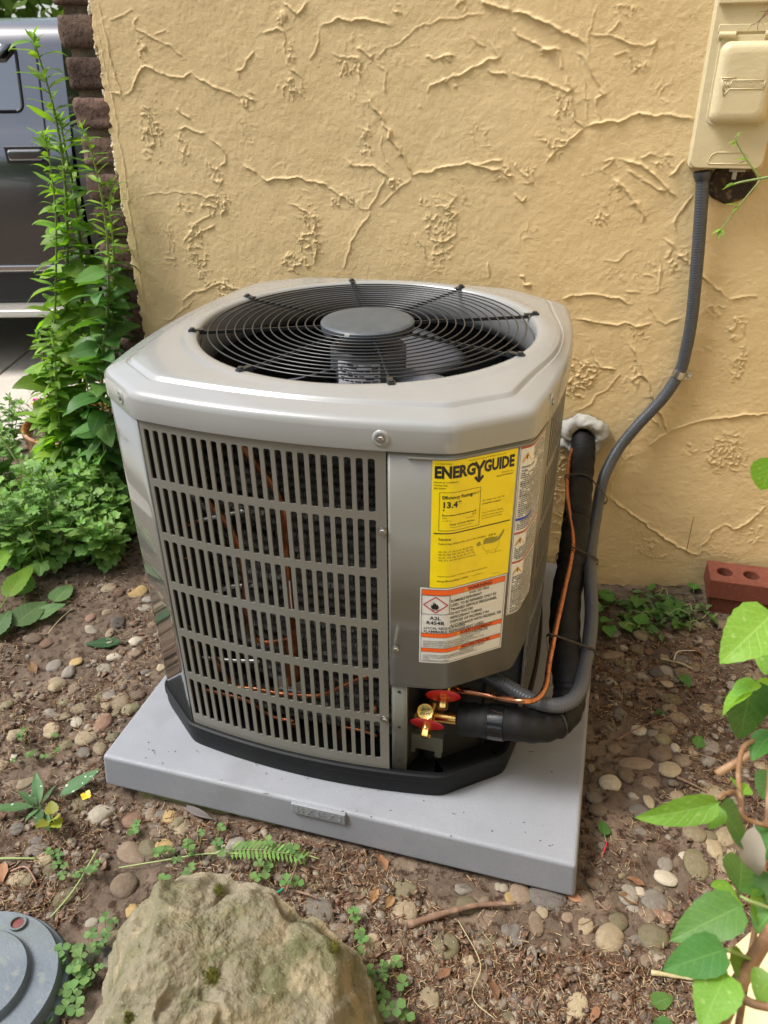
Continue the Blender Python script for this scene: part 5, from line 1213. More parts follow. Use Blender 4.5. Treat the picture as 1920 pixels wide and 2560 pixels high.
clover((480, 2145), 14, .055, .035, 1, 'clover patch behind the boulder top, below the front edge of the pad', 1.1)
clover((690, 2190), 11, .04, .035, 2, 'clover tuft beside the fern, between boulder and pad', 1.1)
clover((215, 2430), 13, .045, .03, 3, 'clover between the round grey lid and the boulder', 1.1); clover((180, 2510), 14, .045, .03, 4, 'clover at the bottom edge between lid and boulder', 1.35); clover((250, 2370), 6, .03, .03, 5, 'few clover leaves under the pale stones left of the boulder')
clover((905, 2350), 6, .03, .025, 6, 'clover sprig climbing the right flank of the boulder'); clover((960, 2450), 8, .035, .03, 7, 'clover sprig lower right of the boulder'); clover((985, 2535), 6, .03, .03, 8, 'clover sprig at the bottom edge right of the boulder', 1.2)
clover((155, 2155), 4, .02, .025, 9, 'lone clover on bare soil left of the clipped stones'); clover((350, 2085), 3, .015, .02, 10, 'tiny clover among stones under the front edge of the pad')
clover((90, 1890), 10, .05, .03, 11, 'clover and grass tuft on the soil left of the pad corner', .9); clover((200, 2200), 7, .03, .03, 12, 'small clover sprig above the round grey lid', .9)
LUNG = with_mat([leaf_mesh(.078, .026, lance, .22, .3, 4, 10, .03, 0, .012, k) for k in range(2)], LM_spot)
lw = thing('lungwort', 'lungwort rosette with pale spotted leaves left of the pad corner', 'plant', tuple(on_ground((105, 2030)))); b0 = np.array(lw.location)
for q, s_ in [((0, 2050), 1.15), ((100, 1970), .9), ((135, 2015), .7), ((60, 2010), .7), ((105, 2095), .8), ((140, 2130), .9), ((70, 2085), .6), ((30, 1990), .6)]:
    B_ = on_ground(q, .03)-b0; place(rng.choice(LUNG), aim((0, 0, .012), B_, rng.uniform(-.3, .3), s_), lw)
A_ = on_ground((150, 2005), .015); B_ = on_ground((253, 1952), .035); place(with_mat([leaf_mesh(.085, .032, lance, .2, .12, 4, 10, .02, 0, .004, 5)], LM_spot)[0], aim(A_-b0, B_-A_, .1, 1.05), lw)
YLF = with_mat([leaf_mesh(.030, .026, ovate, .2, .2, 4, 8, .05, .08, .01, k) for k in range(2)], LM_yel)
sd = thing('seedling', 'yellow-green seedling with four toothed leaves by the lungwort', 'plant', tuple(on_ground((140, 2075), .02))); b0 = np.array(sd.location)
for q in [(140, 2030), (108, 2105), (162, 2105), (150, 2085)]: B_ = on_ground(q, .035)-b0; place(rng.choice(YLF), aim((0, 0, .01), B_, 0, 1.0), sd)
yf = thing('yellow_flower', 'single small yellow flower on the soil near the spotted leaves', 'flower', tuple(on_ground((222, 2008), .02)))
for q in range(4): place(FM['yellow'], aim((0, 0, 0), (math.cos(q*1.57), math.sin(q*1.57)-.3, .5), 0, 1.1), yf, 'petal')
# fern frond
FRN = with_mat([leaf_mesh(.026, .006, lance, .1, .1, 2, 5, 0, .25, 0, 0, 'leaflet')], LM_mum)[0]
fr = thing('fern_frond', 'small fern frond lying just below the front edge of the pad', 'fern', tuple(on_ground((560, 2135), .012))); b0 = np.array(fr.location)
E_ = on_ground((770, 2165), .02)-b0; P = spline([(0, 0, 0), E_*.5+np.array([0, 0, .012]), E_], 10); stem_tube(P, .0009, .0005, fr, n=4)
for k in range(2, 20):
    f = k/20; p = P[int(f*(len(P)-1))]; d = Vector(E_).normalized(); n_ = Vector((-d.y, d.x, 0))
    for sg in (1, -1): place(FRN, aim(p, n_*sg+d*.55+Vector((0, 0, .12)), 0, 1.1*(1-.6*abs(f-.35))), fr, 'leaflet')
# grass wisps
def wisp(name, label, pts, r_, m, cat='grass stem', n=5):
    P = [on_ground(p, z) for p, z in pts]; mb = MB(); mb.tube(spline(P, 6), r_, n); tag(mb.build(name, m.m, angle=0), label, cat)
m_pg = MT('pale_green_stem', (.26, .33, .11), .5)
wisp('runner_stem', 'thin pale green runner crossing the soil under the pad front', [((300, 2178), .01), ((400, 2165), .014), ((520, 2152), .02), ((640, 2152), .02), ((740, 2150), .02), ((800, 2158), .012)], .0013, m_pg)
wisp('runner_stem', 'pale yellow-green stem lying at the left edge above the grey lid', [((-20, 2155), .01), ((40, 2156), .012), ((95, 2155), .01)], .0018, m_pg)
wisp('dry_grass', 'bunch of dry grass stems pointing down-left above the grey lid', [((130, 2300), .008), ((190, 2235), .014), ((250, 2140), .02)], .0016, m_pg)
wisp('root_thread', 'long thin pale root across the dirt in the lower right', [((1145, 2310), .01), ((1200, 2420), .012), ((1180, 2500), .01), ((1240, 2560), .01)], .0008, m_straw, 'root')
wisp('wall_weed', 'dry dark seed stalk standing against the stucco near the bricks', [((1716, 1375), .02), ((1716, 1374), .03)], .0008, m_stemd) if False else None
P = wp([(1717, 1375), (1726, 1330), (1735, 1290)], .945); mb = MB(); mb.tube(spline(P, 5), .0011, 5); tag(mb.build('dry_stalk', m_stemd.m, angle=0), 'thin dark dry stalk standing against the stucco left of the bricks', 'dry stalk')

# ================================================================ STONES
def stone_mesh(seed, flat=.62, amp=.20, ang=False, sub=3):
    bm = bmesh.new(); bmesh.ops.create_icosphere(bm, subdivisions=sub, radius=1)
    V = np.array([v.co[:] for v in bm.verts]); s = seed*7.3
    n = fbm(V[:, 0]*.9+s, V[:, 1]*.9+V[:, 2]*.7+s, seed, 3)-.5; R_ = 1+n*amp*2+(fbm(V[:, 0]*4+s, V[:, 1]*4+V[:, 2]*3, seed+3, 2)-.5)*.05
    if ang:
        r = np.random.RandomState(seed); 
        for k in range(9):
            d = r.randn(3); d /= np.linalg.norm(d); h = r.uniform(.62, .85); q = V @ d; R_ = np.where(q > h/1.0, np.minimum(R_, h/np.maximum(q, .1)), R_)
    V = V*R_[:, None]*np.array([1, 1, flat])
    for v, c in zip(bm.verts, V): v.co = c
    me = bpy.data.meshes.new('stone'); bm.to_mesh(me); bm.free(); me.polygons.foreach_set('use_smooth', np.ones(len(me.polygons), dtype=bool)); return me
def stone_mat(n, a, b, c):
    M = MT('stone_'+n, a, .82, spec=.3); M.var(2.0, b, .40, .62).var(9, c, .56, .70, amt=.7).var(40, tuple(x*.55 for x in a), .60, .72, amt=.6).rnd((.60, 1.0), .003, ); M.nb(5, .25, .08, 5).nb(30, .3, .02, 3); return M.m
SC = {'grey': stone_mat('grey', (.23, .20, .165), (.28, .25, .20), (.33, .30, .25)), 'brown': stone_mat('brown', (.20, .145, .10), (.24, .18, .125), (.28, .22, .16)),
      'tan': stone_mat('tan', (.33, .26, .165), (.38, .31, .20), (.25, .19, .12)), 'yellow': stone_mat('yellow', (.40, .27, .11), (.44, .32, .15), (.30, .19, .08)),
      'mossy': stone_mat('mossy', (.215, .180, .115), (.175, .158, .080), (.28, .235, .155)), 'reddish': stone_mat('red', (.215, .125, .085), (.25, .16, .11), (.18, .10, .07)),
      'dark': stone_mat('dark', (.13, .115, .10), (.16, .14, .12), (.20, .18, .15)), 'pale': stone_mat('pale', (.42, .37, .28), (.47, .42, .33), (.36, .30, .21))}
SM = {}
for c_, m_ in SC.items():
    L_ = []
    for q in range(5):
        me = stone_mesh(q+hash(c_) % 1 + len(c_)*3, .55+.06*q, .17, q >= 3); me.materials.append(m_); L_.append(me)
    SM[c_] = L_
STONES = []
def zone(x, y):
    if y < -.06 and x > .62: return 'in front of the pad, right of the boulder'
    if y < .0 and .2 < x <= .62: return 'between the pad front and the boulder'
    if y < .02 and x <= .2: return 'on the soil in front of the pad\'s left corner'
    if x < 0: return 'on the soil left of the pad'
    if x > .9 and y > .55: return 'right of the pad, near the red bricks'
    if x > .9 and y > .15: return 'right of the pad, under the pipes\' side'
    return 'right of the pad\'s front corner'
def add_stone(p, w, h, ang, col, shape=None, note=None):
    P = on_ground(p); d = np.linalg.norm(P-CAM); mpp = d/FPX; rx = w*mpp/2; el = math.asin(min(1, (CAM[2]-P[2])/d)); v = max(h*mpp, rx*.5)
    flat = .55 if shape is None else shape
    ry = max(.45*rx, min((v/2)/math.sqrt(math.sin(el)**2+(flat*math.cos(el))**2), 1.7*rx)); rz = min(rx, ry)*rng.uniform(.62, .85)
    q = rng.randrange(5); me = SM[col][q]
    o = bpy.data.objects.new('stone', me); COL.objects.link(o); o.scale = (rx*1.04, ry*1.04, rz)
    o.rotation_euler = (rng.uniform(-.12, .12), rng.uniform(-.12, .12), YAW+math.radians(-ang)); o.location = (P[0], P[1], P[2]+rz*.02)
    big = max(w, h); sz = 'large' if big > 46 else ('medium' if big > 30 else 'small'); asp = max(rx, ry)/min(rx, ry)
    sh = 'angular' if q >= 3 else ('long oval' if asp > 1.45 else ('oval' if asp > 1.18 else 'round'))
    STONES.append((o, note, sz, col, sh, zone(P[0], P[1]), p)); return o
def stones(ox, oy, sc, L_):
    for t in L_: add_stone((ox+t[0]/sc, oy+t[1]/sc), t[2]/sc, t[3]/sc, t[4], t[5], None, t[6] if len(t) > 6 else None)
K_ = 2.572
stones(0, 1700, K_, [(128, 90, 60, 45, 0, 'tan'), (360, 40, 95, 80, -35, 'tan'), (40, 160, 80, 70, -30, 'mossy'), (60, 290, 90, 50, -25, 'brown'), (115, 350, 120, 80, -20, 'tan'),
 (420, 140, 85, 60, 5, 'mossy'), (510, 185, 105, 55, -10, 'tan'), (400, 235, 90, 50, -15, 'tan'), (490, 270, 70, 75, -45, 'pale'), (330, 325, 90, 80, -40, 'tan', 'pale wedge shaped stone pointing up on the soil left of the pad'), (430, 410, 100, 70, -10, 'mossy'), (485, 360, 65, 55, 0, 'brown'),
 (560, 365, 130, 90, -20, 'tan', 'broad tan stone lying beside the middle of the pad\'s left edge'), (660, 280, 95, 115, 10, 'reddish', 'round reddish brown stone beside the pad\'s left edge'), (700, 100, 80, 65, 0, 'grey'), (625, 120, 65, 70, 0, 'mossy'), (685, 158, 75, 50, 0, 'tan'), (775, 140, 95, 95, 0, 'tan'), (835, 180, 125, 85, -25, 'mossy'), (885, 95, 90, 70, -10, 'brown'), (750, 215, 55, 55, 0, 'mossy'), (650, 440, 85, 85, -40, 'tan'), (720, 355, 80, 80, -40, 'mossy'),
 (660, 860, 145, 115, -35, 'pale', 'smooth pale egg shaped stone near the yellow flower'), (850, 905, 115, 90, 10, 'reddish', 'rough rust red stone below the pad\'s front left edge'), (500, 805, 95, 90, 0, 'mossy'), (1095, 875, 95, 85, -40, 'yellow'), (1130, 915, 105, 70, -35, 'mossy'), (1045, 870, 70, 110, 80, 'grey'), (1175, 965, 105, 115, -30, 'tan', 'blocky tan stone by the dark feather at the pad front'), (970, 860, 70, 70, 0, 'brown'),
 (860, 1115, 120, 180, -65, 'brown', 'long flat brown stone standing slanted between clover and pad'), (960, 1085, 95, 120, -60, 'mossy'), (1065, 1075, 90, 110, -55, 'yellow'), (1020, 975, 130, 60, 10, 'brown'), (1010, 950, 90, 50, 0, 'grey'), (235, 1100, 95, 115, 70, 'grey'), (285, 1150, 100, 75, -40, 'tan'), (320, 1215, 85, 85, 0, 'mossy'), (105, 1275, 110, 75, 5, 'tan'), (175, 1290, 90, 80, -20, 'mossy'), (400, 1265, 65, 95, 60, 'grey'), (415, 1400, 95, 115, 60, 'mossy', 'round mossy stone above the round grey lid'), (800, 1320, 150, 130, -35, 'brown', 'large flat red-brown stone against the boulder\'s upper left'),
 (1540, 1075, 140, 110, 20, 'grey'), (1450, 1110, 100, 80, 10, 'pale'), (1370, 1100, 70, 90, 60, 'tan'), (590, 1560, 70, 45, -15, 'pale'), (690, 1590, 90, 90, 0, 'brown'), (740, 1670, 110, 95, -15, 'tan', 'pale tan stone touching the boulder\'s left side'), (625, 1740, 80, 130, 30, 'grey'), (690, 1760, 70, 70, 0, 'dark'), (710, 1790, 75, 110, 20, 'grey', 'smooth blue-grey stone tucked against the boulder\'s left side'), (845, 1480, 70, 80, 0, 'yellow'), (660, 1150, 40, 60, 0, 'tan'), (610, 1105, 45, 30, 0, 'pale'), (480, 885, 70, 50, 10, 'tan'), (170, 660, 110, 70, -20, 'tan'), (90, 490, 40, 60, 0, 'pale'), (20, 550, 60, 80, 0, 'tan')])
stones(0, 860, K_, [(890, 1600, 120, 80, -10, 'yellow', 'yellow ochre stone beside the lower left corner post'), (955, 1645, 75, 50, 20, 'grey'), (930, 1700, 90, 55, -25, 'grey'), (690, 1730, 65, 55, 0, 'tan'), (750, 1790, 90, 90, 10, 'dark', 'grey angular stone above the big fallen leaf'), (585, 1840, 95, 70, 20, 'pale'), (580, 1765, 60, 50, 0, 'reddish'), (880, 1915, 85, 75, -35, 'pale', 'pale egg stone at the stalk end of the big fallen leaf'), (705, 1860, 45, 55, 0, 'tan'), (300, 1925, 75, 60, -30, 'reddish'), (220, 1895, 95, 70, 0, 'brown'), (490, 2045, 75, 60, 0, 'yellow'), (350, 2070, 85, 70, 0, 'grey'), (445, 2110, 70, 90, 10, 'grey'), (365, 2185, 95, 80, -35, 'tan'), (670, 2090, 90, 65, 10, 'pale'), (740, 2015, 90, 60, -10, 'pale'), (850, 2000, 110, 60, -30, 'brown'), (1040, 2080, 60, 60, 0, 'tan'), (940, 2110, 60, 40, -30, 'grey'), (700, 1570, 90, 55, -20, 'tan'), (1025, 1950, 45, 35, 0, 'grey'), (760, 1600, 70, 45, 0, 'reddish')])
stones(640, 1700, K_, [(965, 1355, 150, 110, 5, 'mossy', 'blocky green-grey stone on its own below the middle of the pad front'), (405, 1475, 160, 180, -40, 'grey', 'large rough grey stone at the boulder\'s upper right edge'), (205, 1440, 130, 90, 10, 'brown'), (945, 1500, 160, 130, -35, 'tan', 'pale broken stone left of the fallen branch'), (1330, 1350, 85, 130, -70, 'grey'), (1350, 1450, 130, 100, 0, 'mossy'), (1475, 1430, 75, 70, 0, 'brown'), (340, 1350, 120, 60, -10, 'mossy'), (735, 1725, 120, 135, 20, 'tan', 'speckled pinkish tan stone beside the boulder\'s right shoulder'), (915, 1690, 110, 90, -10, 'brown'), (840, 1705, 70, 70, 0, 'tan'), (1220, 1705, 150, 150, 5, 'mossy', 'flat squarish olive stone right of the boulder'), (1490, 1680, 105, 140, -50, 'mossy'), (990, 1710, 60, 160, 80, 'dark'), (890, 1810, 65, 110, 75, 'tan'), (1120, 1825, 85, 130, -60, 'tan'), (1185, 1855, 65, 80, 0, 'brown'), (980, 1910, 60, 70, 0, 'pale'), (1415, 1915, 140, 110, -10, 'brown', 'reddish grey smooth stone at lower right, left of the thin root'), (1095, 2080, 130, 150, 30, 'tan', 'biggest tan stone near the bottom edge right of the boulder'), (1180, 2020, 50, 60, 0, 'grey'), (880, 2130, 180, 140, -10, 'grey'), (1220, 2170, 60, 60, -30, 'dark'), (545, 1620, 160, 90, 20, 'brown'), (1620, 1620, 70, 90, 0, 'dark'), (690, 1370, 65, 50, 0, 'mossy'), (1635, 1400, 60, 70, 0, 'yellow'), (630, 1270, 65, 60, 0, 'tan')])
stones(1280, 1700, K_, [(55, 1375, 120, 120, 0, 'brown', 'round brown stone leaning on the pad front near its right corner'), (230, 1395, 215, 150, 10, 'dark', 'large dark grey stone leaning against the pad\'s front right corner'), (30, 1640, 100, 120, 0, 'dark'), (465, 1415, 105, 100, 10, 'brown'), (635, 665, 120, 90, 10, 'pale', 'oval pale speckled stone right of the pad edge'), (740, 610, 95, 95, 10, 'brown', 'round brown stone right of the pad, touching the pale speckled oval'), (955, 470, 130, 100, 5, 'brown', 'large smooth brown oval stone right of the pad'), (1010, 575, 130, 95, 5, 'tan', 'large tan oval stone below the smooth brown oval'), (815, 325, 95, 65, 10, 'pale'), (925, 290, 70, 60, 0, 'brown'), (905, 345, 70, 50, 0, 'grey'), (1005, 315, 95, 75, 0, 'tan'), (970, 380, 80, 75, 0, 'mossy'), (1010, 195, 85, 65, 0, 'tan'), (1070, 245, 125, 75, 15, 'brown'), (1030, 125, 125, 75, 20, 'mossy'), (1055, 440, 50, 60, 0, 'pale'), (1250, 190, 80, 60, 0, 'tan'), (1265, 245, 85, 60, 0, 'brown'), (530, 760, 95, 75, 10, 'grey'), (560, 835, 110, 80, 0, 'brown'), (510, 700, 40, 70, 0, 'brown'), (890, 665, 110, 75, 15, 'brown'), (780, 745, 60, 70, -30, 'pale'), (880, 780, 55, 80, 0, 'tan'), (815, 840, 110, 80, 0, 'dark'), (1040, 665, 65, 45, 0, 'grey'), (1240, 665, 85, 50, 0, 'pale'), (1060, 750, 85, 60, -10, 'tan'), (1290, 730, 140, 90, 0, 'tan'), (1070, 890, 110, 80, 0, 'brown', 'round brown stone under the tip of the long vine leaf'), (1170, 990, 125, 90, 10, 'tan', 'chunky tan stone below the long vine leaf'), (1185, 860, 90, 65, 0, 'pale'), (1295, 1080, 90, 110, 0, 'tan'), (1375, 1010, 100, 110, 40, 'tan'), (1190, 1185, 130, 155, 10, 'mossy', 'big egg shaped olive stone with a dry leaf scrap on it'), (990, 1275, 130, 85, 15, 'pale', 'smooth cream oval stone in the lower right dirt'), (985, 1190, 85, 80, 40, 'grey'), (1110, 1130, 60, 40, 0, 'pale'), (750, 1385, 110, 110, 30, 'grey'), (820, 1365, 60, 55, 30, 'pale'), (925, 1430, 140, 120, -10, 'grey', 'large grey wedge stone right of the orange dead leaf'), (960, 1520, 75, 130, -75, 'reddish'), (680, 1550, 120, 95, 0, 'mossy'), (465, 1585, 90, 100, 40, 'tan'), (625, 1660, 145, 160, 40, 'tan', 'big tan stone with a dark cap of dirt in the lower right'), (910, 1650, 165, 140, 25, 'mossy', 'flat mossy slab below the grey wedge stone'), (890, 1810, 105, 75, 0, 'brown'), (940, 1770, 85, 60, 40, 'mossy'), (1430, 1720, 100, 110, 20, 'reddish', 'pinkish stone half under the vine, beside the cream step'), (1245, 1440, 110, 80, 0, 'dark'), (400, 2120, 120, 170, 40, 'tan', 'long tan stone at the bottom edge, lower right'), (30, 2060, 90, 120, 0, 'dark'), (590, 2190, 80, 60, 40, 'tan'), (150, 1770, 80, 90, 0, 'grey'), (235, 1720, 90, 70, 0, 'brown'), (155, 1570, 80, 150, 0, 'brown'), (735, 2070, 50, 60, 0, 'mossy'), (1010, 2090, 60, 45, 0, 'tan'), (1035, 2155, 100, 60, 10, 'brown'), (660, 445, 90, 60, 0, 'brown'), (800, 540, 200, 70, 5, 'brown'), (1100, 520, 90, 80, 0, 'brown'), (1270, 450, 110, 90, -10, 'grey'), (1265, 525, 90, 70, -20, 'grey'), (550, 135, 45, 40, 0, 'mossy'), (640, 20, 70, 70, 0, 'grey'), (740, 40, 110, 70, 0, 'brown'), (1510, 600, 70, 70, 0, 'grey'), (510, 570, 50, 60, 0, 'brown')])
stones(1560, 1480, 3.567, [(185, 390, 180, 110, 5, 'mossy', 'flat hexagonal olive stone closest to the wall, right of the pad'), (125, 510, 120, 115, 0, 'mossy'), (215, 520, 75, 100, 0, 'reddish'), (370, 590, 120, 85, 0, 'tan'), (530, 620, 140, 90, 15, 'dark'), (300, 720, 130, 95, 5, 'dark', 'dark smooth oval stone in the row right of the pad'), (515, 725, 140, 90, 20, 'brown'), (160, 755, 110, 70, 20, 'grey'), (60, 770, 110, 90, 20, 'brown'), (25, 640, 110, 110, 0, 'mossy'), (30, 850, 110, 110, 0, 'brown'), (760, 460, 110, 70, 0, 'brown'), (760, 1370, 150, 110, -10, 'grey'), (390, 820, 110, 60, 15, 'tan')])
stones(1400, 1100, 3.19, [(420, 1720, 180, 75, 0, 'brown'), (500, 1780, 120, 75, 0, 'mossy'), (510, 1660, 60, 50, 0, 'pale'), (370, 1240, 70, 60, 0, 'tan')])
# scattered smaller stones by the same density
n0 = len(STONES)
for k in range(150):
    if k < 85: p = (rng.uniform(1480, 1920), rng.uniform(1560, 2560))
    elif k < 120: p = (rng.uniform(930, 1500), rng.uniform(2200, 2560))
    else: p = (rng.uniform(0, 420), rng.uniform(1560, 2250))
    P = on_ground(p)
    if -.03 < P[0] < .945 and -.03 < P[1] < .95: continue
    if any(math.hypot(p[0]-s_[6][0], p[1]-s_[6][1]) < 26 for s_ in STONES): continue
    if p[0] > 1820 and p[1] > 2300: continue
    w = rng.uniform(15, 38)
    if len(STONES) < 298: add_stone(p, w, w*rng.uniform(.6, 1.), rng.uniform(-50, 50), rng.choice(['brown', 'grey', 'tan', 'brown', 'mossy', 'dark']))
byl = {}
for o, note, sz, col, sh, zn, p in STONES:
    lab = note or f"{sz} {sh} {col} stone {zn}"
    o['category'] = 'stone'; o['group'] = 'stones '+zn; byl.setdefault(lab, []).append((p, o))
ORD = ['leftmost', 'second from left', 'third from left', 'fourth from left', 'fifth from left']; CNT = {2: 'two', 3: 'three', 4: 'four', 5: 'five', 6: 'six', 7: 'seven'}
for lab, L_ in byl.items():
    L_.sort(key=lambda t: t[0][0])
    for i_, (p, o) in enumerate(L_):
        if len(L_) == 1: o['label'] = lab; continue
        w_ = 'rightmost' if i_ == len(L_)-1 else ORD[min(i_, 4)]
        t_ = lab.replace(' stone ', ' stones ')
        o['label'] = ' '.join(f"{w_} of {CNT.get(len(L_), 'several')} {t_}".split()[:16])
# ---------------------------------------------------------------- boulder
m_boul = MT('sandstone', (.215, .187, .130), .93, spec=.2)
m_boul.var(5.5, (.155, .145, .085), .40, .62).var(14, (.30, .245, .155), .50, .66, amt=.8).var(11, (.10, .105, .048), .50, .68, amt=.8).var(80, (.18, .145, .07), .55, .68, amt=.7).var(220, (.40, .345, .235), .60, .70, amt=.6)
m_boul.nb(14, .6, .018, 6).nb(60, .7, .007, 5).nb(230, .7, .0022, 3)
nu = 300; nv = 190; bx0, by0 = .430, -.345
cr = [((280, 2560), .08), ((262, 2450), .07), ((268, 2380), .07), ((300, 2320), .075), ((360, 2255), .09), ((430, 2208), .12), ((500, 2172), .145), ((560, 2178), .150), ((640, 2215), .145), ((740, 2268), .130), ((850, 2345), .105), ((915, 2400), .085), ((930, 2490), .05)]
prof_pts = np.array([[*onz(p, z)[:2], z] for p, z in cr]+[[.64, -.45, .05], [.55, -.56, .05], [.40, -.60, .05], [.27, -.54, .05]])
pa = np.arctan2(prof_pts[:, 1]-by0, prof_pts[:, 0]-bx0); o_ = np.argsort(pa); pa = pa[o_]; pr_ = np.hypot(prof_pts[:, 0]-bx0, prof_pts[:, 1]-by0)[o_]; pzz = prof_pts[o_, 2]
th = np.linspace(-math.pi, math.pi, nu, endpoint=False); cyc = lambda v: np.interp(th, np.r_[pa[-1]-2*math.pi, pa, pa[0]+2*math.pi], np.r_[v[-1], v, v[0]])
g_ = np.exp(-.5*((np.arange(-12, 13))/2.2)**2); g_ /= g_.sum(); sm_ = lambda v: np.convolve(np.r_[v[-12:], v, v[:12]], g_, 'valid')
rim = sm_(cyc(pr_)); zr = sm_(cyc(pzz))
TT, HH = np.meshgrid(th, np.linspace(0, 1, nv), indexing='ij'); side = HH < .4; q_ = np.clip((HH-.4)/.6, 0, 1)
rr = rim[:, None]*np.where(side, 1.07-.07*(HH/.4)**1.5, 1-q_**1.15)
BXx = bx0+rr*np.cos(TT); BYy = by0+rr*np.sin(TT)
# planes of the broken top
pl1 = .185-.30*(BXx-.43)-.05*(BYy+.3); pl2 = .165+.95*(BXx-.335)+.10*(BYy+.3); pl3 = .205+.45*(BYy+.36)*-1-.1*(BXx-.4); pl4 = .182+.30*(BYy+.42)+.05*(BXx-.4); pl5 = .172-.75*(BXx-.545)+.15*(BYy+.3)
top = np.minimum.reduce([pl1, pl2+.03, pl3, pl4+.02, pl5+.03])+.010
edge_ = zr[:, None]; zz = np.where(side, -.06+(edge_+.06)*(HH/.4), edge_+(np.maximum(top, edge_*.7)-edge_)*sstep(0, .30, q_))
fz = lambda k, s_: ridged(BXx*k+s_, BYy*k+zz*k*.8, 7+s_, 3)
crag = (np.abs(fbm(BXx*11, BYy*11+zz*10, 9, 3)-.5)-.12)*.055+(fbm(BXx*26, BYy*26+zz*26, 29, 5, .6)-.5)*.016+(fbm(BXx*95, BYy*95+zz*80, 19, 4, .65)-.5)*.0065
crag = crag-.010*sstep(.66, .72, vnoise(BXx*24, BYy*19, 78))*sstep(.5, .6, vnoise(BXx*9, BYy*9, 79))
zz = zz+crag*sstep(.25, .55, HH)
rad = 1+crag*1.6/.2*.5*(1-sstep(.3, .7, HH)); BXx = bx0+(BXx-bx0)*rad; BYy = by0+(BYy-by0)*rad
Vb = np.stack([BXx, BYy, zz], -1); Vb = np.concatenate([Vb, Vb[:1]], 0)
me = fast_grid('boulder', Vb.reshape(-1, 3), nu+1, nv); o = link('boulder', me, m_boul.m)
tag(o, 'big lichen stained yellow-brown boulder at the bottom of the photo', 'boulder')
# moss tufts on the boulder
m_moss = MT('moss', (.10, .105, .012), .9); m_moss.var(60, (.16, .16, .02), .45, .65)
from mathutils.bvhtree import BVHTree
bvh = BVHTree.FromPolygons([tuple(v) for v in Vb.reshape(-1, 3)], [tuple(f) for f in grid_faces(nu+1, nv)])
for i, (p, n, s_) in enumerate([((530, 2440), 900, .011), ((545, 2225), 300, .008), ((322, 2545), 300, .008), ((835, 2370), 260, .010)]):
    V = []; r0 = np.random.RandomState(i)
    for q in range(n):
        pp = (p[0]+r0.randn()*s_*700, p[1]+r0.randn()*s_*900); h = bvh.ray_cast(Vector(CAM), Vector(ray(pp)))
        if h[0] is None: continue
        b = np.array(h[0]); d = np.array(h[1])*(.6 if h[1].z > 0 else -.6)+r0.randn(3)*.5; d /= np.linalg.norm(d); t = np.cross(d, r0.randn(3)); t /= np.linalg.norm(t); l = r0.uniform(.003, .007)
        V += [b-t*.0006-d*.001, b+t*.0006-d*.001, b+d*l]
    if V: mo_ = link('moss_tuft', fast_tris('moss_tuft', V, np.arange(len(V)).reshape(-1, 3)), m_moss.m, o)
# ---------------------------------------------------------------- stepped round lid, bottom left
m_rlid = MT('weathered_plastic', (.125, .150, .175), .55, spec=.35); m_rlid.var(10, (.16, .185, .205), .4, .65).var(55, (.20, .22, .20), .58, .68, amt=.7).var(7, (.105, .125, .10), .55, .72, amt=.8); m_rlid.nb(90, .35, .003, 4).nb(300, .3, .0012)
lc = np.array([.030, -.408]); RL = .128
rl = thing('drain_lid', 'weathered grey plastic lid of stacked round steps at bottom left', 'lid', (lc[0], lc[1], -.03))
T3 = Matrix.Rotation(-.10, 4, 'X') @ Matrix.Rotation(.05, 4, 'Y')
def step(r0_, z0_, z1_, nm):
    m = MB(); m.lathe([(r0_*1.02, z0_), (r0_, z1_-.004), (r0_-.003, z1_), (0, z1_+.002)], 72, T=T3); return m.build(nm, m_rlid.m, rl, angle=35)
step(RL*1.10, -.05, .030, 'base_step'); step(RL, .025, .052, 'middle_step'); step(RL*.66, .050, .066, 'top_step')
sm = ony((52, 2297), 0)  # small round sight-glass
Pq = onz((30, 2302), .028)-np.array(rl.location); m = MB(); Tm = T3 @ Matrix.Translation((Pq[0], Pq[1], .052)); m.lathe([(.010, -.004), (.0125, -.002), (.0135, .004), (.0135, .0055), (.0105, .0055), (.010, .001)], 28, T=Tm); ringo = m.build('sight_ring', m_rlid.m, rl, angle=35)
m = MB(); m.lathe([(0, .002), (.0102, .0015)], 24, T=Tm); m.build('red_glass', MT('dull_red', (.16, .045, .04), .5).m, ringo)

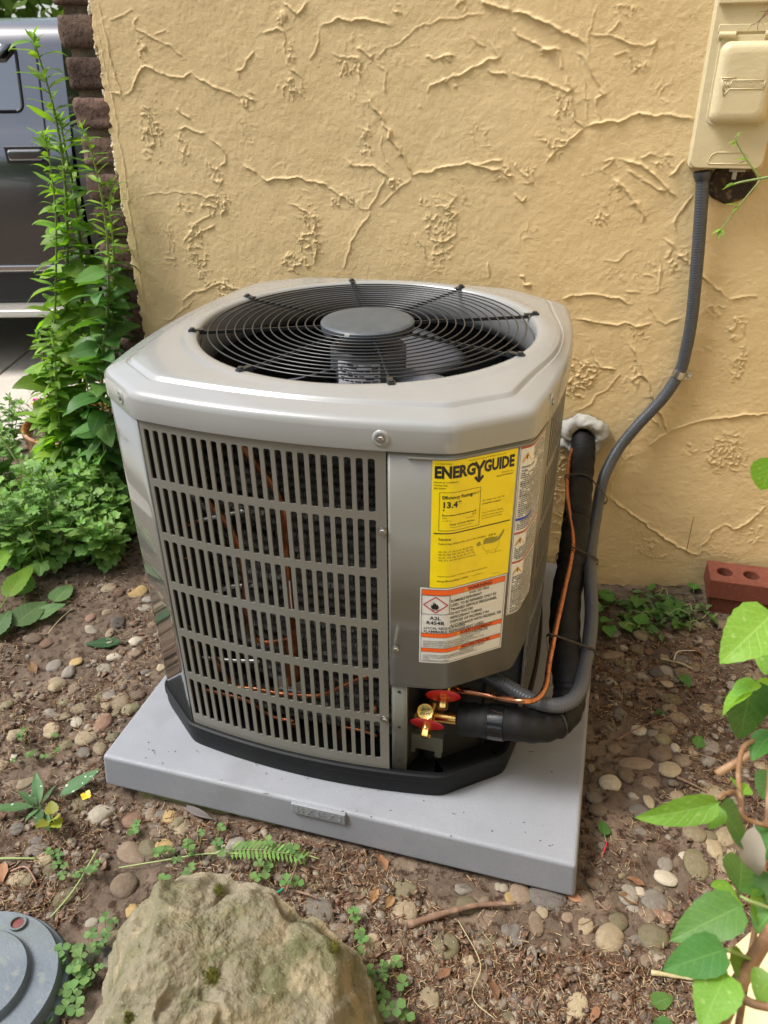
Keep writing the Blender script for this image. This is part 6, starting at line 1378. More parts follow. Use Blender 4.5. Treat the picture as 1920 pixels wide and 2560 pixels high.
# ================================================================ LITTER
r0 = np.random.RandomState(12)
def litter_pos(n):
    out = []
    while len(out) < n:
        m = n*2
        px = np.stack([r0.uniform(-60, 1980, m), r0.uniform(1380, 2640, m)], 1); wide = r0.rand(m) < .30; wp_ = np.stack([r0.uniform(-1.3, 1.6, m), r0.uniform(-1.1, .95, m)], 1)
        for p, wd, w_ in zip(px, wide, wp_):
            P = np.array([w_[0], w_[1], 0.]) if wd else onz(p, 0.0)
            if -.005 < P[0] < .92 and -.005 < P[1] < .94: continue
            if not wd and p[0] < 420 and p[1] < 1450: continue
            if P[1] > .95: continue
            dens = fbm(np.array([P[0]*6]), np.array([P[1]*6]), 55, 2)[0]
            if r0.rand() < sstep(.28, .58, np.array(dens)): out.append((P[0], P[1]))
            if len(out) >= n: break
    return np.array(out)
def gfine(x, y): return G(x, y)
def needles(n, l0, l1, w, seed):
    P = litter_pos(n); z = gfine(P[:, 0], P[:, 1])+r0.uniform(.000, .009, n); a = r0.uniform(0, 2*math.pi, n); l = r0.uniform(l0, l1, n); dz = r0.normal(0, .12, n)
    d = np.stack([np.cos(a), np.sin(a), dz], 1); c = np.stack([P[:, 0], P[:, 1], z], 1); s = np.stack([-np.sin(a), np.cos(a), a*0], 1)*w*r0.uniform(.7, 1.4, n)[:, None]; bend = s/np.linalg.norm(s, axis=1)[:, None]*(l*r0.normal(0, .09, n))[:, None]
    up = np.array([0, 0, w*1.1])
    V = []
    for t, k in ((-.5, 0), (0, 1), (.5, 0)):
        q = c+d*(l*t)[:, None]+bend*k
        V += [q-s, q+s, q+up]
    V = np.stack(V, 1); nvp = 9; F = []
    for i in (0, 1):
        a_ = i*3
        for x, y in ((0, 1), (1, 2), (2, 0)): F.append([a_+x, a_+y, a_+3+y, a_+3+x])
    F = (np.array(F)[None]+(np.arange(n)*nvp)[:, None, None]).reshape(-1, 4); return V.reshape(-1, 3), F
def litter_mat(n, cols, rough=.8):
    M = MT(n, cols[0], rough, spec=.25)
    for i, c_ in enumerate(cols[1:]): M.var(150+70*i, c_, .50, .53, detail=1)
    return M.m
for nm, n, l0, l1, w, cols in [('pine_needles', 11000, .012, .042, .00040, [(.19, .085, .045), (.30, .17, .09), (.12, .055, .03)]), ('straw_bits', 8000, .005, .018, .00055, [(.40, .29, .16), (.28, .16, .085), (.50, .40, .25)])]:
    V, F = needles(n, l0, l1, w, 1); kind(link(nm, fast_tris(nm, V, F), litter_mat(nm, cols)), 'stuff')
def chips(n, s0, s1, flat):
    P = litter_pos(n); V = []; F = []
    base = np.array([(-1, -1, 0), (1, -.8, 0), (.9, 1, 0), (-.8, .9, 0), (-.9, -.9, 1), (.9, -.9, 1), (1, .8, 1), (-1, 1, 1)], float); fq = np.array([(3, 2, 1, 0), (4, 5, 6, 7), (0, 1, 5, 4), (1, 2, 6, 5), (2, 3, 7, 6), (3, 0, 4, 7)])
    a = r0.uniform(0, 6.28, n); l = r0.uniform(s0, s1, n); w = l*r0.uniform(.25, .7, n); tx = r0.normal(0, .35, n); ty = r0.normal(0, .35, n)
    z = gfine(P[:, 0], P[:, 1])+r0.uniform(0, .006, n)
    L = base[None]*np.stack([l/2, w/2, l*flat], 1)[:, None]+r0.normal(0, .08, (n, 8, 3))*l[:, None, None]*np.array([1, 1, .3]); L[..., 2] += L[..., 0]*tx[:, None]+L[..., 1]*ty[:, None]
    X_ = L[..., 0]*np.cos(a)[:, None]-L[..., 1]*np.sin(a)[:, None]+P[:, :1]; Y_ = L[..., 0]*np.sin(a)[:, None]+L[..., 1]*np.cos(a)[:, None]+P[:, 1:]; V = np.stack([X_, Y_, L[..., 2]+z[:, None]], -1).reshape(-1, 3)
    return V, (fq[None]+(np.arange(n)*8)[:, None, None]).reshape(-1, 4)
V, F = chips(1400, .006, .020, .08); kind(link('wood_chips', fast_tris('wood_chips', V, F), litter_mat('wood_chips', [(.17, .10, .065), (.25, .16, .105), (.10, .065, .045)])), 'stuff')
V, F = chips(1500, .003, .009, .45); kind(link('gravel', fast_tris('gravel', V, F), litter_mat('gravel', [(.17, .13, .095), (.26, .21, .15), (.09, .06, .045)])), 'stuff')
def pebbles(n, s0, s1):
    ico = bmesh.new(); bmesh.ops.create_icosphere(ico, subdivisions=2, radius=.5); B = np.array([v.co[:] for v in ico.verts]); Fi = np.array([[v.index for v in f.verts] for f in ico.faces]); ico.free()
    P = litter_pos(n); z = gfine(P[:, 0], P[:, 1]); k = len(B); s = r0.uniform(s0, s1, n); a = r0.uniform(0, 6.28, n)
    L = B[None]*np.stack([s, s*r0.uniform(.55, 1, n), s*r0.uniform(.35, .7, n)], 1)[:, None]*(1+r0.normal(0, .07, (n, k, 1)))
    X_ = L[..., 0]*np.cos(a)[:, None]-L[..., 1]*np.sin(a)[:, None]+P[:, :1]; Y_ = L[..., 0]*np.sin(a)[:, None]+L[..., 1]*np.cos(a)[:, None]+P[:, 1:]
    return np.stack([X_, Y_, L[..., 2]+z[:, None]+.001], -1).reshape(-1, 3), (Fi[None]+(np.arange(n)*k)[:, None, None]).reshape(-1, 3)
m_peb = MT('small_pebbles', (.16, .135, .105), .85, spec=.25); m_peb.var(38, (.24, .205, .155), .46, .54, detail=1).var(23, (.105, .085, .068), .52, .58, detail=1).var(31, (.17, .115, .08), .58, .63, detail=1); m_peb.nb(300, .4, .002)
V, F = pebbles(1900, .008, .021); me = fast_tris('small_pebbles', V, F); me.polygons.foreach_set('use_smooth', np.ones(len(F), dtype=bool)); kind(link('small_pebbles', me, m_peb.m), 'stuff')
V, F = chips(1600, .003, .010, .6); kind(link('soil_crumbs', fast_tris('soil_crumbs', V, F), m_soil.m), 'stuff')
# single dead leaves, twigs, feather
DRY = with_mat([leaf_mesh(.040, .017, ellip, .5, .35, 4, 8, .10, .06, .004, k) for k in range(3)], LM_dry)
for p, q, s_, lab in [((945, 2140), (960, 2165), 1.0, 'curled orange dead leaf at the foot of the pad front'), ((1537, 2237), (1600, 2268), 1.0, 'orange-brown dead leaf in the lower right, left of the grey wedge stone'), ((1410, 2240), (1442, 2255), .8, 'orange dead leaf touching the pad\'s front right corner'), ((925, 2270), (935, 2250), .9, 'red-brown folded leaf left of the fallen branch'), ((960, 2280), (975, 2262), .8, 'rust coloured leaf curl left of the fallen branch, right one of two'), ((10, 2220), (8, 2170), 1.3, 'crumpled red-brown leaf at the left edge above the grey lid'), ((1090, 2460), (1105, 2448), .8, 'pale orange leaf scrap right of the boulder'), ((1225, 2450), (1235, 2480), .9, 'curled tan leaf in the lower middle dirt'), ((1560, 2200), (1640, 2225), .9, 'twisted orange leaf strip under the cream oval stone'), ((1760, 1650), (1720, 1620), 1.2, 'grey-brown curled dead leaf near the red bricks'), ((1840, 1590), (1800, 1640), 1.1, 'reddish dead leaf half hidden behind the vine, near the bricks'), ((1500, 2520), (1488, 2540), .8, 'dark dead leaf lower middle'), ((75, 1660), (95, 1700), 1.3, 'yellow blotched dying leaf on the soil at left')]:
    A_ = on_ground(p, .006); B_ = on_ground(q, .010); o = bpy.data.objects.new('dead_leaf', rng.choice(DRY)); COL.objects.link(o); o.matrix_world = aim(A_, B_-A_, rng.uniform(-.5, .5), s_); tag(o, lab, 'leaf')
GRN = with_mat([leaf_mesh(.045, .030, ovate, .3, .3, 4, 8, .06, .04, .006, k) for k in range(2)], LM_weedd)
for p, q, s_, lab in [((1740, 1880), (1745, 1860), .9, 'fresh dark green leaf lying among stones right of the pad'), ((1620, 2520), (1655, 2510), .9, 'pale green leaf at the bottom right dirt'), ((1510, 2100), (1505, 2060), .8, 'wilted green leaf bundle beside the pad\'s right edge'), ((1700, 1690), (1720, 1720), .9, 'torn green leaf among the stones near the bricks'), ((1640, 1780), (1660, 1800), .5, 'small green leaf scrap right of the pad'), ((1630, 2550), (1650, 2570), .9, 'green leaf cut by the bottom edge')]:
    A_ = on_ground(p, .006); B_ = on_ground(q, .012); o = bpy.data.objects.new('green_leaf', rng.choice(GRN)); COL.objects.link(o); o.matrix_world = aim(A_, B_-A_, rng.uniform(-.3, .3), s_); tag(o, lab, 'leaf')
m_twig = MT('twig_bark', (.16, .095, .06), .85); m_twig.var(60, (.24, .15, .10), .45, .65).nb(120, .6, .003)
def twig(name, label, pts, r_, cat='twig', m=m_twig):
    P = spline([on_ground(p, z) for p, z in pts], 6); mb = MB(); mb.tube(P, np.linspace(r_, r_*.6, len(P))*(1+.12*np.sin(np.arange(len(P))*1.3)), 8); tag(mb.build(name, m.m, angle=0), label, cat)
twig('fallen_branch', 'knobbly brown branch lying on the dirt below the pad\'s right front', [((1020, 2320), .008), ((1090, 2300), .012), ((1150, 2285), .014), ((1200, 2275), .014), ((1290, 2270), .012)], .0062, 'branch')
twig('twig', 'thin dark twig crossing the stones right of the pad', [((1540, 1860), .012), ((1600, 1830), .016), ((1680, 1800), .014)], .0018)
twig('twig', 'spruce twig leaning on the grey stone above the boulder', [((735, 2235), .01), ((770, 2250), .016), ((795, 2262), .018)], .0026)
twig('twig', 'spruce twig standing up behind the boulder\'s right top', [((715, 2240), .01), ((735, 2200), .016), ((745, 2165), .012)], .0022)
twig('twig', 'smooth tan stick pointing left from under the vine, lower right', [((1625, 2440), .01), ((1680, 2450), .012), ((1730, 2458), .012)], .0042, m=m_straw)
twig('twig', 'forked pale straw on the soil at the left above the big fallen leaf', [((122, 1590), .008), ((150, 1560), .012), ((185, 1530), .014)], .0012, m=m_straw)
twig('twig', 'short pale stem left above the grey lid\'s rim', [((30, 2185), .008), ((70, 2180), .014), ((95, 2215), .008)], .0022, m=MT('worm_pink', (.24, .13, .09), .6))
twig('twig', 'pale dry stem in the stones near the red bricks', [((1650, 1655), .01), ((1700, 1668), .012), ((1728, 1680), .01)], .0022, m=m_straw)
twig('twig', 'white dry root bending over the stones near the bricks', [((1682, 1660), .012), ((1692, 1645), .02), ((1735, 1636), .012)], .0014, m=MT('pale_root', (.5, .46, .36), .6))
twig('twig', 'dark twig between the brown ovals and the vine', [((1690, 1950), .008), ((1730, 1970), .01), ((1765, 1990), .01)], .0026)
twig('twig', 'grey twig at the bottom right between grey stones', [((1490, 2260), .008), ((1515, 2285), .012), ((1525, 2275), .014)], .0020)
twig('plastic_bit', 'tiny green plastic stick beside the clover above the boulder', [((690, 2240), .006), ((708, 2230), .008)], .0028, 'debris', MT('green_plastic', (.01, .25, .16), .4))
twig('plastic_bit', 'thin red plastic strip on the dirt by the pad\'s right edge', [((1503, 2148), .006), ((1512, 2125), .008), ((1516, 2112), .008)], .0012, 'debris', MT('red_plastic', (.65, .03, .08), .4))
m = MB(); A_ = on_ground((470, 2030), .01); B_ = on_ground((562, 2075), .012); m.tube(spline([A_, (A_+B_)/2+np.array([0, 0, .006]), B_], 6), [.0003]*12+[.0009], 5)
n = 22; d = (B_-A_)/np.linalg.norm(B_-A_); sd_ = np.array([-d[1], d[0], .2])
for k in range(n):
    f = k/n*.7; c = A_+(B_-A_)*f+np.array([0, 0, .004]); w = .007*math.sin(math.pi*(.15+.8*k/n))
    for sg in (1, -1): m.add([c, c+d*.004, c+sg*sd_*w-d*.006+d*.003, c+sg*sd_*w-d*.006], [(0, 1, 2, 3)])
tag(m.build('feather', MT('feather', (.10, .085, .08), .7).m, angle=0), 'small dark feather with a white quill at the foot of the pad front', 'feather')
# wilted pulled weeds heaped by the wall
heap = thing('pulled_weeds', 'heap of wilted pulled weeds at the foot of the wall beside the bricks', 'weeds', tuple(on_ground((1680, 1530)))); b0 = np.array(heap.location)
WIL = with_mat([leaf_mesh(.030, .012, lance, .5, .5, 2, 6, .08, 0, .004, k) for k in range(3)], LM_gray)+with_mat([leaf_mesh(.040, .032, ovate, .3, .35, 4, 8, .08, .03, .01, k) for k in range(2)], LM_weedd)
for k in range(150):
    if k < 95: p = (1640+rng.gauss(0, 45) + 60*(rng.random()), 1535+rng.gauss(0, 26))
    else: p = (rng.uniform(1500, 1760), rng.uniform(1490, 1590))
    if p[0] > 1790: continue
    A_ = on_ground(p, rng.uniform(.004, .022))
    if A_[1] > .945: continue
    a = rng.uniform(0, 6.28); place(WIL[rng.randrange(3) if k < 110 else rng.randrange(3, 5)], aim(A_-b0, (math.cos(a), math.sin(a), rng.uniform(-.2, .5)), rng.uniform(-.8, .8), rng.uniform(.7, 1.25)), heap)
for k in range(26):
    A_ = on_ground((rng.uniform(1540, 1770), rng.uniform(1490, 1580)), .012); a = rng.uniform(0, 6.28); l = rng.uniform(.02, .06); stem_tube(spline([A_-b0, A_-b0+np.array([math.cos(a)*l*.6, math.sin(a)*l*.6, .012]), A_-b0+np.array([math.cos(a+.5)*l, math.sin(a+.5)*l*.5, .002])], 4), .0010, .0007, heap, rng.choice([m_stem, m_straw, m_pg]), n=4)
BRD = with_mat([leaf_mesh(.046, .036, ovate, .25, .3, 4, 8, .06, .03, .02, k) for k in range(2)], LM_weedd)
vp = thing('violet_plant', 'low dark green broad leaves growing at the pad\'s right back edge', 'plant', tuple(on_ground((1540, 1545)))); b0 = np.array(vp.location)
for q in [(1520, 1530), (1555, 1520), (1575, 1545), (1540, 1560), (1515, 1570), (1590, 1500), (1660, 1555), (1665, 1520)]:
    A_ = on_ground(q, .02)-b0; a = rng.uniform(0, 6.28); place(rng.choice(BRD), aim(A_, (math.cos(a), math.sin(a), .1), rng.uniform(-.3, .3), 1), vp)

# ================================================================ PICKUP TRUCK ON THE DRIVEWAY
m_tpaint = MT('truck_paint', (.150, .152, .158), .18, metal=.9); m_tpaint.coat(1., .03); m_tpaint.nb(3, .02, .01, 2)
m_glass = MT('tinted_glass', (.012, .014, .016), .03, spec=.9); m_glass.b.inputs['IOR'].default_value = 2.1
m_trim = MT('black_trim', (.012, .012, .013), .45); m_chrome = MT('chrome', (.62, .62, .62), .18, metal=1.); m_tyre = MT('tyre', (.018, .018, .018), .8)
m_board = MT('step_metal', (.48, .45, .40), .4, metal=.5)
def TW(u, v, z): q = CAM[:2]+RH*u+FH*(4.0+v); return (q[0], q[1], z)
truck = thing('pickup_truck', 'dark grey pickup truck parked on the driveway beyond the brick corner', 'truck', (0, 0, 0))
CABP = [(.06, .13), (.02, .17), (.0, .30), (-.012, .50), (-.012, .70), (-.004, .84), (.020, .93), (.050, .985), (.062, 1.02), (.075, 1.06), (.142, 1.33), (.162, 1.375), (.21, 1.415), (.32, 1.445), (.80, 1.47)]
def loft(prof, us, mb, skip=None, inset=None):
    full = prof+[(1.6-v, z) for v, z in prof[::-1][1:]]; n = len(full); V = [TW(u, v, z) for u in us for v, z in full]; F = []
    for i in range(len(us)-1):
        for j in range(n-1):
            if skip and skip(i, j): continue
            F.append((i*n+j, (i+1)*n+j, (i+1)*n+j+1, i*n+j+1))
    F += [tuple(range(n-1, -1, -1)), tuple((len(us)-1)*n+k for k in range(n))]; mb.add(V, F)
us = [-3.25, -3.20, -2.62, -2.56, -2.52, -1.665, -1.62, -1.565, -1.47, -1.455]
m = MB(); loft(CABP, us, m, lambda i, j: i in (4,) and j == 9); cab = m.build('cab', m_tpaint.m, truck, angle=28)
HOOD = [(.06, .13), (.02, .17), (.0, .30), (-.012, .50), (-.012, .70), (.0, .80), (.05, .88), (.20, .93), (.80, .95)]
m = MB(); loft(HOOD, [-4.55, -4.5, -3.25], m); m.build('hood', m_tpaint.m, truck, angle=28)
BEDP = [(.06, .16), (.02, .20), (.0, .30), (-.012, .50), (-.012, .70), (-.004, .84), (.010, .93), (.025, .99), (.06, 1.005), (.09, .995), (.10, .60), (.80, .60)]
m = MB(); loft(BEDP, [-1.435, -1.42, .30, .34], m); m.build('truck_bed', m_tpaint.m, truck, angle=28)
# side window: pane set back, rubber frame, wind deflector
def on_cab(u, t, off=0.): return TW(u, .075+(.142-.075)*t+off, 1.06+(1.33-1.06)*t)
wn = []
for (cu, ct, a0) in ((-1.70, .13, -90), (-1.70, .87, 0), (-2.48, .87, 90), (-2.48, .13, 180)):
    for k in range(7): a = math.radians(a0+90*k/6); wn.append((cu+.032*math.cos(a), ct+.12*math.sin(a)))
m = MB(); m.add([on_cab(u, t, .010) for u, t in wn], [tuple(range(len(wn)))]); m.build('window', m_glass.m, truck, smooth=False)
m = MB(); P = [on_cab(u, t, .002) for u, t in wn]; P.append(P[0]); m.tube(P, .0085, 6); m.build('window_seal', m_trim.m, truck, angle=0)
m = MB(); loft_pts = [(-2.52, .0), (-1.665, .0), (-1.665, 1.), (-2.52, 1.)]
outer = [(-2.52, 0), (-1.665, 0), (-1.665, 1), (-2.52, 1)]; q = len(wn); V = [on_cab(u, t, .0) for u, t in wn]+[on_cab(u, t, 0) for u, t in outer]
cor = {0: q+1, 1: q+2, 2: q+3, 3: q+0}
F = []
for c_ in range(4):
    for k in range(6): F.append((c_*7+k, cor[c_], c_*7+k+1))
    F.append((c_*7+6, cor[c_], cor[(c_+1) % 4], ((c_+1) % 4)*7))
m.add(V, F); m.build('window_surround', m_tpaint.m, truck, smooth=False)
m = MB(); V = []
for u in np.linspace(-2.50, -1.675, 14):
    e = min(1, (-1.675-u)/.05)**.5 if u > -1.73 else 1
    V += [on_cab(u, 1.02, -.004), on_cab(u, 1.02-.20*e, -.030)]
m.add(V, [(2*i, 2*i+1, 2*i+3, 2*i+2) for i in range(13)]); solid(m.build('wind_deflector', m_glass.m, truck, angle=0), .004)
for u in (-1.575, -2.60):
    m = MB(); P = [TW(u, v-.001, z) for v, z in CABP[1:12]]; m.tube(P, .0045, 5); m.build('door_seam', m_trim.m, truck, angle=0)
m = MB(); m.box((-.085, -.028, -.026), (.085, .004, .026)); hd = m.build('door_handle', m_tpaint.m, truck, smooth=False); bevel(hd, .018, 4)
c = np.array(TW(-1.665, .0, .885)); hd.location = c; hd.rotation_euler = (0, 0, YAW)
m = MB(); m.box((-.098, -.006, -.038), (.098, .004, .038)); hb2 = m.build('handle_recess', m_trim.m, truck, smooth=False); bevel(hb2, .02, 4); hb2.location = np.array(TW(-1.665, -.006, .885)); hb2.rotation_euler = (0, 0, YAW)
for z0, z1, v0, v1, mt_, nm in [(.352, .380, -.018, .01, m_chrome, 'side_moulding'), (.20, .345, -.004, .02, m_trim, 'rocker_panel')]:
    m = MB(); m.add([TW(u, v, z) for u in (-3.2, -1.47) for v, z in ((v0, z0), (v0, z1), (v1, z1), (v1, z0))], [(0, 3, 2, 1), (4, 5, 6, 7), (0, 1, 5, 4), (1, 2, 6, 5), (2, 3, 7, 6), (3, 0, 4, 7)]); bevel(m.build(nm, mt_.m, truck, smooth=False), .004, 2)
m = MB(); m.add([TW(u, v, z) for u in (-3.1, -1.50) for v, z in ((-.14, .150), (-.13, .185), (.05, .19), (.05, .150))], [(0, 3, 2, 1), (4, 5, 6, 7), (0, 1, 5, 4), (1, 2, 6, 5), (2, 3, 7, 6), (3, 0, 4, 7)]); bevel(m.build('running_board', m_board.m, truck, smooth=False), .008, 3)
for u in (-3.85, -.62):
    for v in (.02, 1.36):
        w_ = bpy.data.objects.new('wheel', None); COL.objects.link(w_); w_.parent = truck
        T = frame_to(TW(u, v, DRIVE_Z+.335), (-FH[0], -FH[1], 0)); m = MB(); m.lathe([(.20, -.20), (.30, -.21), (.335, -.17), (.335, -.04), (.30, .0), (.20, -.005)], 40, T=T); m.build('tyre', m_tyre.m, w_, angle=40)
        m = MB(); m.lathe([(0, -.02), (.06, -.02), (.08, -.05), (.17, -.03), (.20, -.005), (.20, -.2)], 30, T=T); m.build('rim', m_chrome.m, w_, angle=30)
m = MB(); m.add([TW(u, v, z) for u in (-4.3, .2) for v, z in ((.12, .10), (.12, .25), (1.48, .25), (1.48, .10))], [(0, 3, 2, 1), (4, 5, 6, 7), (0, 1, 5, 4), (1, 2, 6, 5), (2, 3, 7, 6), (3, 0, 4, 7)]); m.build('chassis', m_trim.m, truck, smooth=False)

# ---------------------------------------------------------------- trees beyond the driveway
LM_tree = leaf_mat('tree_leaf', (.14, .235, .04), (.18, .28, .05), (.18, .28, .06), .45)
m_bark = MT('bark', (.10, .075, .055), .9); m_bark.nb(30, .8, .02)
def tree(u, d, h, rad, seed, label, n=2600, ls=.13):
    q = CAM[:2]+RH*u+FH*d; r1 = np.random.RandomState(seed); base = (q[0], q[1], gz(q[0], q[1])); root = thing('tree', label, 'tree', base, 'trees beyond the driveway')
    m = MB(); m.tube(spline([(0, 0, -.2), (.1, 0, h*.3), (-.05, .1, h*.6), (.05, 0, h*.9)], 5), np.linspace(.16, .04, 16), 10)
    for k in range(7): a = k*2.4; z0_ = h*(.25+.08*k); m.tube(spline([(0, 0, z0_), (math.cos(a)*rad*.4, math.sin(a)*rad*.4, z0_+h*.1), (math.cos(a)*rad*.8, math.sin(a)*rad*.8, z0_+h*.16)], 4), np.linspace(.06, .015, 9), 6)
    m.build('trunk', m_bark.m, root, angle=0)
    cl = np.stack([r1.randn(26)*rad*.42, r1.randn(26)*rad*.42, h*(.45+r1.rand(26)*.5)], 1); cr_ = r1.uniform(.25, .5, 26)*rad
    i = r1.randint(0, 26, n); dv = r1.randn(n, 3); dv /= np.linalg.norm(dv, axis=1)[:, None]; c = cl[i]+dv*(cr_[i]*r1.rand(n)**.4)[:, None]*np.array([1, 1, .75])
    a = r1.randn(n, 3); a /= np.linalg.norm(a, axis=1)[:, None]; b = np.cross(a, r1.randn(n, 3)); b /= np.linalg.norm(b, axis=1)[:, None]; s = ls*r1.uniform(.5, 1.1, n)[:, None]
    V = np.stack([c-a*s*.5, c+b*s*.28, c+a*s*.5, c-b*s*.28], 1).reshape(-1, 3); link('crown', fast_tris('crown', V, np.arange(len(V)).reshape(-1, 4)), LM_tree, root)
tree(-5.8, 11.0, 6.5, 2.6, 1, 'leafy tree beyond the truck roof at the very top left corner')
tree(-4.4, 13.5, 7.5, 3.0, 2, 'leafy tree behind the truck roof next to the brick corner')
tree(-8.6, 12.5, 7.0, 3.0, 3, 'leafy tree further left beyond the driveway')
tree(-10.5, 1.5, 7.0, 2.8, 4, 'leafy tree left of the driveway, outside the frame, mirrored in the corner post')
tree(-9.0, -3.0, 6.5, 2.6, 5, 'leafy tree left of the viewer, outside the frame')
for i_, (tx, ty, th_, tr_) in enumerate([(.2, -6.2, 5.2, 2.4), (3.4, -5.4, 5.6, 2.6), (-2.9, -6.6, 4.6, 2.2), (5.6, -3.4, 5.2, 2.2)]):  # unseen trees added to block low sky and darken front faces
    q_ = np.array([tx, ty])-CAM[:2]; tree(float(q_ @ RH), float(q_ @ FH), th_, tr_, 30+i_, ['leafy tree straight behind the viewer, outside the frame', 'leafy tree behind the viewer to the right, outside the frame', 'leafy tree behind the viewer to the left, outside the frame', 'leafy tree far right of the viewer, outside the frame'][i_], 3200, .30)
hg = MB(); r1 = np.random.RandomState(9); n = 20000
c = np.stack([r1.uniform(-16, 2, n), 10.2+r1.randn(n)*.35, np.abs(r1.rand(n))*3.6-.2], 1); W_ = CAM[:2]+c[:, :1]*RH+c[:, 1:2]*FH; c = np.concatenate([W_, c[:, 2:]], 1)
a = r1.randn(n, 3); a /= np.linalg.norm(a, axis=1)[:, None]; b = np.cross(a, r1.randn(n, 3)); b /= np.linalg.norm(b, axis=1)[:, None]; s = .24*r1.uniform(.5, 1.2, n)[:, None]
V = np.stack([c-a*s*.5, c+b*s*.3, c+a*s*.5, c-b*s*.3], 1).reshape(-1, 3); hd_ = link('far_hedge', fast_tris('far_hedge', V, np.arange(len(V)).reshape(-1, 4)), LM_tree); kind(hd_, 'stuff')

# ---------------------------------------------------------------- beige paw print board tucked behind the brick corner
m_beige = MT('beige_print', (.55, .47, .35), .7); m_paw = MT('paw_print', (.13, .105, .085), .7)
q = [ony(p, 1.06) for p in ((246, 838), (312, 826), (330, 925), (283, 952))]; n_ = np.cross(q[1]-q[0], q[3]-q[0]); n_ = n_/np.linalg.norm(n_); n_ = n_ if n_[1] < 0 else -n_
pb = MB(); pb.add([tuple(p) for p in q]+[tuple(p-n_*.012) for p in q], [(0, 3, 2, 1), (4, 5, 6, 7), (0, 1, 5, 4), (1, 2, 6, 5), (2, 3, 7, 6), (3, 0, 4, 7)]); pbo = pb.build('paw_print_board', m_beige.m, smooth=False); tag(pbo, 'beige board with dark paw prints leaning behind the brick corner', 'board')
for (px, sc_) in (((293, 860), 1.), ((288, 885), .8)):
    pm = MB()
    for dx, dy, rr in ((4, 3, 8), (-7, -2, 4), (-5, -9, 4), (3, -12, 4), (10, -8, 4)):
        pts = [ony((px[0]+dx*sc_+rr*sc_*math.cos(a), px[1]+dy*sc_+rr*sc_*math.sin(a)), 1.06)+n_*.001 for a in np.linspace(0, 6.283, 14, endpoint=False)]
        pm.add([tuple(p+n_*float((q[0]-p) @ n_)) if False else tuple(p-n_*float((p-q[0]) @ n_)+n_*.0008) for p in pts], [tuple(range(14))])
    pm.build('paw_print', m_paw.m, pbo, smooth=False)
m = MB(); m.tube([tuple(q[0]+n_*.002), tuple(q[3]+n_*.002)], .006, 6); m.build('board_edge', m_trim.m, pbo, angle=0)

# ================================================================ VINE IN THE RIGHT FOREGROUND
vbase = np.array([1.13, -.13, .0])
vine = thing('climbing_vine', 'leafy vine with brown stems hanging into the right edge of the photo', 'vine', tuple(vbase))
VL = with_mat([leaf_mesh(1., .62, ovate, .22, .25+.1*k, 6, 14, .03, .03, .03, k) for k in range(3)], LM_vine)
VLd = with_mat([leaf_mesh(1., .62, ovate, .22, .25+.1*k, 6, 14, .03, .03, .03, k) for k in range(2)], leaf_mat('vine_leaf_dark', (.055, .150, .032), (.07, .18, .04), (.11, .23, .06), .35, .36, vn=7, tint=(1.5, 1.5, .3)))
def vleaf(b, t, d0, d1, wpx, roll=0., dark=0, ws=1.):
    B = at(b, d0); T_ = at(t, d1); L = np.linalg.norm(T_-B); W = wpx*(d0+d1)/2/FPX
    me = rng.choice(VLd if dark else VL); M_ = aim(B-vbase, T_-B, roll, L) @ Matrix.Diagonal((W/L/.62, 1, 1, 1)); place(me, M_, vine)
for a in [((1935, 1530), (1800, 1655), .78, .74, 120, -.35), ((1890, 1715), (1778, 1772), .80, .80, 85, .5), ((1880, 1690), (1852, 1872), .84, .88, 95, .2, 1), ((1895, 1705), (1822, 1728), .80, .78, 50, .2), ((1900, 1700), (1893, 1830), .86, .90, 50, -.4), ((1930, 1690), (1905, 1800), .84, .86, 60, .3, 0),
          ((1802, 2005), (1583, 2062), .72, .70, 66, -.95), ((1800, 2015), (1770, 2075), .74, .74, 48, .1), ((1795, 2015), (1890, 2125), .76, .80, 84, .2, 1), ((1845, 2235), (1870, 2110), .80, .86, 90, .3, 1), ((1848, 2248), (1780, 2205), .78, .76, 70, .3), ((1860, 2262), (1668, 2350), .74, .72, 92, -.25, 1),
          ((1818, 2372), (1653, 2424), .72, .70, 82, -.3, 1), ((1818, 2428), (1748, 2572), .72, .70, 92, .1), ((1822, 2400), (1885, 2420), .76, .78, 60, .4), ((1935, 1140), (1903, 1240), .75, .76, 80, .3), ((1935, 2280), (1880, 2330), .8, .8, 80, .2, 1), ((1935, 2440), (1885, 2500), .76, .76, 70, .2), ((1935, 1830), (1870, 1895), .86, .84, 60, .3, 1), ((1860, 1990), (1840, 1920), .80, .84, 45, .3, 0),
          ((1940, 2080), (1895, 2150), .82, .82, 80, .2, 1), ((1945, 1600), (1905, 1690), .86, .86, 90, .2), ((1940, 2190), (1900, 2260), .82, .82, 70, .1, 1), ((1870, 2250), (1935, 2300), .80, .82, 70, .2, 0), ((1935, 1930), (1900, 2000), .9, .9, 60, .1, 1)]: vleaf(*a)
def vstem(L_, r0_, r1_, m=m_stemd): stem_tube(spline([at(p, d)-vbase for p, d in L_], 8), r0_, r1_, vine, m, n=9)
root_p = np.array([1.16, -.50, .098])
for p_, d_, ra in (((1775, 2600), .74, .0075), ((1840, 2600), .76, .0045)):
    A_ = at(p_, d_); stem_tube(spline([root_p-vbase, (root_p*.6+A_*.4)+np.array([.03, -.03, -.05])-vbase, A_-vbase], 8), ra*1.2, ra, vine, m_stemd, n=9)
vstem([((1775, 2600), .74), ((1830, 2490), .76), ((1878, 2405), .78), ((1940, 2310), .80)], .0075, .0055)
vstem([((1836, 2482), .76), ((1880, 2508), .76), ((1940, 2522), .76)], .0038, .003)
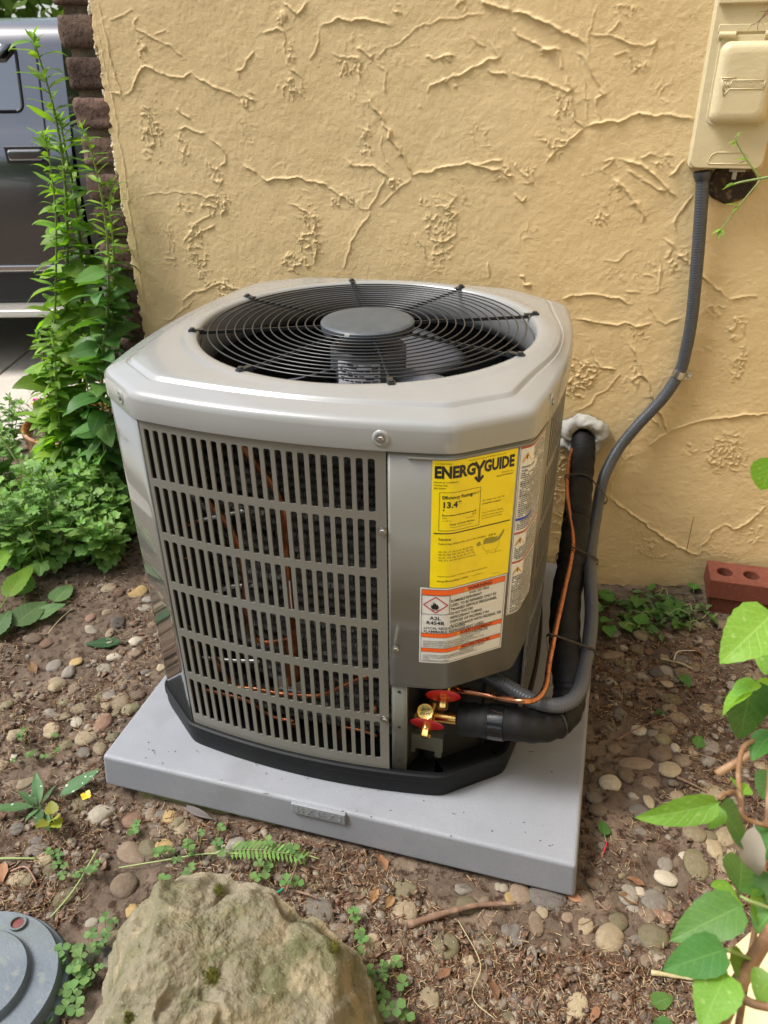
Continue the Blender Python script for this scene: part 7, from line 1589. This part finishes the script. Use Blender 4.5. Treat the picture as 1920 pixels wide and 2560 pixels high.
vstem([((1935, 1832), .88), ((1890, 1850), .86), ((1858, 1870), .84), ((1846, 1930), .82), ((1852, 2000), .80), ((1862, 2045), .80), ((1935, 2070), .82)], .0026, .0022)
vstem([((1798, 1995), .76), ((1812, 1985), .77), ((1838, 1982), .79), ((1860, 2040), .80)], .0020, .0015)
vstem([((1790, 1935), .92), ((1860, 1895), .92), ((1935, 1850), .92)], .0042, .0036)
vstem([((1935, 2275), .8), ((1880, 2255), .79), ((1850, 2240), .79)], .0018, .0014, m_stem); vstem([((1818, 2375), .73), ((1870, 2395), .77), ((1878, 2405), .78)], .0016, .0014, m_stem)
vstem([((1140+700, 2600), .76), ((1860, 2480), .80), ((1905, 2200), .84), ((1925, 1900), .86), ((1930, 1600), .86), ((1932, 1200), .8)], .0030, .0018)
dl = with_mat([leaf_mesh(1., .4, lance, .6, .6, 4, 10, .08, .04, .03, 3)], MT('dead_vine_leaf', (.30, .255, .20), .8).m)[0]
B = at((1885, 2060), .78); T_ = at((1880, 2235), .80); place(dl, aim(B-vbase, T_-B, .6, np.linalg.norm(T_-B)), vine)
# thin sprigs in front of the wall box
spr = thing('vine_sprig', 'thin green vine sprig with small buds in front of the wall box', 'vine', tuple(at((1903, 446), 1.15))); b0 = np.array(spr.location)
def sst(L_, r0_, r1_): stem_tube(spline([at(p, 1.15)-b0 for p in L_], 6), r0_, r1_, spr, m_stem, n=6)
A_ = at((1935, 440), 1.15); stem_tube(spline([np.array([1.598, A_[1]+.12, A_[2]+.10])-b0, A_+np.array([.2, .03, .0])-b0, A_-b0], 8), .0024, .0017, spr, m_stem, n=6)
sst([(1935, 440), (1903, 446), (1854, 455), (1830, 462)], .0017, .0013); sst([(1903, 446), (1868, 401), (1841, 353), (1843, 338), (1851, 331)], .0012, .0007); sst([(1903, 448), (1848, 514), (1804, 572), (1790, 582)], .0010, .0006)
SPL = with_mat([leaf_mesh(1., .30, lance, .5, .2, 2, 6, .02, 0, 0, k) for k in range(2)], LM_weed)
for b, t in [((1840, 460), (1802, 472)), ((1835, 458), (1812, 465)), ((1851, 333), (1842, 342)), ((1841, 353), (1818, 356)), ((1841, 354), (1828, 366)), ((1868, 401), (1832, 394)), ((1868, 402), (1845, 408)), ((1804, 572), (1778, 584)), ((1804, 572), (1808, 594)), ((1800, 575), (1795, 598)), ((1846, 514), (1812, 507)), ((1846, 514), (1830, 532)), ((1856, 332), (1852, 331))]:
    B = at(b, 1.15); T_ = at(t, 1.14); place(rng.choice(SPL), aim(B-b0, T_-B, rng.uniform(-.4, .4), max(.006, np.linalg.norm(T_-B))), spr)
sp2 = thing('vine_sprig', 'dark thin sprig with tiny leaves crossing the top right corner of the wall box', 'vine', tuple(at((1905, 50), 1.2))); b0 = np.array(sp2.location)
A_ = at((1935, 15), 1.2); stem_tube(spline([np.array([1.598, A_[1]+.14, A_[2]+.16])-b0, A_+np.array([.2, .05, .06])-b0, A_-b0], 8), .0014, .0009, sp2, m_stemd, n=5)
for L_ in ([(1935, 5), (1915, 30), (1898, 55), (1893, 72)], [(1935, 20), (1905, 45), (1890, 58), (1878, 62)], [(1935, 28), (1900, 28)]): stem_tube(spline([at(p, 1.2)-b0 for p in L_], 5), .0008, .0005, sp2, m_stemd, n=5)
for b, t in [((1893, 66), (1894, 80)), ((1900, 56), (1906, 60)), ((1882, 60), (1876, 68)), ((1903, 28), (1897, 34))]: B = at(b, 1.2); T_ = at(t, 1.2); place(SPL[0], aim(B-b0, T_-B, .2, .009), sp2)
